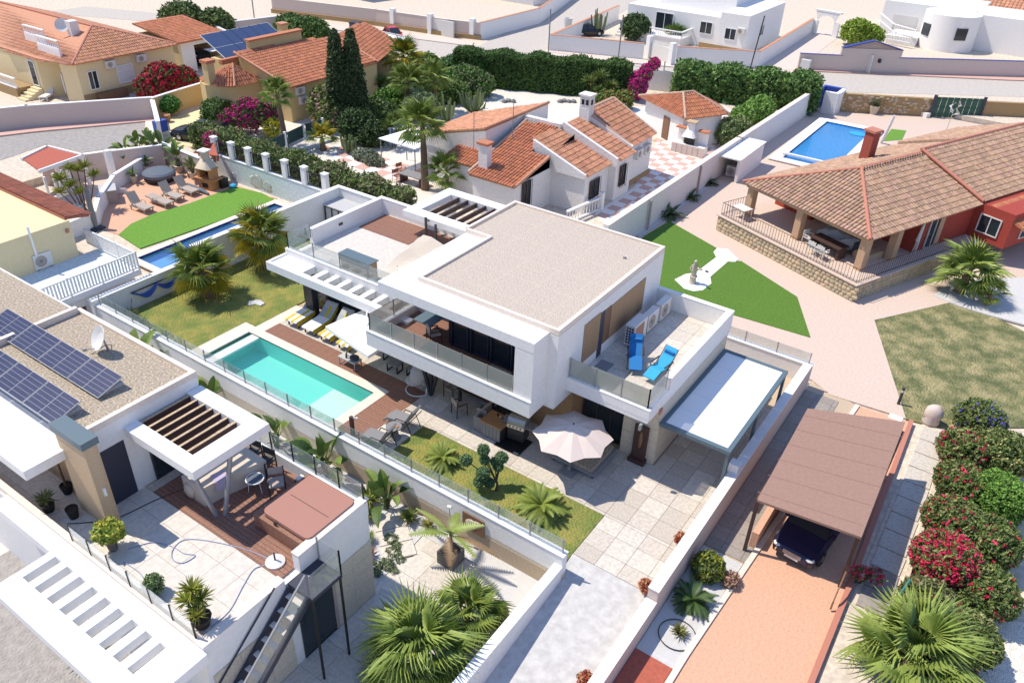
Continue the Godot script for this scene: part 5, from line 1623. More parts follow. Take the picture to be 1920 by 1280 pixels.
	# hoses on the terrace
	var hz := [[Vector3(-18.84, 3.02, -7.71), Vector3(-18.5, 3.02, -8.3), Vector3(-17.9, 3.02, -8.55), Vector3(-17.35, 3.02, -8.6), Vector3(-17.0, 3.02, -8.75), Vector3(-17.05, 3.02, -8.35), Vector3(-17.4, 3.02, -8.25), Vector3(-17.75, 3.02, -8.5), Vector3(-17.8, 3.02, -8.95), Vector3(-17.2, 3.02, -9.35), Vector3(-16, 3.03, -9.8), Vector3(-14.9, 3.03, -10.0)], [Vector3(-18.5, 3.02, -7.33), Vector3(-17.74, 3.02, -7.36), Vector3(-17.14, 3.02, -7.19), Vector3(-16.85, 3.02, -7.04)], [Vector3(-14.8, 3.03, -9.95), Vector3(-15.16, 3.02, -9.5), Vector3(-14.95, 3.02, -8.9), Vector3(-14.54, 3.02, -8.05), Vector3(-14.5, 3.02, -7.4)], [Vector3(-21.3, 3.02, -7.2), Vector3(-20.9, 3.02, -7.55), Vector3(-20.3, 3.02, -8.2), Vector3(-20, 3.02, -9.5), Vector3(-19.6, 3.02, -10.6)]]
	var hl := ["blue grey hose looping over the white terrace tiles", "thin hose between the potted plants at the terrace edge", "thin hose running along the terrace's right edge", "black hose across the shaded tiles under the pergola"]
	for i in 4:
		g = G.new()
		var cv := Curve3D.new()
		for k in hz[i].size():
			var a: Vector3 = hz[i][maxi(k - 1, 0)]; var b: Vector3 = hz[i][mini(k + 1, hz[i].size() - 1)]
			cv.add_point(hz[i][k], -(b - a) / 6, (b - a) / 6)
		g.tube(Array(cv.tessellate_even_length(4, 0.12)), 0.016, 5)
		solo("hose", g, "black" if i == 3 else "rope_blue", hl[i], "hose", "hoses on the left roof terrace")
	# pots on the terrace
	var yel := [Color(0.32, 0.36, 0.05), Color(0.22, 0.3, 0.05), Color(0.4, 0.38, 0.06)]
	t = shrub("potted_oleander", "leafy yellow green shrub in a tall dark pot on the terrace", "plant", Vector3(-19.2, 3.02, -7.45), [[Vector3(0, 0.75, 0), Vector3(.38, .3, .38)], [Vector3(.3, .8, -.1), Vector3(.2, .22, .2)]], 420, 0.16, yel)
	pot(t, 0.55, 0.2, "pot_grey")
	t = shrub("potted_grass", "small green potted plant in the middle of the terrace edge", "plant", Vector3(-16.75, 3.02, -7.2), [[Vector3(0, 0.35, 0), Vector3(.25, .3, .25)]], 300, 0.12, [Color(0.13, 0.19, 0.07), Color(0.19, 0.25, 0.1)])
	pot(t, 0.2, 0.15, "pot_grey")
	t = spiky("potted_yucca", "large yellow green potted yucca at the terrace's front corner", "plant", Vector3(-14.75, 3.02, -7.3), [[Vector3(-.1, 0.5, 0), 0.5], [Vector3(-.3, .85, .1), 0.5], [Vector3(.1, 1.05, -.1), 0.52], [Vector3(-.1, 1.35, 0), 0.48], [Vector3(.2, .7, .2), 0.4]], yel, "", 4)
	pot(t, 0.35, 0.3, "soil")
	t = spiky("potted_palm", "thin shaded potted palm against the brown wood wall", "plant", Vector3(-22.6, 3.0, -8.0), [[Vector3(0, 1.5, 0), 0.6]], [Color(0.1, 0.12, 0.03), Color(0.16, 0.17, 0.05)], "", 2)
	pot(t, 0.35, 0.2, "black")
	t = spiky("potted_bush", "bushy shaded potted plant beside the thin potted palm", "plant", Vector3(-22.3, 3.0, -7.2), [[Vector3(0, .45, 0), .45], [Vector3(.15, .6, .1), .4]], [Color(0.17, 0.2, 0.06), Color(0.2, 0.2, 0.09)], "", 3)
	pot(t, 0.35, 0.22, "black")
	solo("black_pot", pot_mesh(0.4, 0.2), "black", "empty black pot at the foot of the tan pillar", "pot", "", Vector3(-21.4, 3.0, -7.5))
	solo("yucca_leaves", gb(Vector3(-20.2, 3.0, -12.4), Vector3(-19.4, 3.35, -11.0)), "pot_grey", "grey planter under the pergola beside the window", "planter")
	spiky("planter_bush", "yellow green bush in the planter seen between the pergola beams", "plant", Vector3(-19.8, 3.3, -11.7), [[Vector3(0, .35, -.4), .5], [Vector3(0, .4, 0), .5], [Vector3(0.05, .35, .45), .5]], yel, "", 4)

	# garden below the villa
	g = G.new()
	g.prism(PackedVector2Array([Vector2(-37, -16.99), Vector2(-9.1, -16.99), Vector2(-9.1, -15.0), Vector2(-11.6, -16.3), Vector2(-14.4, -16.2), Vector2(-14.2, -13.3), Vector2(-37, -13.3)]), -0.85, -0.79)
	ground("gravel_bed", g, "white_gravel")
	g = G.new()
	g.prism(PackedVector2Array([Vector2(-9.1, -15.2), Vector2(-9.1, -11), Vector2(-11.2, -11), Vector2(-11.2, -13.4), Vector2(-10.8, -14.6)]), -0.85, -0.79)
	ground("gravel_bed", g, "white_gravel")
	var gp := ground("courtyard_paving", gb(Vector3(-14.0, -0.84, -13.4), Vector3(-11.3, -0.83, -6)), "mortar")
	pave(gp, [[-14.0, -16.2, -11.6, -13.4], [-13.95, -13.4, -11.2, -6]], 1.2, 1.2, -0.79, ["tile_b", "tile_a"])
	for i in 3:
		var b := part(self, "stepping_slab", gb(Vector3(-.62, 0, -.36), Vector3(.62, 0.05, .36)), "tile_b", Vector3(-15.85 + i * 0.62, -0.79, -15.95 + i * 0.45), Basis(Vector3.UP, 0.95))
		tag(b, ["first pale stepping slab in the white gravel, nearest the hot tub", "second pale stepping slab in the white gravel", "third pale stepping slab next to the courtyard paving"][i], "paving slab", "stepping slabs in white gravel")
	for q in [[Vector3(-15.2, -.79, -15.3), "nearest the wall"], [Vector3(-14.7, -.79, -14.9), "second from the wall"], [Vector3(-14.5, -.79, -14.3), "third from the wall"], [Vector3(-14.9, -.79, -13.9), "nearest the stone corner"]]:
		shrub("ground_cover_plant", "low grey green creeping plant between the stepping slabs, %s" % q[1], "plant", q[0], [[Vector3(0, 0.06, 0), Vector3(.28, .1, .25)], [Vector3(.4, .05, .1), Vector3(.16, .07, .16)]], 120, 0.1, [Color(0.12, 0.16, 0.08), Color(0.2, 0.24, 0.12)], "creeping plants between the slabs", [], 0, false)
	t = thing("potted_palm", "young palm in a square dark grey planter on the courtyard", "palm tree", Vector3(-12.75, -.79, -15.85))
	pot(t, 0.6, 0.36, "pot_grey", Vector3.ZERO, true)
	g = G.new(); g.tube([Vector3(0, .55, 0), Vector3(.02, 1.0, 0), Vector3(0, 1.35, 0)], [.07, .055, .05], 8); part(t, "trunk", g, "trunk")
	for i in 9:
		var B := Basis(Vector3.UP, i * 2.4) * Basis(Vector3.RIGHT, -lerpf(1.35, 0.0, i / 8.0))
		part(t, "frond", S["feather1"], "frond_light" if i < 3 else ("frond" if i < 6 else "frond_dead"), Vector3(0, 1.35, 0), B.scaled(Vector3(2.0, 1, 1) * R.randf_range(.8, 1.0)))
	g = G.new(); g.prism(PackedVector2Array([Vector2(-.75, -.3), Vector2(.1, -.65), Vector2(.75, -.4), Vector2(.72, .55), Vector2(-.5, .35)]), 0, 0.03)
	t = thing("wall_relief", "square brown and copper relief hanging on the white garden wall", "wall art", Vector3(-12.55, 0.3, -16.97))
	part(t, "panel", gb(Vector3(-.5, -.4, 0), Vector3(.5, .4, .04)), "brown_wood")
	g = G.new(); g.ball(Vector3(-.1, 0, .04), Vector3(.25, .22, .04), 9, 5, .4, 3); g.ball(Vector3(.2, .15, .04), Vector3(.15, .12, .03), 8, 5, .4, 5); part(t, "relief", g, "beige_fabric")
	t = thing("garden_spotlight", "white spotlight on a thin pole in front of the garden wall", "lamp", Vector3(-13.3, -.8, -16.6))
	g = G.new(); g.tube([Vector3.ZERO, Vector3(-.1, 1.75, 0)], .018, 5); part(t, "pole", g, "grey_metal")
	g = G.new(); g.tube([Vector3(-.16, 1.76, 0), Vector3(.02, 1.82, 0)], .06, 8); part(t, "lamp_head", g, "white_paint")
	var sx := [[-34.6, -15.9, 1.6, "banana leaved plant at the far end of the garden wall by the dish"], [-31.7, -16.1, 2.2, "strelitzia standing tall in the gap behind the gravel roof"], [-27.2, -16.4, 1.7, "strelitzia with one upright leaf beside the white pergola"], [-22.7, -16.4, 1.7, "small strelitzia at the wall right of the white pergola"], [-19.75, -16.4, 2.1, "large strelitzia clump against the wall behind the terrace chairs"], [-19.9, -15.9, 1.3, "low strelitzia in front of the large clump on gravel"], [-16.45, -16.45, 1.7, "strelitzia against the wall above the stepping slabs"], [-28.5, -15.3, 1.2, "low browning strelitzia near the gravel roof corner"]]
	for i in sx.size():
		paddle_plant(sx[i][3], Vector3(sx[i][0], -.8, sx[i][1]), sx[i][2], 13 if i in [4, 6] else 8, ["banana", "banana", "banana_dark"] if i != 7 else ["frond_yellow", "banana"], "strelitzias along the garden wall", 1.2)
	var sp := [[-17.3, -16.3, .75, "spiky green plant left of the stepping slabs"], [-16.7, -15.6, .5, "dry tall grass beside the hot tub corner"], [-15.36, -16.5, .6, "round spiky plant on the gravel before the wall"], [-14.5, -16.6, .45, "small spiky plant on the gravel, nearest the potted palm"], [-15.95, -14.75, .5, "bright yellow spiky plant at the villa's white corner"], [-21.3, -15.8, .3, "small brown tuft on the white gravel behind the glass"]]
	for q in sp:
		spiky("spiky_plant", q[3], "plant", Vector3(q[0], -.79, q[1]), [[Vector3(0, .1, 0), q[2]], [Vector3(.1, .25, .05), q[2] * .8]], [Color(0.27, 0.3, 0.05), Color(0.2, 0.25, 0.06), Color(0.36, 0.33, 0.1)] if q[2] != .5 else yel, "spiky plants in the white gravel", 3)
	spiky("red_grass", "reddish dry grass at the foot of the villa's stone corner", "plant", Vector3(-15.3, -.79, -14.2), [[Vector3(0, .1, 0), .5]], [Color(0.3, 0.13, 0.07), Color(0.36, 0.24, 0.12)])
	fan_palm("large green fan palm at the bottom, nearest the camera", Vector3(-10.7, -.8, -11.7), .9, .2, 30, 2.1, ["frond_light", "frond_light"], "fan palms in the courtyard", Vector3.ZERO, 0.1)
	fan_palm("green fan palm behind the nearest one, by the white ramp wall", Vector3(-10.5, -.8, -14.0), .7, .17, 24, 1.4, ["frond_light", "frond"], "fan palms in the courtyard", Vector3.ZERO, 0.1)
	shrub("thin_shrub", "sparse grey branching shrub in the gravel by the ramp wall", "plant", Vector3(-9.7, -.79, -14.6), [[Vector3(0, .45, 0), Vector3(.35, .4, .35)]], 130, .14, [Color(0.15, 0.2, 0.06), Color(0.3, 0.26, 0.12)])
	for q in [[Vector3(-18.6, -.8, -5.6), "yellow green bush below the slotted pergola, on the left"], [Vector3(-17.2, -.8, -5.8), "yellow green bush below the slotted pergola, on the right"]]:
		spiky("shaded_bush", q[1], "plant", q[0], [[Vector3(0, 1.0, 0), .7], [Vector3(.3, 1.3, .2), .6]], yel, "", 4)
	slab("lower_paving", rect(-26, -6.7, -14.2, 4), -0.85, -0.8, "asphalt")

func pot_mesh(h: float, r: float) -> G:
	var g := G.new()
	g.lathe([Vector2(0, 0), Vector2(r * 0.68, 0), Vector2(r * 0.95, h * 0.8), Vector2(r, h), Vector2(r * 0.86, h), Vector2(r * 0.8, h * 0.88), Vector2(0, h * 0.88)], Vector3.ZERO, 12)
	return g


func wall_path(p: Node, pts: Array, h: float, w: float, mat: String, cap := "", y0 := -0.99, called := "wall"):
	# pts: base points with y = top height
	for i in pts.size() - 1:
		var a: Vector3 = pts[i]; var b: Vector3 = pts[i + 1]
		var d := (b - a); d.y = 0
		var x := d.normalized() * w * 0.45
		var s := Vector3(-d.z, 0, d.x).normalized() * w / 2
		var g := G.new()
		var q := [a - x - s, a - x + s, b + x + s, b + x - s]
		for k in 4:
			var u: Vector3 = q[k]; var v: Vector3 = q[(k + 1) % 4]
			g.quad(Vector3(v.x, y0, v.z), Vector3(u.x, y0, u.z), u, v)
		g.quad(q[3], q[2], q[1], q[0])
		part(p, called, g, mat)
		if cap:
			g = G.new()
			g.bar(a - x + Vector3(0, 0.025, 0), b + x + Vector3(0, 0.025, 0), w + 0.06, 0.05)
			part(p, "coping", g, cap)

func left_garden():
	var Y := -0.5
	slab("terrace_paving", PackedVector2Array([Vector2(-52.91,-27.3),Vector2(-56.76,-31.9),Vector2(-56.45,-34.94),Vector2(-47.1,-34.05),Vector2(-42.74,-34.19),Vector2(-46.19,-32.85),Vector2(-46.78,-29.32),Vector2(-46.57,-26.12),Vector2(-45.91,-24.06),Vector2(-48.79,-23.79)]), -0.56, -0.5, "paver_orange")
	slab("terrace_paving", PackedVector2Array([Vector2(-51.49,-23.76),Vector2(-59.74,-29.84),Vector2(-59.36,-32.47),Vector2(-58.88,-36.17),Vector2(-56.45,-34.94),Vector2(-56.76,-31.9),Vector2(-52.91,-27.3),Vector2(-48.79,-23.79)]), -0.56, -0.504, "paver_pink")
	slab("artificial_lawn", PackedVector2Array([Vector2(-45.91,-24.06),Vector2(-43.19,-23.73),Vector2(-42.41,-33.85),Vector2(-44.33,-34.13),Vector2(-46.69,-33.72),Vector2(-46.65,-31.84),Vector2(-46.64,-29.43),Vector2(-47,-27.41),Vector2(-46.73,-25.46)]), -0.56, -0.47, "turf_b")
	var t := pool("narrow deep blue lap pool behind the white wall", -41.9, -33.2, -38.6, -22.7, -0.32, "pool_navy", 0.45, "coping", 0.22)
	var o := -t.position
	part(t, "step", gb(Vector3(-41.0, -.53, -24.6) + o, Vector3(-38.61, -.46, -22.71) + o), "pool_pale")
	# light blue wall with pillars and panels
	t = thing("pillar_wall", "pale blue rendered wall with white pillars and dark fence panels", "wall")
	part(t, "wall", gb(Vector3(-49.6, -0.99, -34.65), Vector3(-36.8, 1.12, -34.4)), "wall_blue")
	part(t, "coping", gb(Vector3(-49.6, 1.12, -34.68), Vector3(-36.8, 1.16, -34.37)), "white_paint")
	var px := [-49.4, -47.5, -45.7, -43.85, -41.95, -40.05, -38.1]
	for i in 7:
		part(t, "pillar", gb(Vector3(px[i] - .2, 1.16, -34.7), Vector3(px[i] + .2, 2.35, -34.36)), "white")
		part(t, "pillar_cap", gb(Vector3(px[i] - .24, 2.35, -34.74), Vector3(px[i] + .24, 2.41, -34.32)), "white_paint")
		if i < 6:
			var g0 := gb(Vector3(px[i] + .25, 1.25, -34.55), Vector3(px[i + 1] - .25, 1.29, -34.5))
			g0.box(Vector3(px[i] + .25, 2.1, -34.55), Vector3(px[i + 1] - .25, 2.14, -34.5))
			var f := part(t, "fence_panel", g0, "black")
			for k in 9:
				var x := lerpf(px[i] + .27, px[i + 1] - .27, k / 8.0)
				part(f, "bar", gb(Vector3(x - .015, 1.2, -34.54), Vector3(x + .015, 2.2, -34.51)), "black")
	for q in [[-45.0, -.1, .7, .5], [-44.0, -.2, .5, .4], [-47.6, -.3, .3, .25]]:
		var g1 := G.new(); g1.ball(Vector3(0, 0, 0), Vector3(q[2], q[3], .012), 12, 6, .6, int(q[0]))
		part(t, "bare_patch", g1, "concrete", Vector3(q[0], q[1] + .2, -34.395))
	t = thing("garden_wall", "low curved white topped wall around the peach terrace", "wall")
	wall_path(t, [Vector3(-47.66,0.5,-21.39), Vector3(-48.05,0.5,-23.96), Vector3(-49.93,0.5,-25.43), Vector3(-52.71,0.5,-28.32), Vector3(-54,0.5,-31.11), Vector3(-54.79,0.5,-33.44)], 0.9, 0.25, "white", "white_paint")
	t = thing("garden_wall", "cream wall with white coping beside the cul-de-sac, behind the potted plants", "wall")
	wall_path(t, [Vector3(-57.07,1.2,-25.75), Vector3(-56.12,1.2,-28.24), Vector3(-55.48,1.2,-29.65), Vector3(-53.73,1.2,-32.95)], 1.7, 0.22, "cream" if false else "wall_pink", "white_paint")
	part(t, "pier", gb(Vector3(-54.6,1.5,-29.29) - Vector3(.2, 2.4, .2), Vector3(-54.6,1.5,-29.29) + Vector3(.2, .1, .2)), "white")
	t = thing("garden_wall", "textured grey stucco wall between the potted plants and the parked car", "wall")
	wall_path(t, [Vector3(-54.3,1.1,-33.46), Vector3(-48.04,1.1,-33.16)], 1.6, 0.25, "wall_pink", "white_paint")
	# loungers
	var lp := [[Vector3(-48.25,-0.5,-27.19), 1.0], [Vector3(-47.97,-0.5,-28.58), 0.08], [Vector3(-48.28,-0.5,-29.64), 1.0], [Vector3(-48.37,-0.5,-30.92), 1.0]]
	var ll := ["taupe plastic lounger nearest the curved wall, its back raised", "taupe plastic lounger lying flat between two raised ones", "taupe plastic lounger with raised back, third from the curved wall", "taupe plastic lounger nearest the brick barbecue, back raised"]
	for i in 4:
		lounger(ll[i], lp[i][0], PI / 2 + 0.05, lp[i][1], "taupe", "taupe", "loungers on the peach terrace", true)
	# round covered tub
	t = thing("covered_hot_tub", "round inflatable tub under a dark grey cover on the peach terrace", "hot tub", Vector3(-51.81,-0.5,-31.2))
	var g := G.new(); g.lathe([Vector2(1.0, 0), Vector2(1.1, .2), Vector2(1.1, .5), Vector2(1.0, .62)], Vector3.ZERO, 20); part(t, "tub", g, "black")
	g = G.new(); g.lathe([Vector2(1.14, .38), Vector2(1.15, .6), Vector2(1.0, .72), Vector2(.5, .78), Vector2(0, .8)], Vector3.ZERO, 20); part(t, "cover", g, "grey_blue")
	# brick barbecue
	t = thing("brick_barbecue", "orange brick barbecue with beige chimney hood by the blue wall", "barbecue", Vector3(-47.88,-0.5,-32.48), 0.2)
	part(t, "base", gb(Vector3(-.6, 0, -.4), Vector3(.6, .75, .4)), "brick_orange")
	part(t, "shelf", gb(Vector3(-.85, .75, -.45), Vector3(.95, .83, .48)), "brick_orange")
	part(t, "opening", gb(Vector3(-.25, .15, .395), Vector3(.25, .5, .41)), "black")
	for s in [-1, 1]: part(t, "cheek", gb(Vector3(s * .5 - .1, .83, -.4), Vector3(s * .5 + .1, 1.45, .35)), "brick_orange")
	part(t, "firebox_back", gb(Vector3(-.4, .83, -.4), Vector3(.4, 1.45, -.3)), "black")
	part(t, "mantel", gb(Vector3(-.68, 1.45, -.45), Vector3(.68, 1.55, .42)), "brick_orange")
	g = G.new(); g.lathe([Vector2(.8, 1.55), Vector2(.32, 2.2), Vector2(.3, 2.7), Vector2(0, 2.7)], Vector3.ZERO, 4); part(t, "hood", g, "pot_stone", Vector3(0, 0, -.03), Basis(Vector3.UP, PI / 4))
	part(t, "chimney_cap", gb(Vector3(-.35, 2.72, -.38), Vector3(.35, 2.8, .32)), "white_paint")
	solo("black_bin", gb(Vector3(-.3, 0, -.3), Vector3(.3, .7, .3)), "black", "black bin behind the brick barbecue at the blue wall", "bin", "", Vector3(-47.33,-0.5,-33.2))
	g = G.new(); g.ball(Vector3(0, .15, 0), Vector3(.28, .16, .25), 8, 5, .2); solo("blue_bag", g, "blue_light", "small bright blue bag at the tip of the artificial lawn", "bag", "", Vector3(-46.62,-0.5,-33.52))
	g = G.new(); g.tube([Vector3(-1.25, .12, 0), Vector3(-.4, .16, .02), Vector3(.5, .15, -.03), Vector3(1.2, .1, 0)], [.16, .2, .17, .08], 8)
	solo("folded_parasol", g, "grey_blue", "grey wrapped parasol lying on the terrace beside the lounger", "parasol", "", Vector3(-48.05,-0.5,-31.57))
	t = thing("storage_box", "grey wicker storage box with flat lid at the curved wall", "box", Vector3(-51.21,-0.5,-26.86), -0.5)
	part(t, "box", gb(Vector3(-.65, 0, -.5), Vector3(.65, .85, .5)), "taupe"); part(t, "lid", gb(Vector3(-.68, .85, -.53), Vector3(.68, .92, .53)), "light_grey")
	for i in 2:
		t = thing("folding_chair", ["white slatted chair leaning on the wall behind the storage box", "white slatted chair leaning further along the curved wall"][i], "chair", [Vector3(-51.69,-0.5,-28.06), Vector3(-53.47,-0.5,-28.76)][i], 0.7, "white slatted chairs at the curved wall")
		for k in 6: part(t, "slat", gb(Vector3(-.3 + k * .12 - .035, .3, -.3), Vector3(-.3 + k * .12 + .03, .34, .3)), "white_paint", Vector3.ZERO, Basis(Vector3.RIGHT, -.5))
		part(t, "frame", gb(Vector3(-.36, .0, -.04), Vector3(.36, .3, .04)), "white_paint")
	t = thing("closed_parasol", "closed dark grey cantilever parasol standing at the curved wall", "parasol", Vector3(-47.82,-0.5,-23.74))
	g = G.new(); g.tube([Vector3(0, 0, 0), Vector3(-.1, .7, 0), Vector3(-.2, 2.4, -.1), Vector3(-.25, 2.7, -.1)], [.1, .2, .16, .04], 8); part(t, "canopy", g, "mid_grey")
	part(t, "base", gb(Vector3(-.4, 0, -.4), Vector3(.4, .1, .4)), "slate_dark")
	# potted plants
	var pp := [[Vector3(-50.22,-0.5,-32.93), "white potted strelitzia beside the brick barbecue", 1.3], [Vector3(-52.07,-0.5,-33.06), "white potted palm behind the round tub, second from the barbecue", 1.7], [Vector3(-53.87,-0.5,-31.56), "small potted plant in a pale pot left of the round tub", .8], [Vector3(-52.75,-0.5,-29.76), "small potted plant in a white pot before the curved wall", .75], [Vector3(-54.27,-0.5,-33.25), "tall potted banana plant at the corner of curved wall and stucco wall", 2.2], [Vector3(-55.87,-0.5,-31.32), "potted strelitzia in a purple pot behind the curved wall", 1.7], [Vector3(-56.9,-0.5,-32.99), "large leaved potted plant against the cream wall, middle of three", 1.8], [Vector3(-56.77,-0.5,-33.88), "large leaved potted plant nearest the gate end of the cream wall", 1.7]]
	for i in pp.size():
		t = paddle_plant(pp[i][1], pp[i][0] + Vector3(0, .35, 0), pp[i][2], 10, ["banana", "banana_dark"], "potted plants on the peach terrace", 1.1, "potted_plant")
		pot(t, .5, .38 if i < 2 else .28, "pot_stone" if i != 5 else "slate_dark", Vector3(0, -.35, 0))
	var yel := [Color(0.3, 0.33, 0.04), Color(0.22, 0.28, 0.05), Color(0.36, 0.36, 0.07)]
	t = spiky("yucca_tree", "many headed yellow green yucca tree beside the dark tiled gable", "tree", Vector3(-50.83,-0.5,-24.85), [[Vector3(-1.2, 2.0, .5), .8], [Vector3(-.5, 2.5, -.4), .8], [Vector3(.3, 2.2, -1.0), .8], [Vector3(-.2, 1.8, .4), .8], [Vector3(.1, 2.9, -.6), .75], [Vector3(-1.0, 2.6, -.2), .75], [Vector3(.5, 1.5, .3), .7], [Vector3(-.6, 1.4, 1.0), .7]], yel, "", 4)
	spiky("agave", "grey green agave on white stones beside the yucca tree", "plant", Vector3(-50.55,-0.5,-24.3), [[Vector3(0, .1, 0), .5]], [Color(0.16, 0.2, 0.14)])
	g = G.new(); g.ball(Vector3(0, .2, 0), Vector3(.6, .35, .5), 8, 5, .4); solo("white_boulder", g, "white_gravel", "white boulder at the foot of the yucca tree", "stone", "", Vector3(-51.12,-0.5,-24.5))
	# flat red carport roof
	t = thing("red_carport", "flat rust red carport roof with white rim beside the cul-de-sac", "carport")
	g = G.new(); g.prism(PackedVector2Array([Vector2(-56.75,-24.48),Vector2(-57.81,-26.82),Vector2(-54.33,-27.35),Vector2(-53.75,-23.99)]), 1.75, 1.85); part(t, "roof", g, "rust_roof")
	wall_path(t, [Vector3(-56.6,1.95,-24.42), Vector3(-57.66,1.95,-26.76), Vector3(-54.19,1.95,-27.28), Vector3(-53.61,1.95,-23.93)], .3, .14, "white_paint", "", 1.72, "rim")
	for q in [Vector3(-54.57,1.75,-25.51), Vector3(-54.56,1.75,-26.18), Vector3(-54.73,1.75,-27.55)]: part(t, "post", gb(q - Vector3(.1, 2.3, .1), q + Vector3(.1, 0, .1)), "white_paint")
	t = thing("window_frame_screen", "white framed glazed porch under the red carport roof", "porch")
	wall_path(t, [Vector3(-52.58,0.3,-23.63), Vector3(-52.93,0.3,-25.01)], .3, .15, "white_paint", "", 0.1, "sill")
	for q in [Vector3(-52.58,0.3,-23.63), Vector3(-52.75,0.3,-24.31), Vector3(-52.93,0.3,-25.01)]: part(t, "frame_post", gb(q - Vector3(.07, 0, .07), q + Vector3(.07, 1.5, .07)), "white_paint")
	# yellow house corner with terrace
	t = thing("cream_house", "cream house wall with dark tiled verge at the left picture edge", "house")
	g = G.new()
	g.prism(rect(-52, -19.1, -41.1, -4), -.99, 3.6)
	part(t, "wall", g, "cream")
	roof_slope(t, [Vector3(-41.3, 3.75, -19.0), Vector3(-53, 3.75, -19.0), Vector3(-53, 3.2, -20.6), Vector3(-41.9, 3.2, -20.6)], "dark_wood" if false else "tile_red")
	part(t, "alarm_lamp", gb(Vector3(-41.1, 3.0, -18.9), Vector3(-41.0, 3.2, -18.75)), "ridge_red")
	part(t, "drain_pipe", gb(Vector3(-41.1, 2.2, -17.0), Vector3(-41.02, 4.0, -16.9)), "white_paint")
	ac_unit("white air conditioner on the cream house wall over the grey terrace", Vector3(-41.27,1.55,-17.19) + Vector3(.1, 0, 0), PI / 2, .95, .8)
	t = thing("raised_terrace", "raised grey blue terrace with white slatted railing beside the cream house", "terrace")
	part(t, "slab", gb(Vector3(-41.1, 1.2, -20.2), Vector3(-37.2, 1.5, -4)), "white")
	part(t, "floor", gb(Vector3(-41.1, 1.5, -20.1), Vector3(-37.35, 1.52, -4)), "wall_blue")
	part(t, "wall", gb(Vector3(-41.1, -.99, -19.9), Vector3(-37.5, 1.2, -4)), "white")
	for i in 4: part(t, "opening", gb(Vector3(-37.52, -.7, -15.4 + i * 2.1 - 1.6), Vector3(-37.46, .6, -15.4 + i * 2.1)), "brown_wood")
	var rl := [[Vector3(-37.28, 1.5, -4.5), Vector3(-37.28, 1.5, -20.15)], [Vector3(-37.28, 1.5, -20.15), Vector3(-42.0, 1.5, -20.15)]]
	for r in rl:
		var d: Vector3 = r[1] - r[0]
		var n := int(d.length() / 0.17)
		for yy in [0.12, 0.98]:
			g = G.new(); g.bar(r[0] + Vector3(0, yy, 0), r[1] + Vector3(0, yy, 0), .07, .06); part(t, "rail", g, "white_paint")
		for i in n + 1:
			var q: Vector3 = r[0].lerp(r[1], i / float(n))
			g = G.new()
			g.bar(q + Vector3(0, .12, 0), q + Vector3(0, .98, 0), .035 if d.z == 0 else .09, .035 if d.z != 0 else .09)
			if i % 10 == 0: g.bar(q, q + Vector3(0, 1.05, 0), .08, .08)
			part(t, "picket", g, "white_paint")


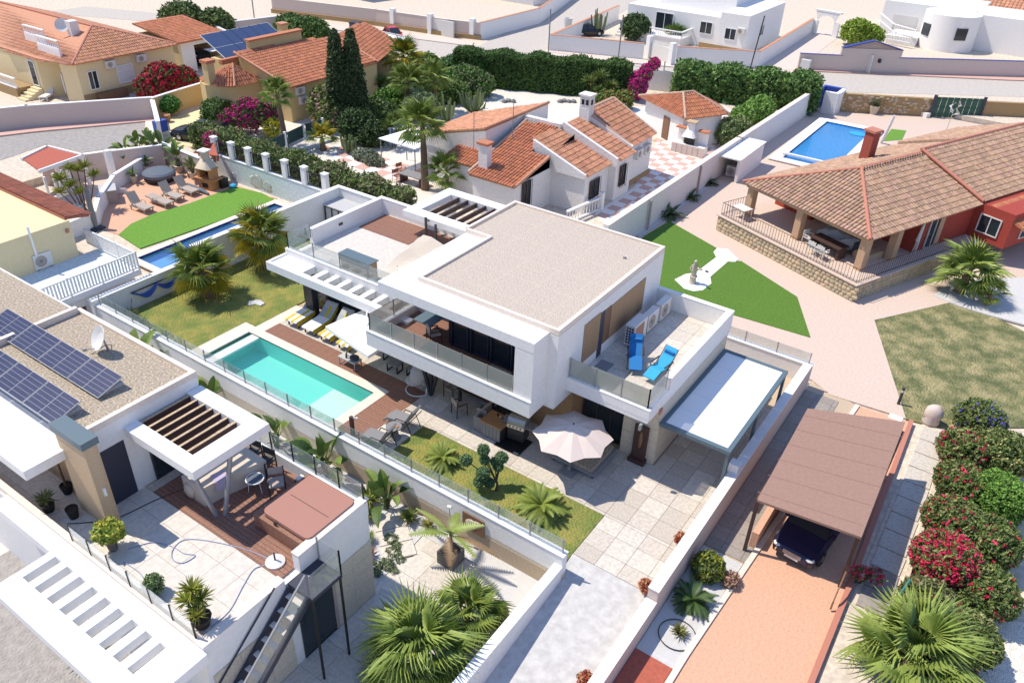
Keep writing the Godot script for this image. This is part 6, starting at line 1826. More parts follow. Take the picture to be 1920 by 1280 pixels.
func car(label: String, at: Vector3, turn: float, l: float, w: float, h: float, paint: String, estate := false) -> Node3D:
	# front towards +X
	var t := thing("parked_car", label, "car", at, turn)
	var hw := w / 2
	var g := G.new()
	# lower body from cross sections along the length: [x, half width, bottom, top]
	var sec := [[-l / 2, hw * 0.8, .38, h * .5], [-l / 2 + .12, hw * .94, .28, h * .6], [-l * .25, hw, .22, h * .61], [l * .2, hw, .22, h * .6], [l / 2 - .5, hw * .96, .24, h * .55], [l / 2 - .1, hw * .86, .28, h * .47], [l / 2, hw * .72, .36, h * .4]]
	for i in sec.size() - 1:
		var a = sec[i]; var b = sec[i + 1]
		for s in [-1, 1]:
			var q := [Vector3(a[0], a[2], s * a[1] * .94), Vector3(a[0], (a[2] + a[3]) * .52, s * a[1]), Vector3(a[0], a[3], s * a[1] * .88), Vector3(a[0], a[3] + .03, 0)]
			var r := [Vector3(b[0], b[2], s * b[1] * .94), Vector3(b[0], (b[2] + b[3]) * .52, s * b[1]), Vector3(b[0], b[3], s * b[1] * .88), Vector3(b[0], b[3] + .03, 0)]
			for k in 3:
				if s > 0: g.quad(q[k], r[k], r[k + 1], q[k + 1])
				else: g.quad(r[k], q[k], q[k + 1], r[k + 1])
	for e in [sec[0], sec[-1]]:
		var f := -1 if e[0] < 0 else 1
		var p := [Vector3(e[0], e[2], -e[1] * .94), Vector3(e[0], e[2], e[1] * .94), Vector3(e[0], e[3], e[1] * .88), Vector3(e[0], e[3], -e[1] * .88)]
		if f < 0: g.quad(p[0], p[1], p[2], p[3])
		else: g.quad(p[1], p[0], p[3], p[2])
	part(t, "body", g, paint)
	var x0 := -l / 2 + (.1 if estate else .35); var x1 := l * .22
	var y0 := h * .6; var cw := hw * .86; var tw := hw * .68
	var rx0 := x0 + (.25 if estate else .5); var rx1 := x1 - .75
	g = G.new()
	g.quad(Vector3(rx0, h, tw), Vector3(rx1, h - .02, tw), Vector3(rx1, h - .02, -tw), Vector3(rx0, h, -tw))
	for s in [-1, 1]:
		for q in [[x0, rx0], [(x0 + x1) / 2 - .04, (rx0 + rx1) / 2 - .04]]:
			g.bar(Vector3(q[0] + .03, y0, s * cw), Vector3(q[1] + .03, h - .01, s * tw), .07, .07)
		g.bar(Vector3(x1, y0, s * cw), Vector3(rx1, h - .02, s * tw), .05, .05)
	part(t, "roof", g, paint)
	g = G.new()
	for s in [-1, 1]:
		var q := [Vector3(x0, y0, s * cw), Vector3(x1, y0, s * cw), Vector3(rx1, h - .03, s * tw), Vector3(rx0, h - .03, s * tw)]
		if s > 0: g.quad(q[0], q[1], q[2], q[3])
		else: g.quad(q[1], q[0], q[3], q[2])
	part(t, "side_window", g, "glass_dark")
	g = G.new(); g.quad(Vector3(x1 + .02, y0, cw), Vector3(x1 + .02, y0, -cw), Vector3(rx1, h - .03, -tw), Vector3(rx1, h - .03, tw)); part(t, "windscreen", g, "glass_dark")
	g = G.new(); g.quad(Vector3(x0 - .02, y0, -cw), Vector3(x0 - .02, y0, cw), Vector3(rx0, h - .02, tw), Vector3(rx0, h - .02, -tw)); part(t, "rear_window", g, "glass_dark")
	for s in [-1, 1]:
		for x in [-l * .3, l * .31]:
			g = G.new(); g.lathe([Vector2(.2, -.1), Vector2(.3, -.1), Vector2(.32, 0), Vector2(.3, .1), Vector2(.2, .1)], Vector3.ZERO, 14)
			var wh := part(t, "wheel", g, "black", Vector3(x, .32, s * (hw - .1)), Basis(Vector3.RIGHT, s * PI / 2))
			g = G.new(); g.lathe([Vector2(.2, .07), Vector2(.06, .11), Vector2(0, .11)], Vector3.ZERO, 10); part(wh, "rim", g, "steel")
		g = G.new(); g.ball(Vector3(l / 2 - .16, h * .42, s * hw * .66), Vector3(.16, .08, .2), 8, 5); part(t, "headlight", g, "ac_white")
		part(t, "tail_light", gb(Vector3(-l / 2 - .01, h * .42, s * hw * .68 - .13), Vector3(-l / 2 + .1, h * .54, s * hw * .68 + .13)), "red_paint")
		part(t, "mirror", gb(Vector3(x1 - .35, y0, s * (cw + .12) - .08), Vector3(x1 - .2, y0 + .12, s * (cw + .12) + .08)), paint)
	part(t, "number_plate", gb(Vector3(l / 2 - .03, .36, -.26), Vector3(l / 2 + .012, .46, .26)), "ac_white")
	part(t, "number_plate", gb(Vector3(-l / 2 - .012, .5, -.26), Vector3(-l / 2 + .02, .6, .26)), "ac_white")
	for k in 3: part(t, "grille_bar", gb(Vector3(l / 2 - .02, .5 + k * .06, -.34), Vector3(l / 2 + .02, .525 + k * .06, .34)), "steel")
	return t

func block_walls(p: Node, pts: PackedVector2Array, y0: float, y1: float, mat: String, called := "wall"):
	var g := G.new()
	g.prism(pts, y0, y1)
	return part(p, called, g, mat)

func shutter_window(p: Node, o: Vector3, u: Vector3, w: float, h: float, trim := "white_paint", mat := "glass_dark"):
	window(p, o, u, w, h, 2, trim, mat, "window", 1, .08)

func top_left():
	# road and pavements
	slab("cul_de_sac", PackedVector2Array([Vector2(-68.82,-26.24),Vector2(-67.06,-30.31),Vector2(-62.83,-37.63),Vector2(-58.12,-34.41),Vector2(-59.14,-31.6),Vector2(-59.81,-30.1),Vector2(-63.5,-29.49),Vector2(-62.94,-26.84),Vector2(-62.29,-23.09)]), -.02, .0, "asphalt")
	slab("pavement_strip", PackedVector2Array([Vector2(-69.57,-26.61),Vector2(-67.81,-30.72),Vector2(-63.07,-38.77),Vector2(-62.24,-38.14),Vector2(-62.58,-37.46),Vector2(-66.81,-30.17),Vector2(-68.58,-26.13)]), -.02, .11, "pavement_pink")
	var pv := slab("pavement", PackedVector2Array([Vector2(-62.7,-37.54),Vector2(-62.36,-38.22),Vector2(-57.8,-35.68),Vector2(-57.29,-34.46),Vector2(-57.69,-34.12)]), -.02, .1, "pavement")
	var t := thing("street_wall", "long mauve shaded wall with white coping along the cul-de-sac", "wall")
	wall_path(t, [Vector3(-70.37,0,-26.59) + Vector3(0,1.75,0), Vector3(-68.19,0,-30.93) + Vector3(0,1.75,0), Vector3(-62.98,0,-38.65) + Vector3(0,1.75,0)], 1.7, .25, "wall_pink", "white_paint")
	t = thing("gate_wall", "white gate wall with blue mailboxes at the end of the cul-de-sac", "wall")
	wall_path(t, [Vector3(-62.79,0,-38.62) + Vector3(0,1.6,0), Vector3(-57.83,0,-35.65) + Vector3(0,1.5,0)], 1.5, .3, "white", "white_paint")
	part(t, "gate_panel", gb(Vector3(-58.57,0,-36.22) + Vector3(-.2,.4,-.5), Vector3(-58.57,0,-36.22) + Vector3(.3,1.3,.5)), "blue_wall")
	t = thing("boundary_wall", "ochre boundary wall between the bougainvillea garden and cream driveway", "wall")
	wall_path(t, [Vector3(-62.76,0,-38.65) + Vector3(0,1.75,0), Vector3(-63.21,0,-41.47) + Vector3(0,1.75,0), Vector3(-63.59,-0,-44.57) + Vector3(0,1.75,0)], 1.7, .25, "ochre", "white_paint")
	slab("cream_driveway", PackedVector2Array([Vector2(-61.94,-38.59),Vector2(-62.21,-43.62),Vector2(-57.96,-40.34),Vector2(-55.4,-39.82),Vector2(-52.95,-36.86),Vector2(-55.91,-35.63),Vector2(-57.8,-35.68)]), -.02, .01, "cream")
	# cream house with hip roof
	t = thing("hip_roof_house", "cream house with terracotta hip roof behind the long street wall", "house")
	block_walls(t, PackedVector2Array([Vector2(-71, -37.2), Vector2(-71, -46.9), Vector2(-90, -46.9), Vector2(-90, -36.0), Vector2(-75.2, -36.0), Vector2(-74.6, -37.6), Vector2(-72.4, -36.6)]), -.1, 3.35, "cream")
	for z in [-37.25, -40.5, -43.7]: part(t, "stone_plinth", gb(Vector3(-71.02, -.1, z - 3.15), Vector3(-70.93, .7, z)), "rubble")
	roof_slope(t, [Vector3(-70.6, 3.5, -36.7), Vector3(-70.6, 3.5, -47.2), Vector3(-75.0, 5.3, -41.7)], "terracotta_b")
	roof_slope(t, [Vector3(-70.6, 3.5, -36.7), Vector3(-75.0, 5.3, -41.7), Vector3(-92, 5.3, -41.7), Vector3(-92, 3.6, -35.9), Vector3(-74.6, 3.5, -35.9)], "terracotta_b")
	roof_slope(t, [Vector3(-70.6, 3.5, -47.2), Vector3(-92, 3.5, -47.2), Vector3(-92, 5.3, -41.7), Vector3(-75.0, 5.3, -41.7)], "terracotta_b")
	ridge(t, Vector3(-70.6, 3.52, -36.7), Vector3(-75.0, 5.33, -41.7)); ridge(t, Vector3(-70.6, 3.52, -47.2), Vector3(-75.0, 5.33, -41.7)); ridge(t, Vector3(-75, 5.33, -41.7), Vector3(-92, 5.33, -41.7))
	part(t, "chimney", gb(Vector3(-75.65,4.9,-40.23) - Vector3(.4, 1.0, .4), Vector3(-75.65,4.9,-40.23) + Vector3(.4, 1.0, .4)), "white_old")
	var dsh := G.new(); dsh.lathe([Vector2(0, 0), Vector2(.4, .05), Vector2(.6, .15), Vector2(.4, .08), Vector2(0, .03)], Vector3.ZERO, 16)
	part(t, "dish", dsh, "ac_white", Vector3(-76.23,4.9,-39.66) + Vector3(0, .6, 0), Basis(Vector3.UP, .8) * Basis(Vector3.RIGHT, 1.2))
	for q in [[Vector3(-72.95,4.3,-37.15), -3.4], [Vector3(-76.35,4.6,-37.92), -3.4]]:
		part(t, "roof_terrace_wall", gb(q[0] + Vector3(q[1], -.7, -.1), q[0] + Vector3(.1, 0, .1)), "white")
		balustrade(t, q[0], q[0] + Vector3(q[1], 0, 0), .75, .3)
	window(t, Vector3(-70.97, 1.0, -38.0), Vector3(0, 0, -1), .9, 1.6, 2, "white_paint", "glass_dark", "arched_window")
	window(t, Vector3(-70.97, 1.0, -40.8), Vector3(0, 0, -1), 1.6, 1.6, 1, "white_paint", "ac_white", "shuttered_window", 3)
	window(t, Vector3(-74.0, .6, -37.28), Vector3(.9, 0, .41), 1.0, 1.6, 1, "white_paint", "glass_dark")
	window(t, Vector3(-76.6, .9, -35.97), Vector3.RIGHT, 1.0, 2.2, 1, "white_paint", "glass_dark", "arched_door")
	for i in 5: part(t, "entrance_step", gb(Vector3(-76.6, -.1 , -35.9 + i * .35), Vector3(-75.2, .8 - i * .17, -35.55 + i * .35)), "cream")
	balustrade(t, Vector3(-83, .8, -34.5), Vector3(-76.8, .8, -34.5), .9, .3)
	part(t, "porch", gb(Vector3(-83, -.1, -35.95), Vector3(-76.8, .8, -34.4)), "rubble")
	ac_unit("air conditioner high on the cream wall, left of the shutter", Vector3(-70.75, 2.5, -40.2), PI / 2, .9, .65)
	ac_unit("air conditioner high on the cream wall, right of the shutter", Vector3(-70.75, 2.5, -43.3), PI / 2, .9, .65)
	solo("dark_bench", gb(Vector3(-70.8, 0, -41.0), Vector3(-70.2, .7, -38.3)), "brown_wood", "dark wooden rack against the cream house's stone plinth", "rack")
	lounger("white lounger in front of the cream house's porch steps", Vector3(-74.76,0,-35.99), .6, .8, "white_paint", "ac_white")
	var red := [Color(0.42, 0.012, 0.045), Color(0.55, 0.03, 0.08), Color(0.35, 0.01, 0.03)]
	var grn := [Color(0.07, 0.11, 0.025), Color(0.1, 0.15, 0.04), Color(0.05, 0.08, 0.02)]
	shrub("bougainvillea", "big dark red bougainvillea bush in front of the cream house", "shrub", Vector3(-67.53,0,-43.1), [[Vector3(0, 1.5, 0), Vector3(1.6, 1.5, 1.8)], [Vector3(.6, 1.2, -1.6), Vector3(1.2, 1.2, 1.2)], [Vector3(-.3, 1.0, 1.5), Vector3(1.2, 1.1, 1.1)]], 1500, .34, grn + [Color(0.16, 0.03, 0.02)], "", red, 1500)
	# carport garage with car
	t = thing("tiled_garage", "garage with tiled roof and open front, a car parked inside", "garage")
	roof_slope(t, [Vector3(-72.6, 3.05, -48.6), Vector3(-72.6, 3.05, -54.6), Vector3(-79.8, 3.9, -54.6), Vector3(-79.8, 3.9, -48.6)], "terracotta")
	var g := G.new(); g.box(Vector3(-79.5, -.1, -49.1), Vector3(-73.0, 3.0, -48.8)); part(t, "wall", g, "cream")
	part(t, "wall", gb(Vector3(-79.5, -.1, -54.4), Vector3(-73.0, 3.0, -54.1)), "cream"); part(t, "wall", gb(Vector3(-79.6, -.1, -54.4), Vector3(-79.3, 3.0, -48.8)), "cream")
	part(t, "lintel", gb(Vector3(-73.3, 2.5, -54.1), Vector3(-73.0, 3.0, -49.1)), "white"); part(t, "pier", gb(Vector3(-73.3, -.1, -50.6), Vector3(-73.0, 2.5, -49.1)), "white")
	part(t, "door_frame", gb(Vector3(-72.9, 1.9, -53.6), Vector3(-71.6, 1.95, -51.6)), "white_paint")
	car("dark car parked inside the tiled garage", Vector3(-75.6, .0, -52.4), PI - .05, 4.2, 1.75, 1.45, "navy_paint")
	t = thing("white_balustrade", "white balustrade in front of the open tiled garage", "balustrade")
	balustrade(t, Vector3(-73.8,0.3,-49.43), Vector3(-74.89,0.3,-53.77), .85, .3)
	# second house: turret, main roof, wing
	t = thing("turret_house", "ochre house with round tiled turret and long terracotta roof", "house")
	block_walls(t, PackedVector2Array([Vector2(-60.8, -42.6), Vector2(-60.2, -41.7), Vector2(-59.0, -41.3), Vector2(-57.8, -41.8), Vector2(-57.1, -42.9), Vector2(-57.0, -46), Vector2(-61, -46)]), -.1, 3.0, "ochre")
	var ap := Vector3(-58.04,4.4,-43.66)
	var ring := [Vector3(-61.08,3,-42.44), Vector3(-59.7,3,-41.65), Vector3(-57.99,3,-41.66), Vector3(-56.87,3,-42.67), Vector3(-56.57,3,-44.94), Vector3(-57.02,3,-45.44)]
	for i in ring.size() - 1: roof_slope(t, [ring[i], ring[i + 1], ap], "terracotta")
	ridge(t, Vector3(-56.81,3.02,-42.62), ap, "terracotta_b")
	part(t, "chimney", gb(Vector3(-58.89,3.2,-41.82) - Vector3(.35, .5, .35), Vector3(-58.89,3.2,-41.82) + Vector3(.35, 1.5, .35)), "ochre"); part(t, "chimney_cap", gb(Vector3(-58.89,3.2,-41.82) + Vector3(-.45, 1.5, -.45), Vector3(-58.89,3.2,-41.82) + Vector3(.45, 1.75, .45)), "terracotta")
	shutter_window(t, Vector3(-60.96,0,-44.72) + Vector3(.1, .9, .1), (Vector3(-60.03,0,-45.97) - Vector3(-60.96,0,-44.72)).normalized(), 1.6, 1.5)
	block_walls(t, rect(-62.5, -56, -53.3, -45.3), -.1, 3.1, "ochre")
	roof_slope(t, [Vector3(-52.8, 3.15, -45.0), Vector3(-53.2, 3.15, -56), Vector3(-58.6, 4.7, -56), Vector3(-59.4, 4.9, -45.0)], "terracotta")
	g = G.new(); g.prism(rect(-62.5, -45.6, -53.4, -45.2), 0, 0); g = G.new()
	g.tri(Vector3(-53.3, 3.05, -45.28), Vector3(-59.3, 4.75, -45.28), Vector3(-59.3, 3.05, -45.28)); g.tri(Vector3(-53.3, 3.05, -45.3), Vector3(-59.3, 3.05, -45.3), Vector3(-59.3, 4.75, -45.3)); part(t, "gable", g, "ochre")
	ridge(t, Vector3(-52.8, 3.18, -45.0), Vector3(-59.4, 4.93, -45.0), "terracotta_b")
	part(t, "roof_parapet", gb(Vector3(-59.6, 4.0, -52.5), Vector3(-59.2, 5.6, -46.5)), "ochre"); part(t, "parapet_cap", gb(Vector3(-59.75, 5.6, -52.6), Vector3(-59.05, 5.72, -46.4)), "terracotta")
	part(t, "flat_roof", gb(Vector3(-62.2, -.1, -52), Vector3(-59.6, 4.1, -44.6)), "ochre"); part(t, "flat_roof_cap", gb(Vector3(-59.8, 4.1, -52), Vector3(-59.4, 4.5, -43.6)), "terracotta")
	part(t, "chimney", gb(Vector3(-62.62,4.6,-53.31) - Vector3(.35, .8, .35), Vector3(-62.62,4.6,-53.31) + Vector3(.35, .9, .35)), "ochre"); part(t, "chimney_cap", gb(Vector3(-62.62,4.6,-53.31) + Vector3(-.42, .9, -.42), Vector3(-62.62,4.6,-53.31) + Vector3(.42, 1.1, .42)), "terracotta_b")
	block_walls(t, rect(-62, -63.2, -57.4, -56), -.1, 3.05, "ochre", "wing_wall")
	roof_slope(t, [Vector3(-53.4, 3.1, -56), Vector3(-57.0, 3.1, -63.6), Vector3(-62.0, 4.4, -63.6), Vector3(-59.0, 4.6, -56)], "terracotta")
	ridge(t, Vector3(-53.2, 3.2, -56.05), Vector3(-58.6, 4.8, -56.05), "terracotta_b")
	shutter_window(t, Vector3(-57.35, 1.0, -58.6), Vector3(0, 0, -1), 1.2, 1.3)
	part(t, "small_window", gb(Vector3(-53.32, 1.6, -50.6), Vector3(-53.25, 2.3, -50.2)), "glass_dark")
	ac_unit("upper of two air conditioners on the ochre gable end by the palm", Vector3(-53.1, 2.2, -46.3), PI / 2, .9, .65, "air conditioners on the ochre house")
	ac_unit("lower of two air conditioners on the ochre gable end by the palm", Vector3(-53.1, 1.35, -46.6), PI / 2, .9, .65, "air conditioners on the ochre house")
	var sp: Node3D
	for i in 7:
		var q := Vector3(-61.8, 4.9, -45.4 - i * 1.05)
		var lb := "blue solar panel on the ochre flat roof, number %s from its left end" % ["one", "two", "three", "four", "five", "six", "seven"][i]
		if i == 0:
			sp = thing("solar_panel", lb, "solar panel", q, 0, "solar panels on the ochre house")
			var B := Basis(Vector3.BACK, -.45)
			part(sp, "frame", gb(Vector3(-1.9, -.03, -.62), Vector3(1.9, .015, .62)), "ac_white", Vector3.ZERO, B)
			for k in 2: part(sp, "cell_field", gb(Vector3(-1.86 + k * 1.88, .016, -.57), Vector3(-.03 + k * 1.88, .025, .57)), "grey_blue" if false else "solar_blue", Vector3.ZERO, B)
		else: dup(sp, q, 0, lb)
	t = thing("white_awning", "long white awning roof beside the terracotta wing near the street", "awning")
	part(t, "roof", gb(Vector3(-64.6, 2.6, -67.2), Vector3(-58.4, 2.72, -64.4)), "white_fabric", Vector3.ZERO)
	for i in 2: part(t, "rail", gb(Vector3(-64.6, 2.72, -65.2 - i * 1.9), Vector3(-58.4, 2.86, -65.0 - i * 1.9)), "light_grey")
	for q in [Vector3(-64.5, 0, -67.1), Vector3(-58.5, 0, -67.1), Vector3(-58.5, 0, -64.5), Vector3(-64.5, 0, -64.5)]: part(t, "post", gb(q - Vector3(.06, 0, .06), q + Vector3(.06, 2.6, .06)), "white_paint")
	t = thing("yard_wall", "tall beige yard wall behind the blue solar panels", "wall")
	wall_path(t, [Vector3(-81.74,2,-59.36), Vector3(-76.56,2,-57.92), Vector3(-72.7,2,-55.35)], 2, .25, "wall_pink", "white_paint")
	wall_path(t, [Vector3(-81.74,2,-59.36), Vector3(-79.93,2,-67.49)], 2, .25, "wall_pink", "white_paint")
	slab("yard", PackedVector2Array([Vector2(-84.04,-60.74),Vector2(-82.56,-70.36),Vector2(-72.29,-61.17),Vector2(-72.32,-53.3)]), -.02, .005, "sand_white")
	car("black estate car parked on the cream driveway, partly behind the stucco wall", Vector3(-55.46,-0,-37.68), .35 + PI, 4.7, 1.85, 1.5, "black_paint", true)
	t = thing("clay_roof_porch", "small red tiled porch roof in front of the black estate car", "porch")
	roof_slope(t, [Vector3(-49.72,1.6,-32.92), Vector3(-47.81,1.6,-33.53), Vector3(-49.17,2.1,-34.33), Vector3(-48.9,2.1,-33.21)], "rust_roof")
	for q in [Vector3(-49.77,1.5,-33.39), Vector3(-48.44,1.5,-33.64)]: part(t, "post", gb(q - Vector3(.06, 1.9, .06), q + Vector3(.06, 0, .06)), "brown_wood")
	# hedge and planting along the blue wall
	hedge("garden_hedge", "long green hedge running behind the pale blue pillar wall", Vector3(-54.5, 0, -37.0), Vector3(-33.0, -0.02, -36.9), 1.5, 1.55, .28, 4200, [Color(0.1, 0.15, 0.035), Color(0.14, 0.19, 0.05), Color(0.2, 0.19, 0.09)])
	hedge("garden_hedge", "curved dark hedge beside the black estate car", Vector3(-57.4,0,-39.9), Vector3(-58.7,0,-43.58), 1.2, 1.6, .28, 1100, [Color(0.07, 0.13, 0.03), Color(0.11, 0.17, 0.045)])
	shrub("bougainvillea", "magenta bougainvillea growing over the hedge below the turret", "shrub", Vector3(-53.78,0,-41.21), [[Vector3(0, 1.6, 0), Vector3(1.3, 1.2, 1.2)], [Vector3(1.2, 1.9, -.8), Vector3(1, 1.1, 1)], [Vector3(-1.3, 1.0, .8), Vector3(.9, .9, .9)]], 900, .3, grn, "", [Color(0.42, 0.015, 0.14), Color(0.5, 0.03, 0.2)], 1000)
	shrub("bougainvillea", "small magenta bougainvillea on the first white pillar", "shrub", Vector3(-51.69,0.3,-36.03), [[Vector3(0, .8, 0), Vector3(.7, .7, .7)]], 250, .26, grn, "", [Color(0.42, 0.015, 0.14), Color(0.5, 0.03, 0.2)], 300)
	shrub("yellow_bush", "bright yellow flowering bush behind the bougainvillea, by the palm trunk", "shrub", Vector3(-51.61,0,-41.67), [[Vector3(0, .9, 0), Vector3(.7, .8, .7)]], 300, .24, [Color(0.45, 0.4, 0.02), Color(0.2, 0.25, 0.04)])
	shrub("round_bush", "rounded green bush in the corner of the cream driveway", "shrub", Vector3(-62.74,0,-40.05), [[Vector3(0, .9, 0), Vector3(.9, .7, .9)]], 420, .25, [Color(0.06, 0.18, 0.03), Color(0.09, 0.22, 0.04)])
	solo("clay_pot", pot_mesh(.6, .4), "pot_clay", "clay pot on the cream driveway beside the rounded bush", "pot", "", Vector3(-61.4,0,-38.68))
	fan_palm("slim fan palm in front of the ochre gable", Vector3(-49.23,0,-40.83), 4.0, .2, 20, 1.55, ["frond", "frond_light"], "", Vector3(-.5, 0, -.2), 0.0)
	fan_palm("small yellow green palm near the round cactus in gravel garden", Vector3(-46.36,0,-42.14), 1.0, .2, 16, 1.4, ["frond_yellow", "frond_light"], "", Vector3.ZERO, -.3)
	var cyp := [Color(0.028, 0.05, 0.014), Color(0.045, 0.075, 0.02), Color(0.06, 0.085, 0.03)]
	for i in 2:
		t = thing("cypress_tree", ["tall dark cypress, the left one of a pair", "tall dark cypress, the right one of a pair"][i], "tree", [Vector3(-49.2,0,-46.98), Vector3(-48.45,0,-48)][i], 0, "pair of cypresses")
		g = G.new(); g.tube([Vector3(0, -.1, 0), Vector3(0, 3, 0), Vector3(0, 6.6, 0)], [.22, .14, .04], 7); part(t, "trunk", g, "trunk")
		var pts := []
		for k in 2600:
			var s := R.randf()
			var y := .3 + 7.5 * s
			var r := 1.15 * pow(1 - s, .55) * minf(1, .55 + s * 2.2) * R.randf_range(.72, 1.05)
			var a := R.randf() * TAU
			r *= 1 + .12 * sin(a * 3 + y)
			pts.append(Vector3(cos(a) * r, y, sin(a) * r))
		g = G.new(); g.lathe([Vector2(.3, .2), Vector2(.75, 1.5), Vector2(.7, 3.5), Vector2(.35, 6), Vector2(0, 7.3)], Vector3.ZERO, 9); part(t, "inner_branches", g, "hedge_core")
		leaves(t, "crown", pts, .32, cyp)
	shrub("oleander", "pale pink flowering oleander bush left of the cypresses", "shrub", Vector3(-50.48,0,-46.82), [[Vector3(0, 1.7, 0), Vector3(1.6, 1.6, 1.6)], [Vector3(1.0, 1.4, .8), Vector3(1.1, 1.2, 1.1)]], 1500, .32, [Color(0.1, 0.14, 0.03), Color(0.15, 0.18, 0.05), Color(0.2, 0.22, 0.07)], "", [Color(0.5, 0.26, 0.25), Color(0.55, 0.35, 0.32)], 150)
	shrub("dark_shrub", "dark green shrub mass under the cypresses", "shrub", Vector3(-46.04,0,-45.75), [[Vector3(0, 1.2, 0), Vector3(1.6, 1.3, 1.5)], [Vector3(1.8, .9, .2), Vector3(1.2, 1.0, 1.2)]], 1300, .3, [Color(0.03, 0.06, 0.015), Color(0.05, 0.09, 0.025)])
	t = thing("net_fence", "low white wall with dark green netting panels before the ochre house", "fence")
	wall_path(t, [Vector3(-48.96,0,-38.98) + Vector3(0,.7,0), Vector3(-49.87,0,-43.51) + Vector3(0,.7,0), Vector3(-49.7,0,-45.62) + Vector3(0,.7,0)], .7, .2, "white", "")
	for q in [[Vector3(-47.46,0.7,-37.99), Vector3(-47.82,0.7,-39.72)], [Vector3(-47.85,0.7,-40.02), Vector3(-48.25,0.7,-41.98)], [Vector3(-48.31,0.7,-42.27), Vector3(-48.15,0.7,-43.97)]]:
		g = G.new(); g.bar(q[0] + Vector3(0, .5, 0), q[1] + Vector3(0, .5, 0), .03, .95); part(t, "net_panel", g, "green_net")
		part(t, "post", gb(q[1] + Vector3(-.08, -.2, -.08), q[1] + Vector3(.08, 1.1, .08)), "white_paint")


func cactus(label: String, at: Vector3, n: int, h: float, sp: float):
	var t := thing("cactus", label, "cactus", at, 0, "columnar cacti in the gravel garden")
	for i in n:
		var a := i * 2.39996; var r := sp * sqrt((i + .3) / n)
		var d := Vector3(cos(a) * r, 0, sin(a) * r)
		var hh := h * R.randf_range(.6, 1.0)
		var g := G.new(); g.tube([d * .25, d * .8 + Vector3(0, hh * .35, 0), d * 1.05 + Vector3(0, hh, 0)], [.1, .13, .07], 6)
		part(t, "column", g, "cactus")

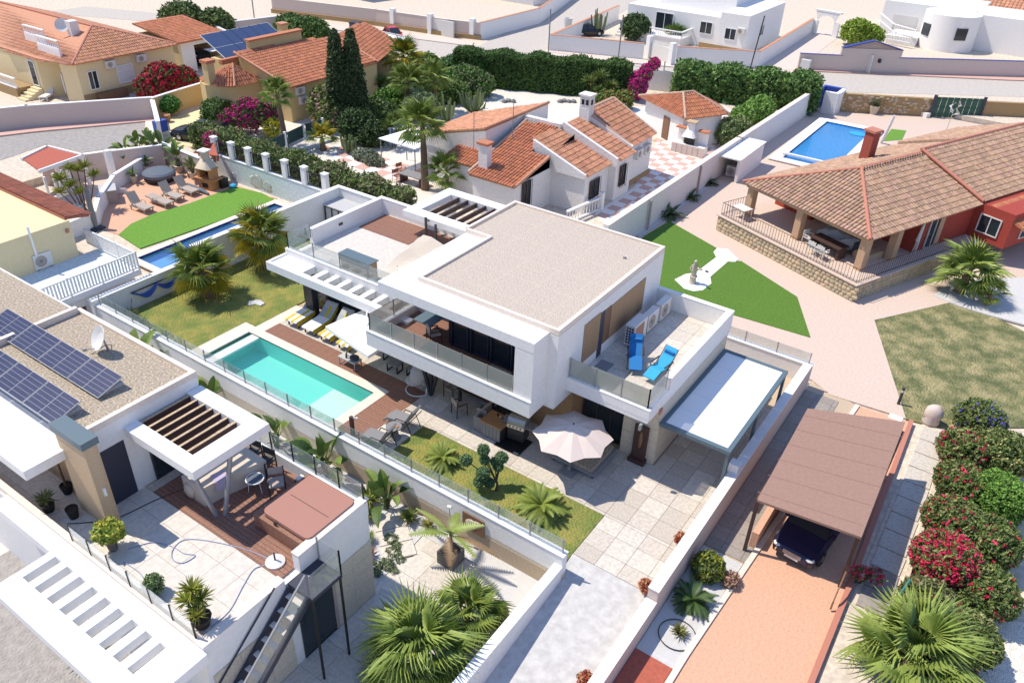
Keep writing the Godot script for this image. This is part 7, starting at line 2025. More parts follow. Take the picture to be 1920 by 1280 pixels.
func top_center():
	var t: Node3D
	var g: G
	slab("gravel_garden", PackedVector2Array([Vector2(-56, -37.8), Vector2(-33, -37.8), Vector2(-31, -62), Vector2(-36, -70.5), Vector2(-48, -66), Vector2(-52, -55)]), -.02, .005, "sand_white")
	# chequered paving beside the white house, laid as separate tiles
	var pv := slab("chequered_paving", PackedVector2Array([Vector2(-47.04,-41.88),Vector2(-46.53,-44.3),Vector2(-41.28,-43.61),Vector2(-35.57,-44.03),Vector2(-35.3,-41.55),Vector2(-40,-41.03)]), -.02, .012, "white_old")
	var poly := PackedVector2Array([Vector2(-47.04,-41.88),Vector2(-46.53,-44.3),Vector2(-41.28,-43.61),Vector2(-35.57,-44.03),Vector2(-35.3,-41.55),Vector2(-40,-41.03)])
	var cells := 0
	for i in range(-48, -30):
		for k in range(-48, -38):
			if (i + k) % 2 == 0 and Geometry2D.is_point_in_polygon(Vector2(i * 1.0 + .4, k * 1.0 + .4), poly) and cells < 200:
				cells += 1
				part(pv, "paving_tile", gb(Vector3(i, .0, k), Vector3(i + .97, .025, k + .97)), "pavement_pink")
	var pv2 := slab("courtyard_paving", PackedVector2Array([Vector2(-23.56,-51.27),Vector2(-23.46,-45.16),Vector2(-21.69,-43.83),Vector2(-20.76,-70.58),Vector2(-26.2,-75.35),Vector2(-32.93,-69.42),Vector2(-30,-59.83),Vector2(-27.46,-63.86)]), -.02, .012, "white_old")
	poly = PackedVector2Array([Vector2(-23.56,-51.27),Vector2(-23.46,-45.16),Vector2(-21.69,-43.83),Vector2(-20.76,-70.58),Vector2(-26.2,-75.35),Vector2(-32.93,-69.42),Vector2(-30,-59.83),Vector2(-27.46,-63.86)])
	for i in range(-38, -24):
		for k in range(-110, -56):
			if (i + k) % 2 == 0 and Geometry2D.is_point_in_polygon(Vector2(i * .8 + .3, k * .8 + .3), poly):
				part(pv2, "paving_tile", gb(Vector3(i * .8, .0, k * .8), Vector3(i * .8 + .78, .025, k * .8 + .78)), "pavement_pink")
	# white house
	t = thing("white_house", "white rendered house with stepped terracotta tile roofs and white chimneys", "house")
	part(t, "wall", gb(Vector3(-36.6, -.1, -51), Vector3(-31.3, 3.3, -43.1)), "white_old")
	part(t, "wall", gb(Vector3(-30.1, -.1, -47.6), Vector3(-26.8, 2.65, -40.15)), "white_old")
	part(t, "wall", gb(Vector3(-33.4, -.1, -44), Vector3(-30.11, 2.65, -41.3)), "white_old")
	part(t, "wall", gb(Vector3(-31.28, -.1, -51.5), Vector3(-28.8, 3.4, -47.61)), "white_old")
	part(t, "wall", gb(Vector3(-28.1, -.1, -47.85), Vector3(-24.1, 2.75, -44.6)), "white_old")
	part(t, "wall", gb(Vector3(-28.0, -.1, -50.2), Vector3(-23.55, 3.0, -47.86)), "white_old")
	part(t, "wall", gb(Vector3(-28.1, -.1, -54.4), Vector3(-24.05, 3.1, -50.21)), "white_old")
	var gab := func(z0: float, z1: float, x0: float, y0: float, x1: float, y1: float):
		var q := G.new()
		for z in [z0, z1]:
			q.quad(Vector3(x0, 2.5, z), Vector3(x1, 2.5, z), Vector3(x1, y1, z), Vector3(x0, y0, z))
		q.quad(Vector3(x0, 2.5, z1), Vector3(x0, 2.5, z0), Vector3(x0, y0, z0), Vector3(x0, y0, z1))
		q.quad(Vector3(x1, 2.5, z0), Vector3(x1, 2.5, z1), Vector3(x1, y1, z1), Vector3(x1, y1, z0))
		q.quad(Vector3(x0, y0, z0), Vector3(x1, y1, z0), Vector3(x1, y1, z1), Vector3(x0, y0, z1))
		part(t, "gable_wall", q, "white_old")
	gab.call(-44.62, -44.4, -28.25, 4.3, -24.05, 2.8)
	gab.call(-48.05, -47.8, -28.0, 4.75, -23.5, 3.1)
	gab.call(-50.4, -50.15, -28.0, 5.1, -23.6, 3.35)
	gab.call(-43.2, -43.0, -31.2, 4.6, -36.7, 3.15)
	var q2 := G.new()
	for x in [-26.82, -30.12]:
		q2.quad(Vector3(x, 2.5, -40.15), Vector3(x, 2.5, -47.5), Vector3(x, 4.2, -47.5), Vector3(x, 2.6, -40.15))
		q2.quad(Vector3(x, 2.6, -40.15), Vector3(x, 4.2, -47.5), Vector3(x, 2.5, -47.5), Vector3(x, 2.5, -40.15))
	q2.quad(Vector3(-31.25, 2.5, -43.1), Vector3(-31.25, 2.5, -51), Vector3(-31.25, 4.6, -51), Vector3(-31.25, 4.6, -43.1))
	part(t, "gable_wall", q2, "white_old")
	part(t, "gable_wall", gb(Vector3(-31.2, 3.3, -48.0), Vector3(-28.1, 4.6, -47.6)), "white_old")
	roof_slope(t, [Vector3(-30.3, 2.68, -39.95), Vector3(-26.65, 2.68, -39.95), Vector3(-26.65, 3.55, -43.9), Vector3(-28.2, 3.6, -44.1), Vector3(-28.2, 4.3, -47.5), Vector3(-30.9, 4.3, -47.5)], "terracotta", "tile_old", Vector2(.24, .42))
	roof_slope(t, [Vector3(-33.6, 2.68, -41.15), Vector3(-30.35, 2.68, -41.15), Vector3(-30.35, 3.35, -44.1), Vector3(-33.6, 3.35, -44.1)], "terracotta", "tile_old", Vector2(.24, .42))
	roof_slope(t, [Vector3(-23.9, 2.72, -44.65), Vector3(-28.25, 4.22, -44.65), Vector3(-28.25, 4.22, -47.78), Vector3(-23.9, 2.72, -47.78)], "terracotta_b", "", Vector2(.24, .44))
	roof_slope(t, [Vector3(-23.3, 3.02, -48.06), Vector3(-27.95, 4.62, -48.06), Vector3(-27.95, 4.62, -50.14), Vector3(-23.3, 3.02, -50.14)], "terracotta_b", "", Vector2(.24, .44))
	roof_slope(t, [Vector3(-23.85, 3.15, -50.42), Vector3(-27.6, 5.0, -50.42), Vector3(-27.6, 5.0, -54.5), Vector3(-23.85, 3.15, -54.5)], "terracotta_b", "", Vector2(.24, .44))
	roof_slope(t, [Vector3(-36.9, 3.2, -43.0), Vector3(-36.9, 3.2, -49.5), Vector3(-31.3, 4.72, -51), Vector3(-31.3, 4.72, -43.0)], "terracotta_b", "tile_old", Vector2(.24, .42))
	ridge(t, Vector3(-30.4, 2.75, -40.0), Vector3(-30.9, 4.36, -47.5), "ridge_pale"); ridge(t, Vector3(-31.25, 4.78, -43), Vector3(-31.25, 4.78, -51), "terracotta_b"); ridge(t, Vector3(-23.85, 3.2, -54.5), Vector3(-27.6, 5.05, -54.5), "ridge_pale"); ridge(t, Vector3(-27.65, 5.05, -50.4), Vector3(-27.65, 5.05, -54.5), "ridge_pale"); ridge(t, Vector3(-23.8, 3.35, -50.3), Vector3(-27.9, 5.15, -50.3), "ridge_pale"); ridge(t, Vector3(-26.6, 2.74, -40), Vector3(-26.6, 3.6, -43.9), "terracotta_b")
	g = gb(Vector3(-30.2, 2.6, -41.4), Vector3(-29.5, 4.5, -40.85)); part(t, "chimney", g, "white_old"); part(t, "chimney_cap", gb(Vector3(-30.3, 4.5, -41.5), Vector3(-29.4, 4.65, -40.75)), "terracotta")
	var ch := part(t, "chimney", gb(Vector3(-27.9, 4.0, -50.5), Vector3(-27.1, 6.2, -49.8)), "white_old")
	part(ch, "chimney_cap", gb(Vector3(-28.0, 6.2, -50.6), Vector3(-27.0, 6.32, -49.7)), "white_old")
	for x in [-27.75, -27.4]: part(ch, "flue_opening", gb(Vector3(x, 5.6, -49.8), Vector3(x + .2, 5.95, -49.77)), "black")
	part(ch, "flue_opening", gb(Vector3(-27.1, 5.6, -50.25), Vector3(-27.07, 5.95, -50.0)), "black")
	for q in [[Vector3(-26.75, .9, -41.0), 1.0, 1.7], [Vector3(-24.05, .8, -45.2), 1.3, 1.3], [Vector3(-23.5, .9, -48.4), .9, 1.5]]:
		var wn = window(t, q[0], Vector3(0, 0, -1), q[1], q[2], 2, "dark_wood", "glass_dark")
		for k in 5: part(wn, "grille_bar", gb(q[0] + Vector3(.13, -.1, -q[1] * k / 4.0 - .012), q[0] + Vector3(.155, q[2] + .1, -q[1] * k / 4.0 + .012)), "black")
	part(t, "stone_base", gb(Vector3(-24.1, -.1, -54.45), Vector3(-23.95, .35, -50.3)), "rubble")
	for q in [[Vector3(-31.9, 3.2, -42.6), 2.6], [Vector3(-30.2, 3.4, -44.8), 3.2]]:
		g = G.new(); g.tube([q[0], q[0] + Vector3(0, q[1], 0)], .025, 5); g.tube([q[0] + Vector3(0, q[1] * .8, 0), q[0] + Vector3(.35, q[1] * .8, .1)], .015, 4); part(t, "antenna_pole", g, "mid_grey")
	ac_unit("air conditioner on the white house's right end, nearer the courtyard", Vector3(-23.9, 1.9, -53.3), PI / 2, .9, .65, "air conditioners on the white house")
	ac_unit("air conditioner on the white house's right end, nearer its roof step", Vector3(-23.9, 1.9, -52.0), PI / 2, .9, .65, "air conditioners on the white house")
	t = thing("white_balustrade", "short white balustrade just behind the villa's gravel roof", "balustrade")
	balustrade(t, Vector3(-24.06,0,-42.44), Vector3(-23.53,0,-46.03), .95, .3)
	part(t, "end_post", gb(Vector3(-23.5,0,-46.05) - Vector3(.15, 0, .15), Vector3(-23.5,0,-46.05) + Vector3(.15, 1.25, .15)), "white_paint")
	# pavilion
	t = thing("pavilion", "small white pavilion with hipped terracotta roof behind the white house", "outbuilding")
	block_walls(t, PackedVector2Array([Vector2(-29.6, -64.6), Vector2(-24.6, -61.4), Vector2(-22.6, -64.6), Vector2(-24.6, -66.6)]), -.1, 2.6, "white")
	var e := [Vector3(-30.27, 2.6, -64.4), Vector3(-24.3, 2.6, -61.0), Vector3(-22.1, 2.6, -64.8), Vector3(-24.4, 2.6, -67.2)]
	var a1 := Vector3(-25.8, 3.9, -63.4); var a2 := Vector3(-25.3, 3.9, -64.3)
	roof_slope(t, [e[0], e[1], a1], "terracotta", "tile_old"); roof_slope(t, [e[1], e[2], a2, a1], "terracotta", "tile_old"); roof_slope(t, [e[2], e[3], a2], "terracotta"); roof_slope(t, [e[3], e[0], a1, a2], "terracotta")
	for q in [[e[0], a1], [e[1], a1], [e[2], a2], [a1, a2]]: ridge(t, q[0] + Vector3(0, .05, 0), q[1] + Vector3(0, .05, 0), "ridge_pale")
	part(t, "door", gb(Vector3(-.45, 0, -.03), Vector3(.45, 1.9, .05)), "brown_wood", Vector3(-26.6, 0, -62.65), Basis(Vector3.UP, -.57))
	t = thing("white_barbecue", "white masonry barbecue with tiled hood beside the pavilion", "barbecue", Vector3(-23.47,0,-60.56))
	part(t, "counter", gb(Vector3(-1.4, 0, -.5), Vector3(1.4, .8, .3)), "white_old")
	part(t, "back_wall", gb(Vector3(-1.3, .8, -.6), Vector3(1.3, 1.9, -.5)), "white")
	g = G.new(); g.lathe([Vector2(.75, 1.4), Vector2(.4, 2.0), Vector2(.38, 2.5), Vector2(0, 2.5)], Vector3.ZERO, 4); part(t, "hood", g, "white", Vector3(-.1, 0, -.2), Basis(Vector3.UP, PI / 4))
	part(t, "hood_cap", gb(Vector3(-.5, 2.55, -.55), Vector3(.35, 2.65, .2)), "wood_tan"); part(t, "firebox", gb(Vector3(-.5, .8, .0), Vector3(.4, 1.4, .05)), "black")
	for s in [-1, 1]: part(t, "side_roof", gb(Vector3(s * .95 - .45, 1.9, -.7), Vector3(s * .95 + .45, 2.0, -.1)), "terracotta")
	for k in 6: part(t, "fluted_panel", gb(Vector3(-1.4 + k * .47 + .03, .02, .3), Vector3(-1.4 + k * .47 + .44, .78, .36)), "wall_pink")
	# garden table with white canopy
	t = thing("white_gazebo", "white flat garden canopy over a dark table beside the palm trunk", "gazebo", Vector3(-38.38,0,-43.38))
	g = G.new(); g.prism(PackedVector2Array([Vector2(-2.0, 1.2), Vector2(1.6, 1.3), Vector2(1.7, -1.6), Vector2(-1.7, -1.5)]), 2.25, 2.32); part(t, "roof", g, "white_fabric")
	part(t, "vent", gb(Vector3(-.7, 2.4, -.8), Vector3(.9, 2.46, .2)), "white_fabric")
	for q in [Vector3(-1.9, 0, 1.1), Vector3(1.5, 0, 1.2), Vector3(1.6, 0, -1.5), Vector3(-1.6, 0, -1.4)]: part(t, "post", gb(q - Vector3(.03, 0, .03), q + Vector3(.03, 2.25, .03)), "mid_grey")
	t = thing("garden_table", "dark garden table under the white canopy", "table", Vector3(-36.36,0,-41.33))
	part(t, "tabletop", gb(Vector3(-1.0, .7, -.5), Vector3(1.0, .76, .5)), "mid_grey")
	for x in [-.9, .9]: part(t, "leg", gb(Vector3(x - .05, 0, -.4), Vector3(x + .05, .7, .4)), "dark_wood")
	for i in 2: chair(["red chair left of the dark garden table", "red chair nearer the white canopy's corner post"][i], [Vector3(-37.59,0,-40.98), Vector3(-38.22,0,-42.1)][i], 1.4, "burgundy", "burgundy", "red chairs under the white canopy")
	# big clipped hedges
	hedge("clipped_hedge", "tall dark clipped hedge behind the white gravel garden", Vector3(-50.8, 0, -64.6), Vector3(-34.8, 0, -71.6), 1.7, 3.3, .22, 9500, [Color(0.042, 0.095, 0.016), Color(0.06, 0.125, 0.024), Color(0.085, 0.155, 0.035)], "", [], 0, .1)
	hedge("leafy_hedge", "tall leafy bright green hedge right of the white gate", Vector3(-31.8, 0, -76.2), Vector3(-19.5, 0, -80.6), 2.6, 2.7, .42, 5200, [Color(0.07, 0.15, 0.03), Color(0.1, 0.19, 0.045), Color(0.14, 0.22, 0.06)], "", [], 0, .35)
	shrub("green_bush", "rounded bright green bush against the long white wall", "shrub", Vector3(-22.26,0,-73.32), [[Vector3(0, 1.0, 0), Vector3(1.2, 1.1, 1.8)], [Vector3(-.6, .8, 2.6), Vector3(1.0, .9, 1.3)]], 1200, .32, [Color(0.12, 0.24, 0.04), Color(0.17, 0.29, 0.06)])
	shrub("green_bush", "loose leafy bush between pavilion and the long white wall", "shrub", Vector3(-21.99,0,-64.9), [[Vector3(0, 1.1, 0), Vector3(.9, 1.1, 1.2)], [Vector3(.3, .9, -2.0), Vector3(.8, 1.0, 1.0)]], 900, .3, [Color(0.11, 0.17, 0.05), Color(0.2, 0.24, 0.1)])
	shrub("bougainvillea", "bright magenta bougainvillea arching by the white gate", "shrub", Vector3(-33.84,0,-71.41), [[Vector3(0, 1.5, 0), Vector3(.9, 1.3, .9)], [Vector3(.5, 2.6, -.4), Vector3(.6, .8, .6)], [Vector3(1.1, 3.5, -.9), Vector3(.5, .5, .5)]], 300, .28, [Color(0.08, 0.12, 0.03)], "", [Color(0.45, 0.015, 0.17), Color(0.55, 0.03, 0.25)], 1100)
	t = thing("white_gate", "white arched pedestrian gate between the hedge and bougainvillea", "gate", Vector3(-33.43,0,-76.25))
	part(t, "panel", gb(Vector3(-1.4, 0, -.06), Vector3(1.4, 2.0, .06)), "white_old", Vector3.ZERO, Basis(Vector3.UP, .3))
	part(t, "post", gb(Vector3(-.05, 2.0, -.05), Vector3(.05, 2.9, .05)), "light_grey")
	# long wall between the plots
	t = thing("plot_wall", "long pale plot wall stepping from the villa to the blue niche", "wall")
	wall_path(t, [Vector3(-20.15, 1.0, -34.3), Vector3(-20.15, 1.0, -40.4)], 1, .35, "white_old", "white_paint")
	wall_path(t, [Vector3(-20.15, 1.75, -40.6), Vector3(-19.95, 1.75, -62), Vector3(-19.6, 1.75, -81.0)], 1, .35, "white_old", "cap")
	for i in 5: part(t, "joint_pilaster", gb(Vector3(-19.82, -.5, -46.0 - i * 8.2), Vector3(-19.72, 1.7, -45.85 - i * 8.2)), "taupe")
	# palms and mixed garden
	fan_palm("tall fan palm in front of the white house wall", Vector3(-35.07,0,-41.09), 4.6, .24, 24, 2.0, ["frond", "frond_light"], "fan palms of the gravel garden", Vector3(-.1, 0, 0), 0.1)
	fan_palm("small fan palm growing close to the villa's rear pergola", Vector3(-32.84,0,-40.8), 1.9, .16, 18, 1.6, ["frond", "frond_light"], "", Vector3.ZERO, .1)
	fan_palm("fan palm standing between the cacti and cypresses", Vector3(-47.4,0,-53.47), 3.0, .26, 22, 1.8, ["frond", "frond_light"], "fan palms of the gravel garden", Vector3.ZERO, .1)
	fan_palm("fan palm right of its neighbour, above the tall cacti", Vector3(-46.11,0,-55.64), 2.9, .26, 22, 1.8, ["frond_light", "frond"], "fan palms of the gravel garden", Vector3.ZERO, .1)
	fan_palm("big fan palm near the red car, above the small blue pool", Vector3(-53.91,0,-60.42), 2.8, .3, 26, 2.2, ["frond", "frond_yellow"], "fan palms of the gravel garden", Vector3.ZERO, .2)
	var yk := [Color(0.1, 0.18, 0.03), Color(0.14, 0.22, 0.05), Color(0.22, 0.24, 0.05)]
	spiky("yucca_tree", "broad green yucca clump left of the white canopy", "tree", Vector3(-42.84,0,-46.27), [[Vector3(0, 1.6, 0), 1.0], [Vector3(-.9, 1.2, .3), .9], [Vector3(.9, 1.3, -.2), .9], [Vector3(.2, 2.2, -.6), .9], [Vector3(-.5, 1.9, -.7), .9], [Vector3(.6, .8, .6), .8]], yk, "", 5)
	spiky("yucca_tree", "green yucca tree in front of the clipped hedge", "tree", Vector3(-36.44,0,-68.64), [[Vector3(0, 2.3, 0), 1.1], [Vector3(-1.1, 1.7, .2), 1.0], [Vector3(1.1, 1.6, 0), 1.0], [Vector3(.4, 1.2, .7), .9]], yk, "", 5)
	spiky("palm_shrub", "feathery palm shrub beside the small blue pool", "plant", Vector3(-53.45,0,-56.36), [[Vector3(0, .9, 0), 1.4], [Vector3(.3, 1.2, 0), 1.2]], yk, "", 4)
	cactus("tall columnar cactus clump behind the white house, left of its twin", Vector3(-43.54,0,-54.2), 10, 2.6, .9)
	cactus("broad columnar cactus clump nearest the white gravel", Vector3(-43.65,0,-58.23), 16, 1.9, 1.4)
	cactus("small round columnar cactus in the left of the gravel garden", Vector3(-44.55,0,-43.19), 14, 1.5, .8)
	shrub("yellow_bush", "bright yellow bush between the two cactus clumps", "shrub", Vector3(-46.66,0,-60.04), [[Vector3(0, .6, 0), Vector3(1.0, .6, .9)]], 360, .28, [Color(0.42, 0.38, 0.02), Color(0.32, 0.32, 0.04)])
	shrub("grey_shrub", "low grey green lavender shrub on the chequered paving's edge", "shrub", Vector3(-42.28,0,-42.77), [[Vector3(0, .3, 0), Vector3(1.3, .4, .7)], [Vector3(1.0, .3, .3), Vector3(.9, .35, .6)]], 700, .22, [Color(0.14, 0.17, 0.11), Color(0.2, 0.22, 0.15)])
	shrub("grey_shrub", "grey green olive bush behind the yuccas", "shrub", Vector3(-45.52,0,-53.08), [[Vector3(0, 1.2, 0), Vector3(1.5, 1.3, 1.5)]], 700, .28, [Color(0.13, 0.18, 0.09), Color(0.19, 0.23, 0.13)])
	var bl := [[-53.7, -63.2, "large light green bush at the street, right of the big palm", 2.2, [Color(0.11, 0.19, 0.03), Color(0.16, 0.23, 0.05)]], [-51.7, -65.1, "bluish green bush beside the street wall", 1.9, [Color(0.07, 0.16, 0.05), Color(0.1, 0.19, 0.09)]], [-47.4, -61.7, "wide green tree with bare grey lower branches", 2.3, [Color(0.09, 0.18, 0.03), Color(0.12, 0.15, 0.06)]], [-49.2, -54.0, "low bright green bush in front of the blue pool", 1.7, [Color(0.09, 0.2, 0.03), Color(0.12, 0.22, 0.04)]], [-48.4, -50.0, "dark green bush behind the broad yucca", 1.7, [Color(0.06, 0.11, 0.03), Color(0.09, 0.14, 0.04)]], [-47.6, -58.7, "green bush filling the gap between palms and wide tree", 1.9, [Color(0.08, 0.15, 0.03), Color(0.12, 0.18, 0.04)]]]
	for b in bl:
		var p := Vector3(b[0], 0, b[1])
		var s: float = b[3]
		shrub("garden_bush", b[2], "shrub", p, [[Vector3(0, s * .6, 0), Vector3(s * .8, s * .6, s * .8)], [Vector3(s * .6, s * .5, -s * .3), Vector3(s * .6, s * .5, s * .6)], [Vector3(-s * .5, s * .5, s * .4), Vector3(s * .6, s * .5, s * .6)]], 1300, .34, b[4], "bushes of the gravel garden")
	shrub("flowering_bush", "rounded bush with orange flowers behind the white chimney", "shrub", Vector3(-35.07,0,-67.54), [[Vector3(0, .7, 0), Vector3(1.3, .8, 1.0)], [Vector3(1.5, .8, -.5), Vector3(1.0, .9, 1.0)]], 800, .28, [Color(0.1, 0.16, 0.03), Color(0.15, 0.2, 0.05)], "", [Color(0.5, 0.12, 0.04)], 90)
	pool("small deep blue pool glimpsed behind the cypresses", -56.8, -61.0, -53.6, -54.6, .13, "pool_navy", .35, "white_old", .14)
	for i in 7:
		g = G.new(); g.ball(Vector3(0, .12, 0), Vector3(.3, .22, .25), 7, 4, .5, i)
		tag(part(self, "lava_rock", g, "mid_grey", [Vector3(-39.07,0,-65.84), Vector3(-38.85,0,-66.27), Vector3(-38.44,0,-66.39), Vector3(-38.06,0,-66.73), Vector3(-43.1,0,-62.27), Vector3(-42.89,0,-62.69), Vector3(-42.45,0,-62.85)][i]), "dark lava rock on white gravel, %s" % ["leftmost by the chimney", "second by the chimney", "third by the chimney", "rightmost by the chimney", "left one of the antenna group", "middle one of the antenna group", "right one of the antenna group"][i], "rock", "lava rocks on the white gravel")
	# top street
	slab("top_street", PackedVector2Array([Vector2(-95.47,-62.02),Vector2(-79.45,-66.74),Vector2(-67.16,-70.19),Vector2(-55.74,-72.7),Vector2(-47.77,-74.42),Vector2(-32.42,-76.63),Vector2(-20.88,-92.47),Vector2(-1.81,-107.98),Vector2(-1.27,-101.85),Vector2(-19.39,-87.26),Vector2(-31.36,-73.14),Vector2(-53.99,-69.3),Vector2(-77.4,-63.34),Vector2(-90.43,-58.48)]), -.02, .0, "asphalt") if false else null
	slab("top_street", PackedVector2Array([Vector2(-110, -55), Vector2(-84, -66.5), Vector2(-66, -72), Vector2(-52, -72.0), Vector2(-35, -78), Vector2(-19, -88.6), Vector2(-5, -99), Vector2(30, -124), Vector2(30, -136), Vector2(-5, -108.3), Vector2(-22, -96), Vector2(-36, -86), Vector2(-50, -80.6), Vector2(-66, -76.5), Vector2(-84, -71), Vector2(-110, -61)]), -.02, .0, "road_pale")
	slab("side_street", PackedVector2Array([Vector2(-58.5, -78.4), Vector2(-51.5, -80.4), Vector2(-54, -100), Vector2(-60, -130), Vector2(-70, -130)]), -.02, .004, "road_pale")
	slab("side_street", PackedVector2Array([Vector2(-29.5, -91.5), Vector2(-25.5, -94.5), Vector2(-27.0, -120), Vector2(-30.5, -120)]), -.02, .004, "pavement")
	slab("pavement", PackedVector2Array([Vector2(-84, -71), Vector2(-66, -76.5), Vector2(-59, -78.2), Vector2(-60, -80), Vector2(-67, -78.6), Vector2(-86, -73)]), -.02, .1, "pavement")
	slab("pavement", PackedVector2Array([Vector2(-51, -80.4), Vector2(-36, -86), Vector2(-29.5, -91), Vector2(-29.5, -92.5), Vector2(-37, -88.5), Vector2(-51, -82.6)]), -.02, .1, "pavement")
	slab("pavement", PackedVector2Array([Vector2(-25.5, -94), Vector2(-5, -107), Vector2(30, -134), Vector2(30, -137), Vector2(-5, -109.4), Vector2(-25.5, -96)]), -.02, .11, "pavement_pink")
	slab("pavement", PackedVector2Array([Vector2(-66, -71.7), Vector2(-54, -71.8), Vector2(-54, -70.3), Vector2(-66, -70.5)]), -.02, .1, "pavement")
	car("small red car parked at the kerb of the top street", Vector3(-67.64,0,-74.21), -.42, 3.7, 1.65, 1.5, "red_paint")
	t = thing("waste_bins", "dark blue waste bin on the pavement left of the red car", "bin", Vector3(-73.63,0,-74.01), .4)
	part(t, "bin", gb(Vector3(-.6, 0, -.5), Vector3(.6, 1.2, .5)), "grey_blue"); part(t, "lid", gb(Vector3(-.64, 1.2, -.54), Vector3(.64, 1.32, .54)), "slate_dark")
	# walls and houses across the street
	t = thing("street_wall", "pale wall with stone base opposite the red car", "wall")
	var w0 := [Vector3(-90, 1.9, -75.5), Vector3(-75, 1.9, -79.2), Vector3(-64.5, 1.9, -80.8), Vector3(-60.6, 1.9, -82.0)]
	wall_path(t, w0, 1.9, .3, "wall_pink", "cap")
	wall_path(t, [Vector3(-90, .5, -75.3), Vector3(-75, .5, -79), Vector3(-64.5, .5, -80.6), Vector3(-60.5, .5, -81.8)], .5, .36, "rubble", "")
	wall_path(t, [Vector3(-60.6, 1.9, -82.0), Vector3(-60.5, 1.9, -95), Vector3(-72, 1.9, -130)], 1.9, .3, "white", "terracotta_b")
	for q in [Vector3(-72.5, 0, -79.6), Vector3(-67, 0, -80.3), Vector3(-61.5, 0, -81.7)]: part(t, "pier", gb(q - Vector3(.3, .1, .3), q + Vector3(.3, 2.3, .3)), "white")
	part(t, "garage_door", gb(Vector3(-66.6, 0, -80.55), Vector3(-63.4, 1.8, -80.3)), "ac_white", Vector3.ZERO)
	t = thing("street_wall", "white wall with terracotta coping facing the clipped hedge", "wall")
	wall_path(t, [Vector3(-51.0, 1.8, -83.0), Vector3(-45.5, 1.8, -85.0), Vector3(-40.9, 1.8, -86.6)], 1.8, .3, "white", "terracotta_b")
	wall_path(t, [Vector3(-51.0, 1.8, -83.0), Vector3(-54, 1.8, -105)], 1.8, .3, "white", "terracotta_b")
	t = thing("street_wall", "white wall with terracotta coping between gate and leaning pole", "wall")
	wall_path(t, [Vector3(-37.2, 1.8, -88.0), Vector3(-33, 1.8, -90.2), Vector3(-29.3, 1.8, -92.3), Vector3(-30.5, 1.8, -116)], 1.8, .3, "white", "terracotta_b")
	t = thing("driveway_gate", "wide white driveway gate with spiked top between two piers", "gate", Vector3(-39.05, 0, -87.4), -.4)
	part(t, "panel", gb(Vector3(-1.6, .1, -.05), Vector3(1.6, 1.7, .05)), "ac_white")
	for i in 17: part(t, "spike", gb(Vector3(-1.56 + i * .19, 1.7, -.02), Vector3(-1.52 + i * .19, 2.05, .02)), "white_paint")
	for s in [-1, 1]: part(t, "pier", gb(Vector3(s * 1.95 - .3, 0, -.3), Vector3(s * 1.95 + .3, 2.4, .3)), "white")
	var fl := ["slim street pole at the left end of the white coped wall", "slim street pole rising behind the clipped hedge", "dark leaning telegraph pole beside the leafy hedge", "slim street pole at the far left of the top street"]
	for i in 4:
		g = G.new(); g.tube([Vector3.ZERO, Vector3([0, .1, .5, 0][i], [4.8, 5.2, 6.0, 5][i], 0)], .07, 6)
		solo("street_pole", g, "mid_grey" if i != 2 else "anthracite", fl[i], "pole", "poles along the top street", [Vector3(-50.62,0,-81.89), Vector3(-42.01,0,-82.86), Vector3(-29.16,0,-89.67), Vector3(-82.55,0,-66.15)][i])
	t = thing("white_villa", "white villa with balustraded terrace across the street", "house", Vector3(-41, 0, -101))
	part(t, "wall", gb(Vector3(-8, 0, -9), Vector3(5, 3.6, 3)), "white"); part(t, "wall", gb(Vector3(5, 0, -8), Vector3(8.5, 4.5, 4.5)), "white"); part(t, "wall", gb(Vector3(-5, 3.6, -9), Vector3(5, 6.5, 0)), "white")
	part(t, "stone_base", gb(Vector3(2.8, 0, 4.5), Vector3(8.52, .8, 4.6)), "rubble"); part(t, "terrace_slab", gb(Vector3(-6, 0, 3), Vector3(1, 1.0, 6)), "white_old")
	balustrade(t, Vector3(-6, 1.0, 6), Vector3(1, 1.0, 6), .9, .3); balustrade(t, Vector3(1, 1.0, 6), Vector3(1, 1.0, 3), .9, .3)
	window(t, Vector3(5.8, 1.6, 4.52), Vector3.RIGHT, 1.4, 1.3, 2, "white_paint"); window(t, Vector3(2.0, 1.5, 3.02), Vector3.RIGHT, 1.6, 1.4, 2, "white_paint"); window(t, Vector3(-4, 1.2, 3.02), Vector3.RIGHT, 2.4, 2.0, 2, "white_paint"); window(t, Vector3(8.52, 1.6, 0), Vector3(0, 0, -1), 1.2, 1.2, 2, "white_paint")
	for i in 7: part(t, "outer_step", gb(Vector3(-8.2, 0, 3 + i * .35), Vector3(-6.9, 2.1 - i * .3, 3.35 + i * .35)), "white_old")
	ac_unit("air conditioner on the white villa's corner across the street", Vector3(-33.2, 2.4, -96.35), 0, .9, .65)
	shrub("round_tree", "dark round tree in front of the white villa's terrace", "tree", Vector3(-46.22,0,-95.16), [[Vector3(0, 1.6, 0), Vector3(1.8, 1.4, 1.6)]], 800, .4, [Color(0.04, 0.08, 0.02), Color(0.06, 0.1, 0.03)])
	spiky("yucca_tree", "bright green spiky tree by the white driveway gate", "tree", Vector3(-41.78,0,-97.4), [[Vector3(0, 1.5, 0), 1.4], [Vector3(.8, 1.2, 0), 1.2], [Vector3(-.7, 1.2, .2), 1.2]], [Color(0.12, 0.22, 0.03), Color(0.16, 0.26, 0.05)], "", 5)
	cactus("tall grey cactus behind the white coped wall", Vector3(-51.12,0,-94.6), 12, 3.2, 1.2)
	car("dark red car half hidden behind the white coped wall", Vector3(-51.92,0,-93.4), .9, 3.9, 1.7, 1.45, "black_paint")
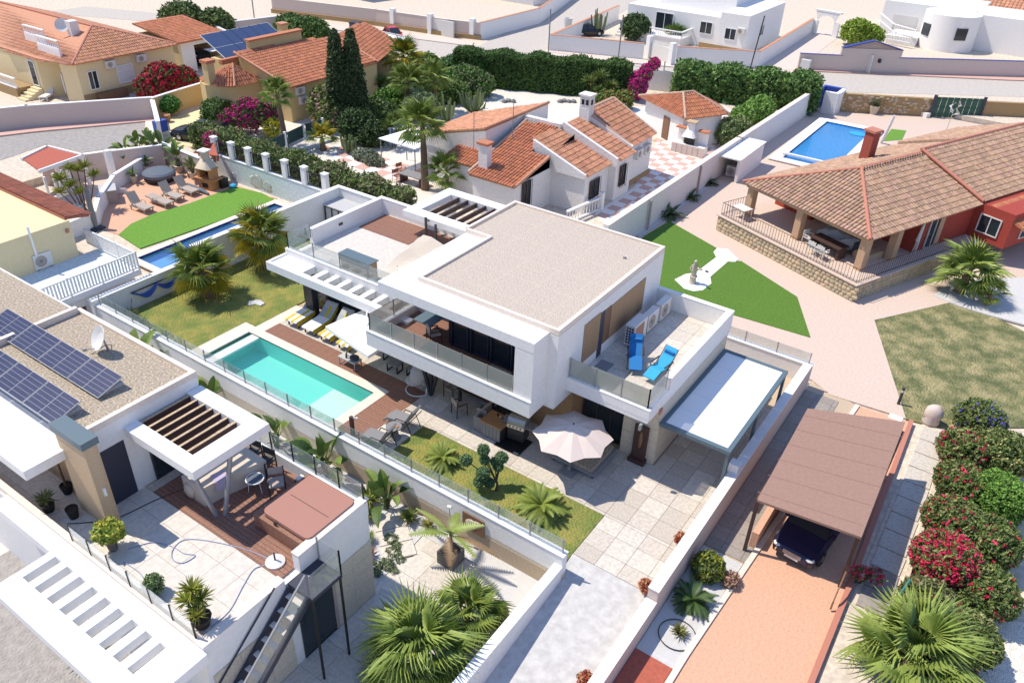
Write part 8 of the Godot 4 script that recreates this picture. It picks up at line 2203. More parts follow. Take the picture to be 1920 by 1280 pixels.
	solo("water_tank", pot_mesh(1.6, .6), "ac_white", "pale cylindrical tank behind the white coped wall", "tank", "", Vector3(-55.18,0,-93.68))
	t = thing("blue_tile_wall", "mauve wall with blue tile coping and stepped gable along the street", "wall")
	wall_path(t, [Vector3(-25.4, 1.75, -95.0), Vector3(-21.6, 1.75, -97.3)], 1.7, .3, "wall_pink", "blue_tile"); wall_path(t, [Vector3(-21.6, 2.6, -97.3), Vector3(-16.2, 2.6, -100.8)], 1.7, .34, "wall_pink", "")
	wall_path(t, [Vector3(-16.2, 1.75, -100.8), Vector3(-5, 1.75, -109.2), Vector3(32, 1.75, -136)], 1.7, .3, "wall_pink", "blue_tile")
	g = G.new(); g.bar(Vector3(-21.7, 2.6, -97.2), Vector3(-18.9, 3.5, -99.0), .6, .1); part(t, "gable_tiles", g, "blue_tile"); g = G.new(); g.bar(Vector3(-18.9, 3.5, -99.0), Vector3(-16.1, 2.6, -100.9), .6, .1); part(t, "gable_tiles", g, "blue_tile")
	g = G.new(); g.tri(Vector3(-21.6, 2.6, -97.15), Vector3(-16.2, 2.6, -100.65), Vector3(-18.9, 3.45, -98.9)); g.tri(Vector3(-16.2, 2.6, -100.65), Vector3(-21.6, 2.6, -97.15), Vector3(-18.9, 3.45, -98.9)); part(t, "gable_wall", g, "wall_pink")
	part(t, "door", gb(Vector3(-.5, 0, -.04), Vector3(.5, 2.0, .04)), "ac_white", Vector3(-18.9, 0, -98.85), Basis(Vector3.UP, -.57)); part(t, "mailbox", gb(Vector3(-.2, 1.2, -.1), Vector3(.2, 1.6, .1)), "slate_dark", Vector3(-17.9, 0, -99.4), Basis(Vector3.UP, -.57))
	solo("street_cabinet", gb(Vector3(-.5, 0, -.25), Vector3(.5, 1.3, .25)), "ac_white", "pale street cabinet at the left end of the blue coped wall", "cabinet", "", Vector3(-24.55,0,-94.51))
	t = thing("round_white_house", "white house with rounded tower and white stair balustrades", "house", Vector3(-14.46,0,-120.23))
	g = G.new(); g.lathe([Vector2(3.3, -.1), Vector2(3.3, 4.2), Vector2(0, 4.2)], Vector3.ZERO, 18); part(t, "tower", g, "white")
	part(t, "wall", gb(Vector3(2.5, -.1, -9), Vector3(14, 4.2, -1)), "white"); part(t, "wall", gb(Vector3(-9, -.1, -13), Vector3(2.5, 4.2, -3)), "white")
	for a in [-1.2, .2]: part(t, "window", gb(Vector3(-.7, 1.5, 3.2), Vector3(.7, 2.9, 3.34)), "glass_dark", Vector3.ZERO, Basis(Vector3.UP, a + .4))
	balustrade(t, Vector3(-6.5, 1.2, 1), Vector3(-3.2, 1.2, 3.2), .9, .35); balustrade(t, Vector3(-6.5, .6, 3.6), Vector3(-3.4, .6, 4.2), .9, .35); balustrade(t, Vector3(-9, 1.8, -2), Vector3(-6.5, 1.2, 1), .9, .35)
	part(t, "stair_base", gb(Vector3(-6.6, -.1, -2), Vector3(-3, 1.0, 3)), "white_old"); part(t, "garage_door", gb(Vector3(-7.5, 0, -3.05), Vector3(-4.5, 2.6, -2.95)), "ac_white")
	shrub("round_tree", "bright yellow green tree behind the blue coped wall", "tree", Vector3(-23.72,0,-112.63), [[Vector3(0, 1.6, 0), Vector3(2.0, 1.5, 1.8)], [Vector3(1.6, 1.4, -.4), Vector3(1.4, 1.2, 1.3)]], 1000, .42, [Color(0.16, 0.25, 0.02), Color(0.22, 0.3, 0.04)])
	t = thing("arched_gateway", "white arched gateway at the end of the side street", "gateway", Vector3(-28.64,0,-115.94), -.2)
	g = G.new()
	for i in 8:
		var u := PI * i / 8; var v := PI * (i + 1) / 8
		g.quad(Vector3(-cos(u) * 1.2, 1.6 + sin(u) * .9, .2), Vector3(-cos(v) * 1.2, 1.6 + sin(v) * .9, .2), Vector3(-cos(v) * 1.7, 3.0, .2), Vector3(-cos(u) * 1.7, 3.0, .2))
	for s in [-1, 1]: g.box(Vector3(s * 1.5 - .35, 0, -.2), Vector3(s * 1.5 + .35, 1.7, .2))
	g.box(Vector3(-1.85, 2.9, -.25), Vector3(1.85, 3.1, .25)); part(t, "arch", g, "white")
	# far filler houses and trees beyond the top edge
	for q in [[-95, -95, "plain white house far left beyond the top street"], [-75, -110, "plain white house beyond the side street's left wall"], [-12, -140, "plain white house far behind the round tower"], [-60, -150, "plain white house at the end of the side street"]]:
		t = thing("far_house", q[2], "house", Vector3(q[0], 0, q[1]))
		part(t, "wall", gb(Vector3(-7, -.1, -5), Vector3(7, 3.4, 5)), "white")
		roof_slope(t, [Vector3(-7.4, 3.3, 5.4), Vector3(7.4, 3.3, 5.4), Vector3(7.4, 5.0, 0), Vector3(-7.4, 5.0, 0)], "terracotta_b", "", Vector2(.5, .8)); roof_slope(t, [Vector3(7.4, 3.3, -5.4), Vector3(-7.4, 3.3, -5.4), Vector3(-7.4, 5.0, 0), Vector3(7.4, 5.0, 0)], "terracotta_b", "", Vector2(.5, .8))
		for x in [-4, 0, 3.5]: window(t, Vector3(x, 1.0, 5.02), Vector3.RIGHT, 1.4, 1.4, 2, "white_paint")
	shrub("garden_tree", "green tree behind the tiled garage", "tree", Vector3(-85, 0, -58), [[Vector3(0, 2, 0), Vector3(2.5, 2, 2.5)], [Vector3(3, 1.8, -2), Vector3(2.2, 1.6, 2)]], 1600, .5, [Color(0.07, 0.11, 0.03), Color(0.12, 0.16, 0.05)])
	shrub("garden_tree", "round green tree at the roadside above the terracotta roof", "tree", Vector3(-72.74,0,-65.96), [[Vector3(0, 1.5, 0), Vector3(2.2, 1.5, 2)], [Vector3(-2, 1.3, .6), Vector3(1.8, 1.3, 1.6)]], 1200, .42, [Color(0.06, 0.12, 0.025), Color(0.09, 0.16, 0.04)])
	shrub("garden_tree", "green roadside tree behind the ochre chimney", "tree", Vector3(-76.94,0,-66.81), [[Vector3(0, 1.3, 0), Vector3(2.0, 1.3, 1.8)]], 800, .42, [Color(0.06, 0.12, 0.025), Color(0.09, 0.16, 0.04)])


func right_side():
	var t: Node3D
	var g: G
	var Y := -0.4
	# ground surfaces
	slab("paved_yard", PackedVector2Array([Vector2(-19.7, -88), Vector2(12, -88), Vector2(12, -50), Vector2(-1, -48.5), Vector2(-4.35, -43.2), Vector2(-.9, -34.8), Vector2(-4.3, -34.5), Vector2(-5.4, -35.2), Vector2(-19.7, -35.2)]), -.5, Y, "paver_pink")
	slab("artificial_lawn", PackedVector2Array([Vector2(-19.47,-44.6),Vector2(-19.19,-48.08),Vector2(-14.98,-46.19),Vector2(-13.57,-44.92),Vector2(-12.98,-45.39),Vector2(-8.67,-43.04),Vector2(-6.67,-39.07),Vector2(-10.74,-38.76),Vector2(-16.7,-38.09)]), Y - .05, Y + .035, "turf")
	g = G.new()
	g.prism(PackedVector2Array([Vector2(-15.26,-40.47),Vector2(-15.04,-41.51),Vector2(-14.61,-42.11),Vector2(-14.44,-44.88),Vector2(-14.88,-45.49),Vector2(-14.9,-46.16),Vector2(-14.29,-46.45),Vector2(-13.2,-45.49),Vector2(-13.25,-44.99),Vector2(-13.62,-44.78),Vector2(-13.69,-42.14),Vector2(-13.31,-41.42),Vector2(-13.38,-40.3),Vector2(-13.77,-39.83),Vector2(-14.33,-39.79)]), Y, Y + .05)
	tag(ground("white_path", g, "white"), "white keyhole shaped path under the garden statue")
	slab("gravel_strip", PackedVector2Array([Vector2(-19.61,-44.49),Vector2(-19.58,-48.9),Vector2(-19.45,-56.66),Vector2(-20.08,-57.12),Vector2(-20.08,-44.64)]), Y - .05, Y + .03, "white_gravel")
	slab("scrub_lawn", PackedVector2Array([Vector2(-4.32,-43.05),Vector2(-1.85,-49.39),Vector2(3.74,-46.68),Vector2(4.5,-38.1),Vector2(0.46,-35.04),Vector2(-0.88,-34.76)]), Y - .08, Y - .01, "scrub")
	slab("driveway", PackedVector2Array([Vector2(-2.9, -34.4), Vector2(-.75, -34.6), Vector2(-.45, -23), Vector2(-.3, -8), Vector2(-4.0, -8), Vector2(-3.85, -17), Vector2(-3.5, -24)]), -.5, Y, "paver_orange")
	t = thing("driveway_kerb", "raised terracotta kerb along the right of the orange driveway", "kerb")
	g = G.new(); g.prism(PackedVector2Array([Vector2(-.75, -34.6), Vector2(-.55, -34.6), Vector2(-.25, -23), Vector2(-.1, -8), Vector2(-.3, -8), Vector2(-.45, -23)]), -.5, -.25); part(t, "kerb", g, "ridge_red")
	g = G.new(); g.prism(PackedVector2Array([Vector2(-3.1, -34.4), Vector2(-2.9, -34.4), Vector2(-3.5, -24), Vector2(-3.85, -17), Vector2(-4.0, -8), Vector2(-4.2, -8), Vector2(-4.05, -17), Vector2(-3.7, -24)]), -.5, -.33); part(t, "border", g, "coping")
	var pth := slab("side_path", PackedVector2Array([Vector2(-5.4, -35), Vector2(-3.1, -34.5), Vector2(-3.7, -24), Vector2(-3.85, -21.8), Vector2(-5.4, -21.8)]), -.5, -.43, "mortar")
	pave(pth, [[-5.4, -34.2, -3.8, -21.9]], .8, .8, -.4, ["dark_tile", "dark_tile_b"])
	slab("white_gravel_bed", PackedVector2Array([Vector2(-5.4, -21.8), Vector2(-3.85, -21.8), Vector2(-4.08, -16.3), Vector2(-5.4, -16.3)]), -.5, -.4, "white_gravel")
	slab("brick_path", PackedVector2Array([Vector2(-5.4, -16.3), Vector2(-4.1, -16.3), Vector2(-4.2, -8), Vector2(-5.4, -8)]), -.5, -.41, "rust_roof")
	var n := 0
	for i in 11:
		var z := -34.2 + i * 1.12
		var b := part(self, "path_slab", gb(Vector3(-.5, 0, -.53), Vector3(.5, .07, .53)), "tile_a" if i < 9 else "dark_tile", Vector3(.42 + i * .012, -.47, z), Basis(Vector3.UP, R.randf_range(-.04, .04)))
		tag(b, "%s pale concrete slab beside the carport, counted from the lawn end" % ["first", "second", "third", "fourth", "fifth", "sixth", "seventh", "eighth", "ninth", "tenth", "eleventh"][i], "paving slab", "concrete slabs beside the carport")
	slab("sandy_strip", PackedVector2Array([Vector2(-.2, -35), Vector2(1.1, -35.5), Vector2(1.3, -22), Vector2(3.5, -8), Vector2(-.1, -8)]), -.5, -.46, "earth")
	slab("pale_road", PackedVector2Array([Vector2(3.0, -24), Vector2(30, -40), Vector2(30, 0), Vector2(2.5, -8)]), -.5, -.44, "sand_white")
	# statue
	t = thing("garden_statue", "weathered stone statue of a figure on the white disc in the artificial lawn", "statue", Vector3(-14.25,-0.36,-40.75))
	g = G.new(); g.lathe([Vector2(.26, 0), Vector2(.24, .1), Vector2(.2, .15), Vector2(.2, .4), Vector2(.25, .48), Vector2(0, .48)], Vector3.ZERO, 8); part(t, "plinth", g, "statue_stone")
	g = G.new()
	g.tube([Vector3(0, .46, 0), Vector3(.02, .7, 0), Vector3(-.03, .9, .02), Vector3(0, 1.12, 0), Vector3(0.01, 1.28, 0)], [.17, .15, .13, .17, .07], 9)
	g.ball(Vector3(.02, 1.4, .02), Vector3(.1, .125, .11), 9, 7)
	g.tube([Vector3(.13, 1.16, 0), Vector3(.3, 1.02, .1), Vector3(.45, 1.1, .2)], [.06, .05, .04], 6)
	g.tube([Vector3(-.14, 1.14, 0), Vector3(-.24, .92, .05), Vector3(-.12, .8, .14)], [.06, .05, .04], 6)
	g.ball(Vector3(.47, 1.13, .2), Vector3(.09, .07, .08), 7, 5)
	part(t, "figure", g, "statue_stone")
	g = G.new(); g.ball(Vector3(0, .06, 0), Vector3(.12, .05, .06), 6, 4); g.tube([Vector3(.08, .06, 0), Vector3(.16, .14, .02)], .02, 4)
	solo("bird_ornament", g, "slate_dark", "small dark bird ornament on the white path beside the statue", "ornament", "", Vector3(-14.11,-0.35,-42.56))
	# verandah house, turned against the plot
	var O := Vector3(-6.17,2.9,-45.99)
	var th := -0.405
	t = thing("verandah_house", "red walled house with brown tiled hip roof and open corner verandah", "house", Vector3(O.x, 0, O.z), th)
	roof_slope(t, [Vector3(0, 2.9, 0), Vector3(-9.9, 2.9, 0), Vector3(-4.95, 4.65, -4.95)], "tile_brown", "", Vector2(.26, .42))
	roof_slope(t, [Vector3(0, 2.9, 0), Vector3(0, 2.9, -11.2), Vector3(-4.95, 4.65, -11.2), Vector3(-4.95, 4.65, -4.95)], "tile_brown", "", Vector2(.26, .42))
	roof_slope(t, [Vector3(-9.9, 2.9, 0), Vector3(-9.9, 2.9, -16), Vector3(-4.95, 4.65, -16), Vector3(-4.95, 4.65, -4.95)], "tile_brown", "", Vector2(.26, .42))
	roof_slope(t, [Vector3(.05, 3.12, -11.1), Vector3(.05, 3.12, -24), Vector3(-4.95, 4.9, -24), Vector3(-4.95, 4.9, -11.1)], "tile_brown", "", Vector2(.26, .42))
	roof_slope(t, [Vector3(-9.8, 3.12, -16.1), Vector3(-9.8, 3.12, -24), Vector3(-4.95, 4.9, -24), Vector3(-4.95, 4.9, -16.1)], "tile_brown", "", Vector2(.26, .42))
	roof_slope(t, [Vector3(3.0, 2.3, -11.2), Vector3(3.0, 2.3, -18), Vector3(.6, 3.0, -18), Vector3(.6, 3.0, -11.2)], "terracotta", "", Vector2(.24, .42))
	for q in [[Vector3(0, 2.95, 0), Vector3(-4.95, 4.7, -4.95)], [Vector3(-9.9, 2.95, 0), Vector3(-4.95, 4.7, -4.95)], [Vector3(-4.95, 4.7, -4.95), Vector3(-4.95, 4.7, -11)], [Vector3(.05, 3.15, -11.1), Vector3(-4.95, 4.95, -11.1)], [Vector3(-4.95, 4.95, -11), Vector3(-4.95, 4.95, -24)]]: ridge(t, q[0], q[1], "ridge_red", .12)
	g = gb(Vector3(-9.8, .7, -16), Vector3(-6.7, 2.9, -3.6)); part(t, "wall", g, "red_wall")
	part(t, "wall", gb(Vector3(-6.7, .7, -16), Vector3(-.3, 2.85, -5.4)), "red_wall"); part(t, "wall", gb(Vector3(-.3, .7, -22), Vector3(2.2, 3.0, -11.1)), "red_wall");
	window(t, Vector3(-6.2, 1.0, -5.38), Vector3.RIGHT, 1.6, 1.8, 3, "ac_white", "glass_dark", "verandah_door"); window(t, Vector3(-.28, .75, -6.4), Vector3(0, 0, -1), 1.3, 2.0, 2, "ac_white", "glass_dark", "verandah_door"); window(t, Vector3(.2, 1.2, -11.08), Vector3.RIGHT, 1.4, 1.2, 2, "ac_white"); window(t, Vector3(2.22, 1.1, -12.5), Vector3(0, 0, -1), 1.4, 1.2, 2, "ac_white")
	part(t, "eave_beam", gb(Vector3(-9.7, 2.6, -.5), Vector3(-.2, 2.82, -.25)), "wood_tan"); part(t, "eave_beam", gb(Vector3(-.5, 2.6, -11), Vector3(-.25, 2.82, -.5)), "wood_tan"); part(t, "ceiling", gb(Vector3(-9.8, 2.84, -5.4), Vector3(-.2, 2.88, -.2)), "wood_tan")
	for q in [Vector3(-9.3, .7, -.5), Vector3(-5.2, .7, -.5), Vector3(-.45, .7, -.5), Vector3(-.45, .7, -3.4), Vector3(-.45, .7, -7.6)]: part(t, "pillar", gb(q - Vector3(.24, 0, .24), q + Vector3(.24, 1.95, .24)), "pillar_brick")
	part(t, "chimney", gb(Vector3(-8.0, 3.4, -9.7), Vector3(-7.3, 5.6, -9.0)), "chimney_red"); part(t, "chimney_cap", gb(Vector3(-8.1, 5.6, -9.8), Vector3(-7.2, 5.75, -8.9)), "ridge_red")
	part(t, "downpipe", gb(Vector3(-.2, .7, -5.5), Vector3(-.1, 2.8, -5.4)), "ac_white")
	# verandah platform with single stones
	var vp := thing("verandah_platform", "raised verandah platform faced with rounded rubble stones", "platform", Vector3(O.x, 0, O.z), th)
	part(vp, "platform", gb(Vector3(-10.3, -.5, -12), Vector3(.75, .64, 1.25)), "mortar"); part(vp, "floor", gb(Vector3(-10.4, .64, -12), Vector3(.85, .7, 1.35)), "paver_pink")
	var sm := []
	for k in 5:
		g = G.new(); g.ball(Vector3.ZERO, Vector3(.5, .5, .22), 8, 4, .35, k * 13); sm.append(g.mesh())
	for r in 4:
		var y := -.34 + r * .26
		var x := -10.3 + R.randf() * .2
		while x < .75:
			var w := R.randf_range(.22, .44)
			part(vp, "stone", sm[R.randi() % 5], ["stone_a", "stone_b", "stone_c", "stone_a"][R.randi() % 4], Vector3(x + w / 2, y + R.randf_range(-.03, .03), 1.25), Basis(Vector3.BACK, R.randf() * .6).scaled(Vector3(w * 1.06, .29, .3)))
			x += w
		var z := 1.2
		while z > -8:
			var w := R.randf_range(.22, .44)
			part(vp, "stone", sm[R.randi() % 5], ["stone_a", "stone_b", "stone_c", "stone_a"][R.randi() % 4], Vector3(.75, y + R.randf_range(-.03, .03), z - w / 2), Basis(Vector3.UP, PI / 2).scaled(Vector3(.3, .29, w * 1.06)) if false else Basis(Vector3.UP, PI / 2) * Basis.from_scale(Vector3(w * 1.06, .29, .3)))
			z -= w
	t = thing("verandah_railing", "thin dark iron railing round the verandah platform", "railing", Vector3(O.x, 0, O.z), th)
	for r in [[Vector3(-10.2, .7, 1.1), Vector3(.6, .7, 1.1)], [Vector3(.6, .7, 1.1), Vector3(.6, .7, -9)], [Vector3(-10.2, .7, -1.5), Vector3(-10.2, .7, 1.1)]]:
		var d: Vector3 = r[1] - r[0]
		for yy in [.08, .85]:
			g = G.new(); g.bar(r[0] + Vector3(0, yy, 0), r[1] + Vector3(0, yy, 0), .025, .025); part(t, "rail", g, "dark_wood")
		var m := int(d.length() / .22)
		for i in m + 1:
			var q: Vector3 = r[0].lerp(r[1], i / float(m))
			part(t, "bar", gb(q - Vector3(.009, 0, .009), q + Vector3(.009, .88, .009)), "dark_wood")
	# verandah furniture
	var lp := func(x: float, z: float, y := .7) -> Vector3: return Vector3(O.x, 0, O.z) + Basis(Vector3.UP, th) * Vector3(x, y, z)
	t = thing("white_table", "small pale table at the left end of the verandah", "table", lp.call(-9.2, .3), th)
	part(t, "tabletop", gb(Vector3(-.55, .7, -.4), Vector3(.55, .74, .4)), "ac_white")
	for x in [-.5, .5]:
		for z in [-.35, .35]: part(t, "leg", gb(Vector3(x - .03, 0, z - .03), Vector3(x + .03, .7, z + .03)), "ac_white")
	t = thing("dark_table", "dark wooden table in the middle of the verandah", "table", lp.call(-2.9, -.6), th)
	part(t, "tabletop", gb(Vector3(-1.1, .72, -.5), Vector3(1.1, .78, .5)), "dark_wood")
	for x in [-1.0, 1.0]: part(t, "leg", gb(Vector3(x - .06, 0, -.4), Vector3(x + .06, .72, .4)), "dark_wood")
	var cl := ["white plastic chair at the front of the dark verandah table, on the left", "white plastic chair at the front of the dark verandah table, on the right", "white plastic chair at the left end of the dark verandah table"]
	for i in 3: chair(cl[i], lp.call([-3.2, -2.5, -4.3][i], [.35, .4, -.5][i]), th + [PI, PI, PI / 2][i], "ac_white", "ac_white", "white chairs on the verandah")
	g = G.new()
	for i in 8:
		for k in 5:
			var f := func(a: int, b: int) -> Vector3: return Vector3(-1.3 + a * .33, .75 + .22 * sin(a * 1.3 + b * 2.1) - absf(b - 2) * .14, -.7 + b * .28)
			g.quad(f.call(i, k + 1), f.call(i + 1, k + 1), f.call(i + 1, k), f.call(i, k))
	var sc := solo("tarpaulin", g, "grey_stripe", "crumpled pale blue tarpaulin over furniture behind the dark table", "tarpaulin", "", lp.call(-3.2, -1.9)); sc.rotation.y = th
	t = thing("wicker_sofa", "tan wicker sofa between the two right verandah pillars", "sofa", lp.call(-1.3, -2.4), th)
	part(t, "seat", gb(Vector3(-.5, 0, -.8), Vector3(.5, .42, .8)), "wood_tan"); part(t, "backrest", gb(Vector3(-.6, .3, -.8), Vector3(-.45, .85, .8)), "slate_dark")
	g = G.new(); g.tube([Vector3.ZERO, Vector3(.15, 1.9, 0)], [.03, .03], 6); g.tube([Vector3(.08, .9, 0), Vector3(.15, 1.95, 0)], [.12, .05], 7)
	solo("folded_parasol", g, "ac_white", "folded white parasol leaning on the verandah's right side", "parasol", "", lp.call(-.2, -5.2))
	# palm with white stones by the verandah
	slab("white_stones", PackedVector2Array([Vector2(-2.23,-48.27),Vector2(-1.57,-51.3),Vector2(2.98,-55.35),Vector2(3.63,-47.96),Vector2(0.83,-47.81),Vector2(-0.72,-47.88)]), Y - .03, Y + .06, "white_gravel")
	fan_palm("broad green fan palm on white stones beside the verandah", Vector3(-1.03,-0.4,-49.79), 1.25, .28, 26, 2.3, ["frond_light", "frond_light"], "", Vector3(.1, 0, 0), .1)
	fan_palm("small palm stem on white stones at the right picture edge", Vector3(0.52,-0.4,-49.08), .8, .14, 10, 1.1, ["frond"], "")
	# bollard lamp, covered thing
	t = thing("bollard_lamp", "dark bollard lamp on the dry lawn's edge", "lamp", Vector3(-1.45,-0.4,-35.75))
	g = G.new(); g.tube([Vector3.ZERO, Vector3(0, .68, 0)], .07, 10); g.tube([Vector3(0, .82, 0), Vector3(0, .92, 0)], .075, 10); part(t, "post", g, "anthracite")
	g = G.new(); g.tube([Vector3(0, .68, 0), Vector3(0, .82, 0)], .06, 10); part(t, "lens", g, "ac_white")
	g = G.new(); g.ball(Vector3(0, .45, 0), Vector3(.42, .5, .34), 9, 6, .2); g.tube([Vector3(0, 0, 0), Vector3(0, .5, 0)], [.4, .3], 9)
	solo("covered_machine", g, "lilac_fabric" if false else "wall_pink", "garden machine under a pale pinkish cloth cover by the flower hedge", "cover", "", Vector3(0.08,-0.4,-35.24))
	solo("drain_cover", gb(Vector3(-.3, 0, -.2), Vector3(.3, .02, .2)), "white", "white drain cover where the pink path meets the orange driveway", "drain cover", "", Vector3(-1.3,-0.4,-34.54))
	# carport with car
	t = thing("brown_carport", "carport with flat mauve brown corrugated roof over the orange driveway", "carport")
	g = G.new(); g.prism(PackedVector2Array([Vector2(-4.26, -28.77), Vector2(-.75, -30.3), Vector2(-.55, -22.7), Vector2(-4.05, -22.3)]), 2.22, 2.32); part(t, "roof", g, "carport")
	g = G.new()
	for i in 6: g.bar(Vector3(-4.2, 2.325, -28.2 + i * 1.1), Vector3(-.65, 2.325, -29.2 + i * 1.18), .02, .012)
	part(t, "roof_seam", g, "carport").set_meta("kind", "stuff")
	for q in [Vector3(-4.05, 0, -22.5), Vector3(-.65, 0, -22.9), Vector3(-4.2, 0, -28.4), Vector3(-.8, 0, -29.8), Vector3(-4.1, 0, -25.5), Vector3(-.7, 0, -26.2)]: part(t, "post", gb(q + Vector3(-.06, -.45, -.06), q + Vector3(.06, 2.2, .06)), "dark_wood")
	g = gb(Vector3(-4.12, 2.08, -28.4), Vector3(-4.0, 2.2, -22.45)); g.box(Vector3(-.75, 2.08, -29.8), Vector3(-.63, 2.2, -22.9)); part(t, "beam", g, "brown_wood")
	part(t, "side_wall", gb(Vector3(-4.0, -.45, -28.2), Vector3(-3.75, .35, -22.8)), "paver_orange")
	g = G.new()
	for i in 8:
		var a := PI * i / 8; var b := PI * (i + 1) / 8
		g.bar(Vector3(-.62, -.3 + sin(a) * .75, -22.8 + cos(a) * 1.2), Vector3(-.62, -.3 + sin(b) * .75, -22.8 + cos(b) * 1.2), .05, .06)
	part(t, "gate_arch", g, "brown_wood")
	car("dark blue car parked under the mauve brown carport, nose out", Vector3(-2.25, -.4, -24.9), -PI / 2 - .1, 4.3, 1.8, 1.45, "navy_paint")
	# planting in the narrow bed
	cycad("dark cycad in the white gravel between wall and driveway", Vector3(-4.66,-0.4,-19.06), .8, 40, "frond_dark", "", .12)
	shrub("variegated_bush", "round bush half dark green, half bright yellow, beside the driveway", "shrub", Vector3(-4.63,-0.4,-20.54), [[Vector3(-.1, .4, 0), Vector3(.5, .45, .5)]], 520, .2, [Color(0.07, 0.1, 0.02), Color(0.13, 0.15, 0.03)], "", [Color(0.36, 0.36, 0.02), Color(0.27, 0.3, 0.03)], 260)
	spiky("small_shrub", "small green shrub inside a black hose ring on white gravel", "plant", Vector3(-4.48,-0.4,-17.58), [[Vector3(0, .1, 0), .42]], [Color(0.12, 0.15, 0.03), Color(0.2, 0.2, 0.05)], "", 5)
	g = G.new()
	var rg := []
	for i in 25: rg.append(Vector3(cos(TAU * i / 24) * .62, .02, sin(TAU * i / 24) * .62))
	g.tube(rg, .018, 5, false); solo("hose_ring", g, "black", "black hose lying in a ring round the small shrub", "hose", "", Vector3(-4.51,-0.38,-17.54))
	shrub("dry_plant", "dry reddish plant on the driveway edge by the yellow bush", "plant", Vector3(-3.87,-0.4,-20.65), [[Vector3(0, .25, 0), Vector3(.25, .22, .3)]], 130, .14, [Color(0.3, 0.2, 0.14), Color(0.36, 0.2, 0.14)])
	for q in [[1255, 405, .55, "dark cycad at the corner of lawn and long white wall"], [1295, 372, .4, "dark cycad in white gravel, middle of the wall bed"], [1330, 345, .4, "dark cycad in white gravel, nearest the small white shed"]]:
		var w := ground_at(q[0])
		cycad(q[3], w, 1.1 if q[2] > .5 else .8, 26, "frond_dark", "cycads along the long white wall", .12)
	# flower hedge on the right
	var grn := [Color(0.09, 0.13, 0.03), Color(0.13, 0.18, 0.045), Color(0.2, 0.22, 0.08), Color(0.06, 0.1, 0.025)]
	var reds := [Color(0.5, 0.012, 0.06), Color(0.58, 0.03, 0.12), Color(0.4, 0.01, 0.05)]
	var fb := [[1.9, -35.6, 1.4, "blue flowering plumbago bush at the top of the flower hedge", 0, [Color(0.07, 0.06, 0.32), Color(0.12, 0.1, 0.4)], 260, grn], [1.6, -33.0, 1.3, "flower hedge bush with a red bloom cluster beside the first slabs", 0, reds, 260, grn], [3.0, -33.4, 1.6, "pale speckled leafy bush behind the red bloom cluster", 0, [Color(0.4, 0.38, 0.14)], 300, grn], [1.9, -30.6, 1.3, "mixed bush with scattered red flowers beside the carport", 0, reds, 160, grn], [3.2, -30.3, 1.6, "bright green leafy bush at the right edge behind the carport", 0, [Color(0.15, 0.3, 0.04)], 300, [Color(0.1, 0.2, 0.03), Color(0.13, 0.24, 0.04)]], [2.0, -28.0, 1.4, "bush with pink flowers, upper neighbour of the big crimson bougainvillea", 0, reds, 200, grn], [3.3, -27.6, 1.5, "dark leafy bush with red tips at the right picture edge", 0, reds, 120, grn], [2.2, -25.6, 1.55, "big crimson bougainvillea bush overhanging the path slabs", 0, reds, 1500, grn], [3.6, -25.0, 1.4, "green bush right of the big crimson bougainvillea", 0, reds, 60, grn], [2.1, -23.2, 1.3, "tangled olive bush below the crimson bougainvillea", 0, reds, 90, [Color(0.12, 0.13, 0.05), Color(0.2, 0.19, 0.09), Color(0.09, 0.12, 0.03)]], [3.4, -22.6, 1.3, "dense green bush at the lower right beside the pale road", 0, [Color(0.36, 0.34, 0.16)], 120, grn], [2.2, -21.4, 1.2, "olive bush with pale blossoms above the bottom palm", 0, [Color(0.42, 0.36, 0.2)], 110, grn], [3.3, -20.6, 1.1, "green bush at the bottom right corner by the pale road", 0, reds, 40, grn]]
	for b in fb:
		var s: float = b[2]
		shrub("flower_bush", b[3], "shrub", Vector3(b[0], -.45, b[1]), [[Vector3(0, s * .55, 0), Vector3(s * .75, s * .6, s * .75)], [Vector3(.3, s * .8, .5), Vector3(s * .5, s * .45, s * .5)], [Vector3(-.3, s * .4, -.5), Vector3(s * .5, s * .4, s * .6)]], 1700, .17, b[7], "bushes of the flower hedge", b[5], b[6])
	shrub("bougainvillea_branch", "thin branch with a single pink blossom by the carport gate", "shrub", Vector3(-0.23,-0.4,-23.48), [[Vector3(0, .5, 0), Vector3(.3, .25, .25)], [Vector3(.5, .5, -.2), Vector3(.3, .3, .3)]], 40, .15, grn, "", reds, 60)
	t = thing("green_pole", "slanting teal green pole standing in the flower hedge", "pole", Vector3(1.1, -.45, -21.9))
	g = G.new(); g.tube([Vector3.ZERO, Vector3(.0, 1.2, -.35), Vector3(.15, 2.0, -.7)], .045, 8); part(t, "pole", g, "green_pole")
	g = G.new(); g.tube([Vector3(.1, .3, -.1), Vector3(.1, 1.5, -.5)], .03, 6); part(t, "brace", g, "green_pole")
	t = thing("hedge_kerb", "pale low kerb between the concrete slabs and flower hedge", "kerb")
	g = G.new(); g.prism(PackedVector2Array([Vector2(.98, -35.2), Vector2(1.1, -35.2), Vector2(1.4, -21), Vector2(1.25, -21)]), -.5, -.25); part(t, "kerb", g, "earth")
	fan_palm("large bright green fan palm at the bottom right of the picture", Vector3(2.03,-0.4,-20.24), 1.1, .22, 26, 2.2, ["frond_light", "frond_light"], "", Vector3.ZERO, .1)
	# pool area
	t = pool("bright blue pool with white surround beyond the small white shed", -17.2, -78.3, -13.1, -65.6, Y + .13, "pool_blue", .9, "white", .12)
	part(t, "cover_roller", gb(Vector3(-2.3, .1, 5.5), Vector3(2.3, .25, 5.75)), "white_paint")
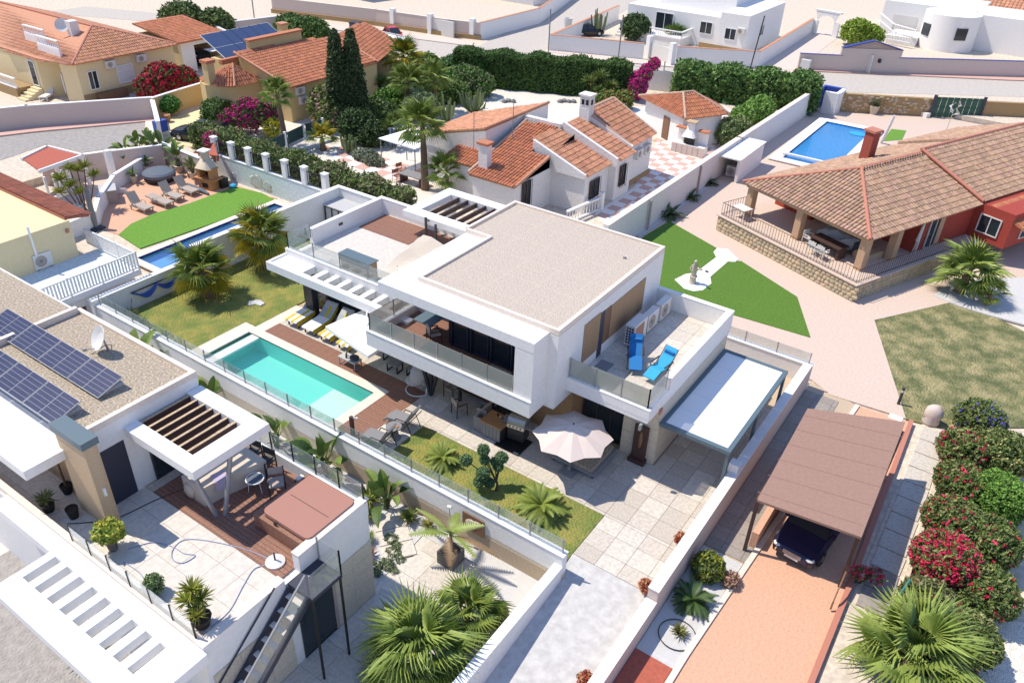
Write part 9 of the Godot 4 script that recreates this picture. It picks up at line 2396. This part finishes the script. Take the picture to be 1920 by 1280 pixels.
	g = G.new(); g.ball(Vector3(1.2, -.08, -4.8), Vector3(.9, .02, .7), 14, 3); part(t, "entry_step", g, "blue_light")
	slab("green_patch", PackedVector2Array([Vector2(-11.65,-76.16),Vector2(-11.85,-80.48),Vector2(-10.63,-80.92),Vector2(-10.34,-77.84)]), Y - .05, Y + .03, "turf_b")
	g = G.new(); g.tube([Vector3(0, 0, 0), Vector3(.15, .6, .1), Vector3(.5, 2.6, .2)], [.12, .16, .1], 8)
	solo("rolled_parasol", g, "ac_white", "rolled white parasol leaning at the blue pool's corner", "parasol", "", Vector3(-11.66,-0.4,-75.6))
	t = thing("rubble_wall", "brown rubble stone wall behind the blue pool", "wall")
	wall_path(t, [Vector3(-18,-0.4,-82.73) + Vector3(0,1.75,0), Vector3(-9.93,-0.4,-87.51) + Vector3(0,1.7,0)], 1.7, .45, "rubble", ""); wall_path(t, [Vector3(-5.71,-0.4,-90.07) + Vector3(0,1.7,0), Vector3(-0.38,-0.4,-93.38) + Vector3(0,1.7,0)], 1.7, .45, "rubble", "")
	var w0 := Vector3(-18,-0.4,-82.73); var w1 := Vector3(-9.93,-0.4,-87.51)
	for i in 130:
		var s := R.randf(); var q := w0.lerp(w1, s)
		part(t, "stone", sm[R.randi() % 5], ["stone_a", "stone_c", "wood_tan", "rubble"][R.randi() % 4], q + Vector3(.12, R.randf_range(.1, 1.7), .2), Basis(Vector3.UP, .55) * Basis.from_scale(Vector3(R.randf_range(.3, .55), R.randf_range(.18, .3), .3)))
	part(t, "stone_bench", gb(Vector3(-1.2, 0, -.25), Vector3(1.2, .42, .25)), "white_old", Vector3(-10.88,-0.4,-87.36), Basis(Vector3.UP, -.55))
	t = thing("green_gate", "wide dark green metal gate in the rubble wall", "gate")
	var g0 := Vector3(-9.77,-0.4,-87.2); var g1 := Vector3(-5.77,-0.4,-89.8)
	for i in 8:
		g = G.new(); g.bar(g0.lerp(g1, i / 8.0 + .005) + Vector3(0, 1.0, 0), g0.lerp(g1, (i + 1) / 8.0 - .005) + Vector3(0, 1.0, 0), .05, 1.9); part(t, "gate_board", g, "green_gate")
	for yy in [.3, 1.0, 1.75]:
		g = G.new(); g.bar(g0 + Vector3(.03, yy, .03), g1 + Vector3(.03, yy, .03), .07, .08); part(t, "rail", g, "green_gate")
	for q in [g0, g1]: part(t, "post", gb(q + Vector3(-.15, 0, -.15), q + Vector3(.15, 2.1, .15)), "slate_dark")
	t = thing("metal_sculpture", "white abstract metal sculpture on a thin mast before the green gate", "sculpture", Vector3(-7.39,-0.4,-80.36))
	g = G.new(); g.tube([Vector3.ZERO, Vector3(.1, 2.3, 0)], .03, 6); part(t, "mast", g, "light_grey")
	for k in 4:
		g = G.new(); g.tube([Vector3(.1, 2.3 + k * .15, 0), Vector3(.1 + cos(k * 1.9) * .5, 2.5 + k * .22, sin(k * 1.9) * .4), Vector3(.1 + cos(k * 1.9 + .8) * .3, 2.9 + k * .2, sin(k * 1.9 + .8) * .3)], [.03, .1, .03], 6); part(t, "blade", g, "ac_white")
	t = spiky("potted_agave", "spiky plant in a round pale pot before the rubble wall", "plant", Vector3(-14.49,-0.4,-84.42), [[Vector3(0, .8, 0), .8]], [Color(0.08, 0.13, 0.05), Color(0.12, 0.16, 0.06)], "", 3); pot(t, .8, .5, "pot_stone")
	t = thing("wall_niche", "white walled niche painted bright blue inside, beside the pool", "niche")
	part(t, "back", gb(Vector3(-19.5, Y, -83.6), Vector3(-19.3, 1.6, -79.5)), "blue_wall"); part(t, "side", gb(Vector3(-19.5, Y, -84.0), Vector3(-17.4, 1.6, -83.6)), "blue_wall"); part(t, "front", gb(Vector3(-18.7, Y, -81.6), Vector3(-17.4, 1.65, -81.2)), "white"); part(t, "cheek", gb(Vector3(-17.7, Y, -83.6), Vector3(-17.3, 1.65, -81.61)), "white")
	t = thing("pool_shed", "small flat roofed white pool shed with open end by the long wall", "shed")
	var a := Vector3(-19.98,-0.4,-57.93)
	g = gb(Vector3(-20.0, Y, -63.2), Vector3(-19.85, 1.4, -57.9)); g = gb(Vector3(-18.4, Y, -63.2), Vector3(-18.2, 1.4, -57.9)); part(t, "wall", g, "white"); part(t, "back_wall", gb(Vector3(-19.8, Y, -63.2), Vector3(-18.4, 1.4, -63.0)), "white"); part(t, "inner_wall", gb(Vector3(-19.8, Y, -60.6), Vector3(-18.4, 1.4, -60.4)), "wall_pink")
	part(t, "roof", gb(Vector3(-19.8, 1.4, -63.3), Vector3(-18.1, 1.5, -57.7)), "white"); ac_unit("fan unit standing inside the open end of the pool shed", Vector3(-19.0, Y, -59.0), 0, .95, .8)

func ground_at(px: int) -> Vector3:
	return {1255: Vector3(-19.58,-0.4,-48.9), 1295: Vector3(-19.72,-0.4,-52.82), 1330: Vector3(-19.77,-0.4,-56.39)}[px]
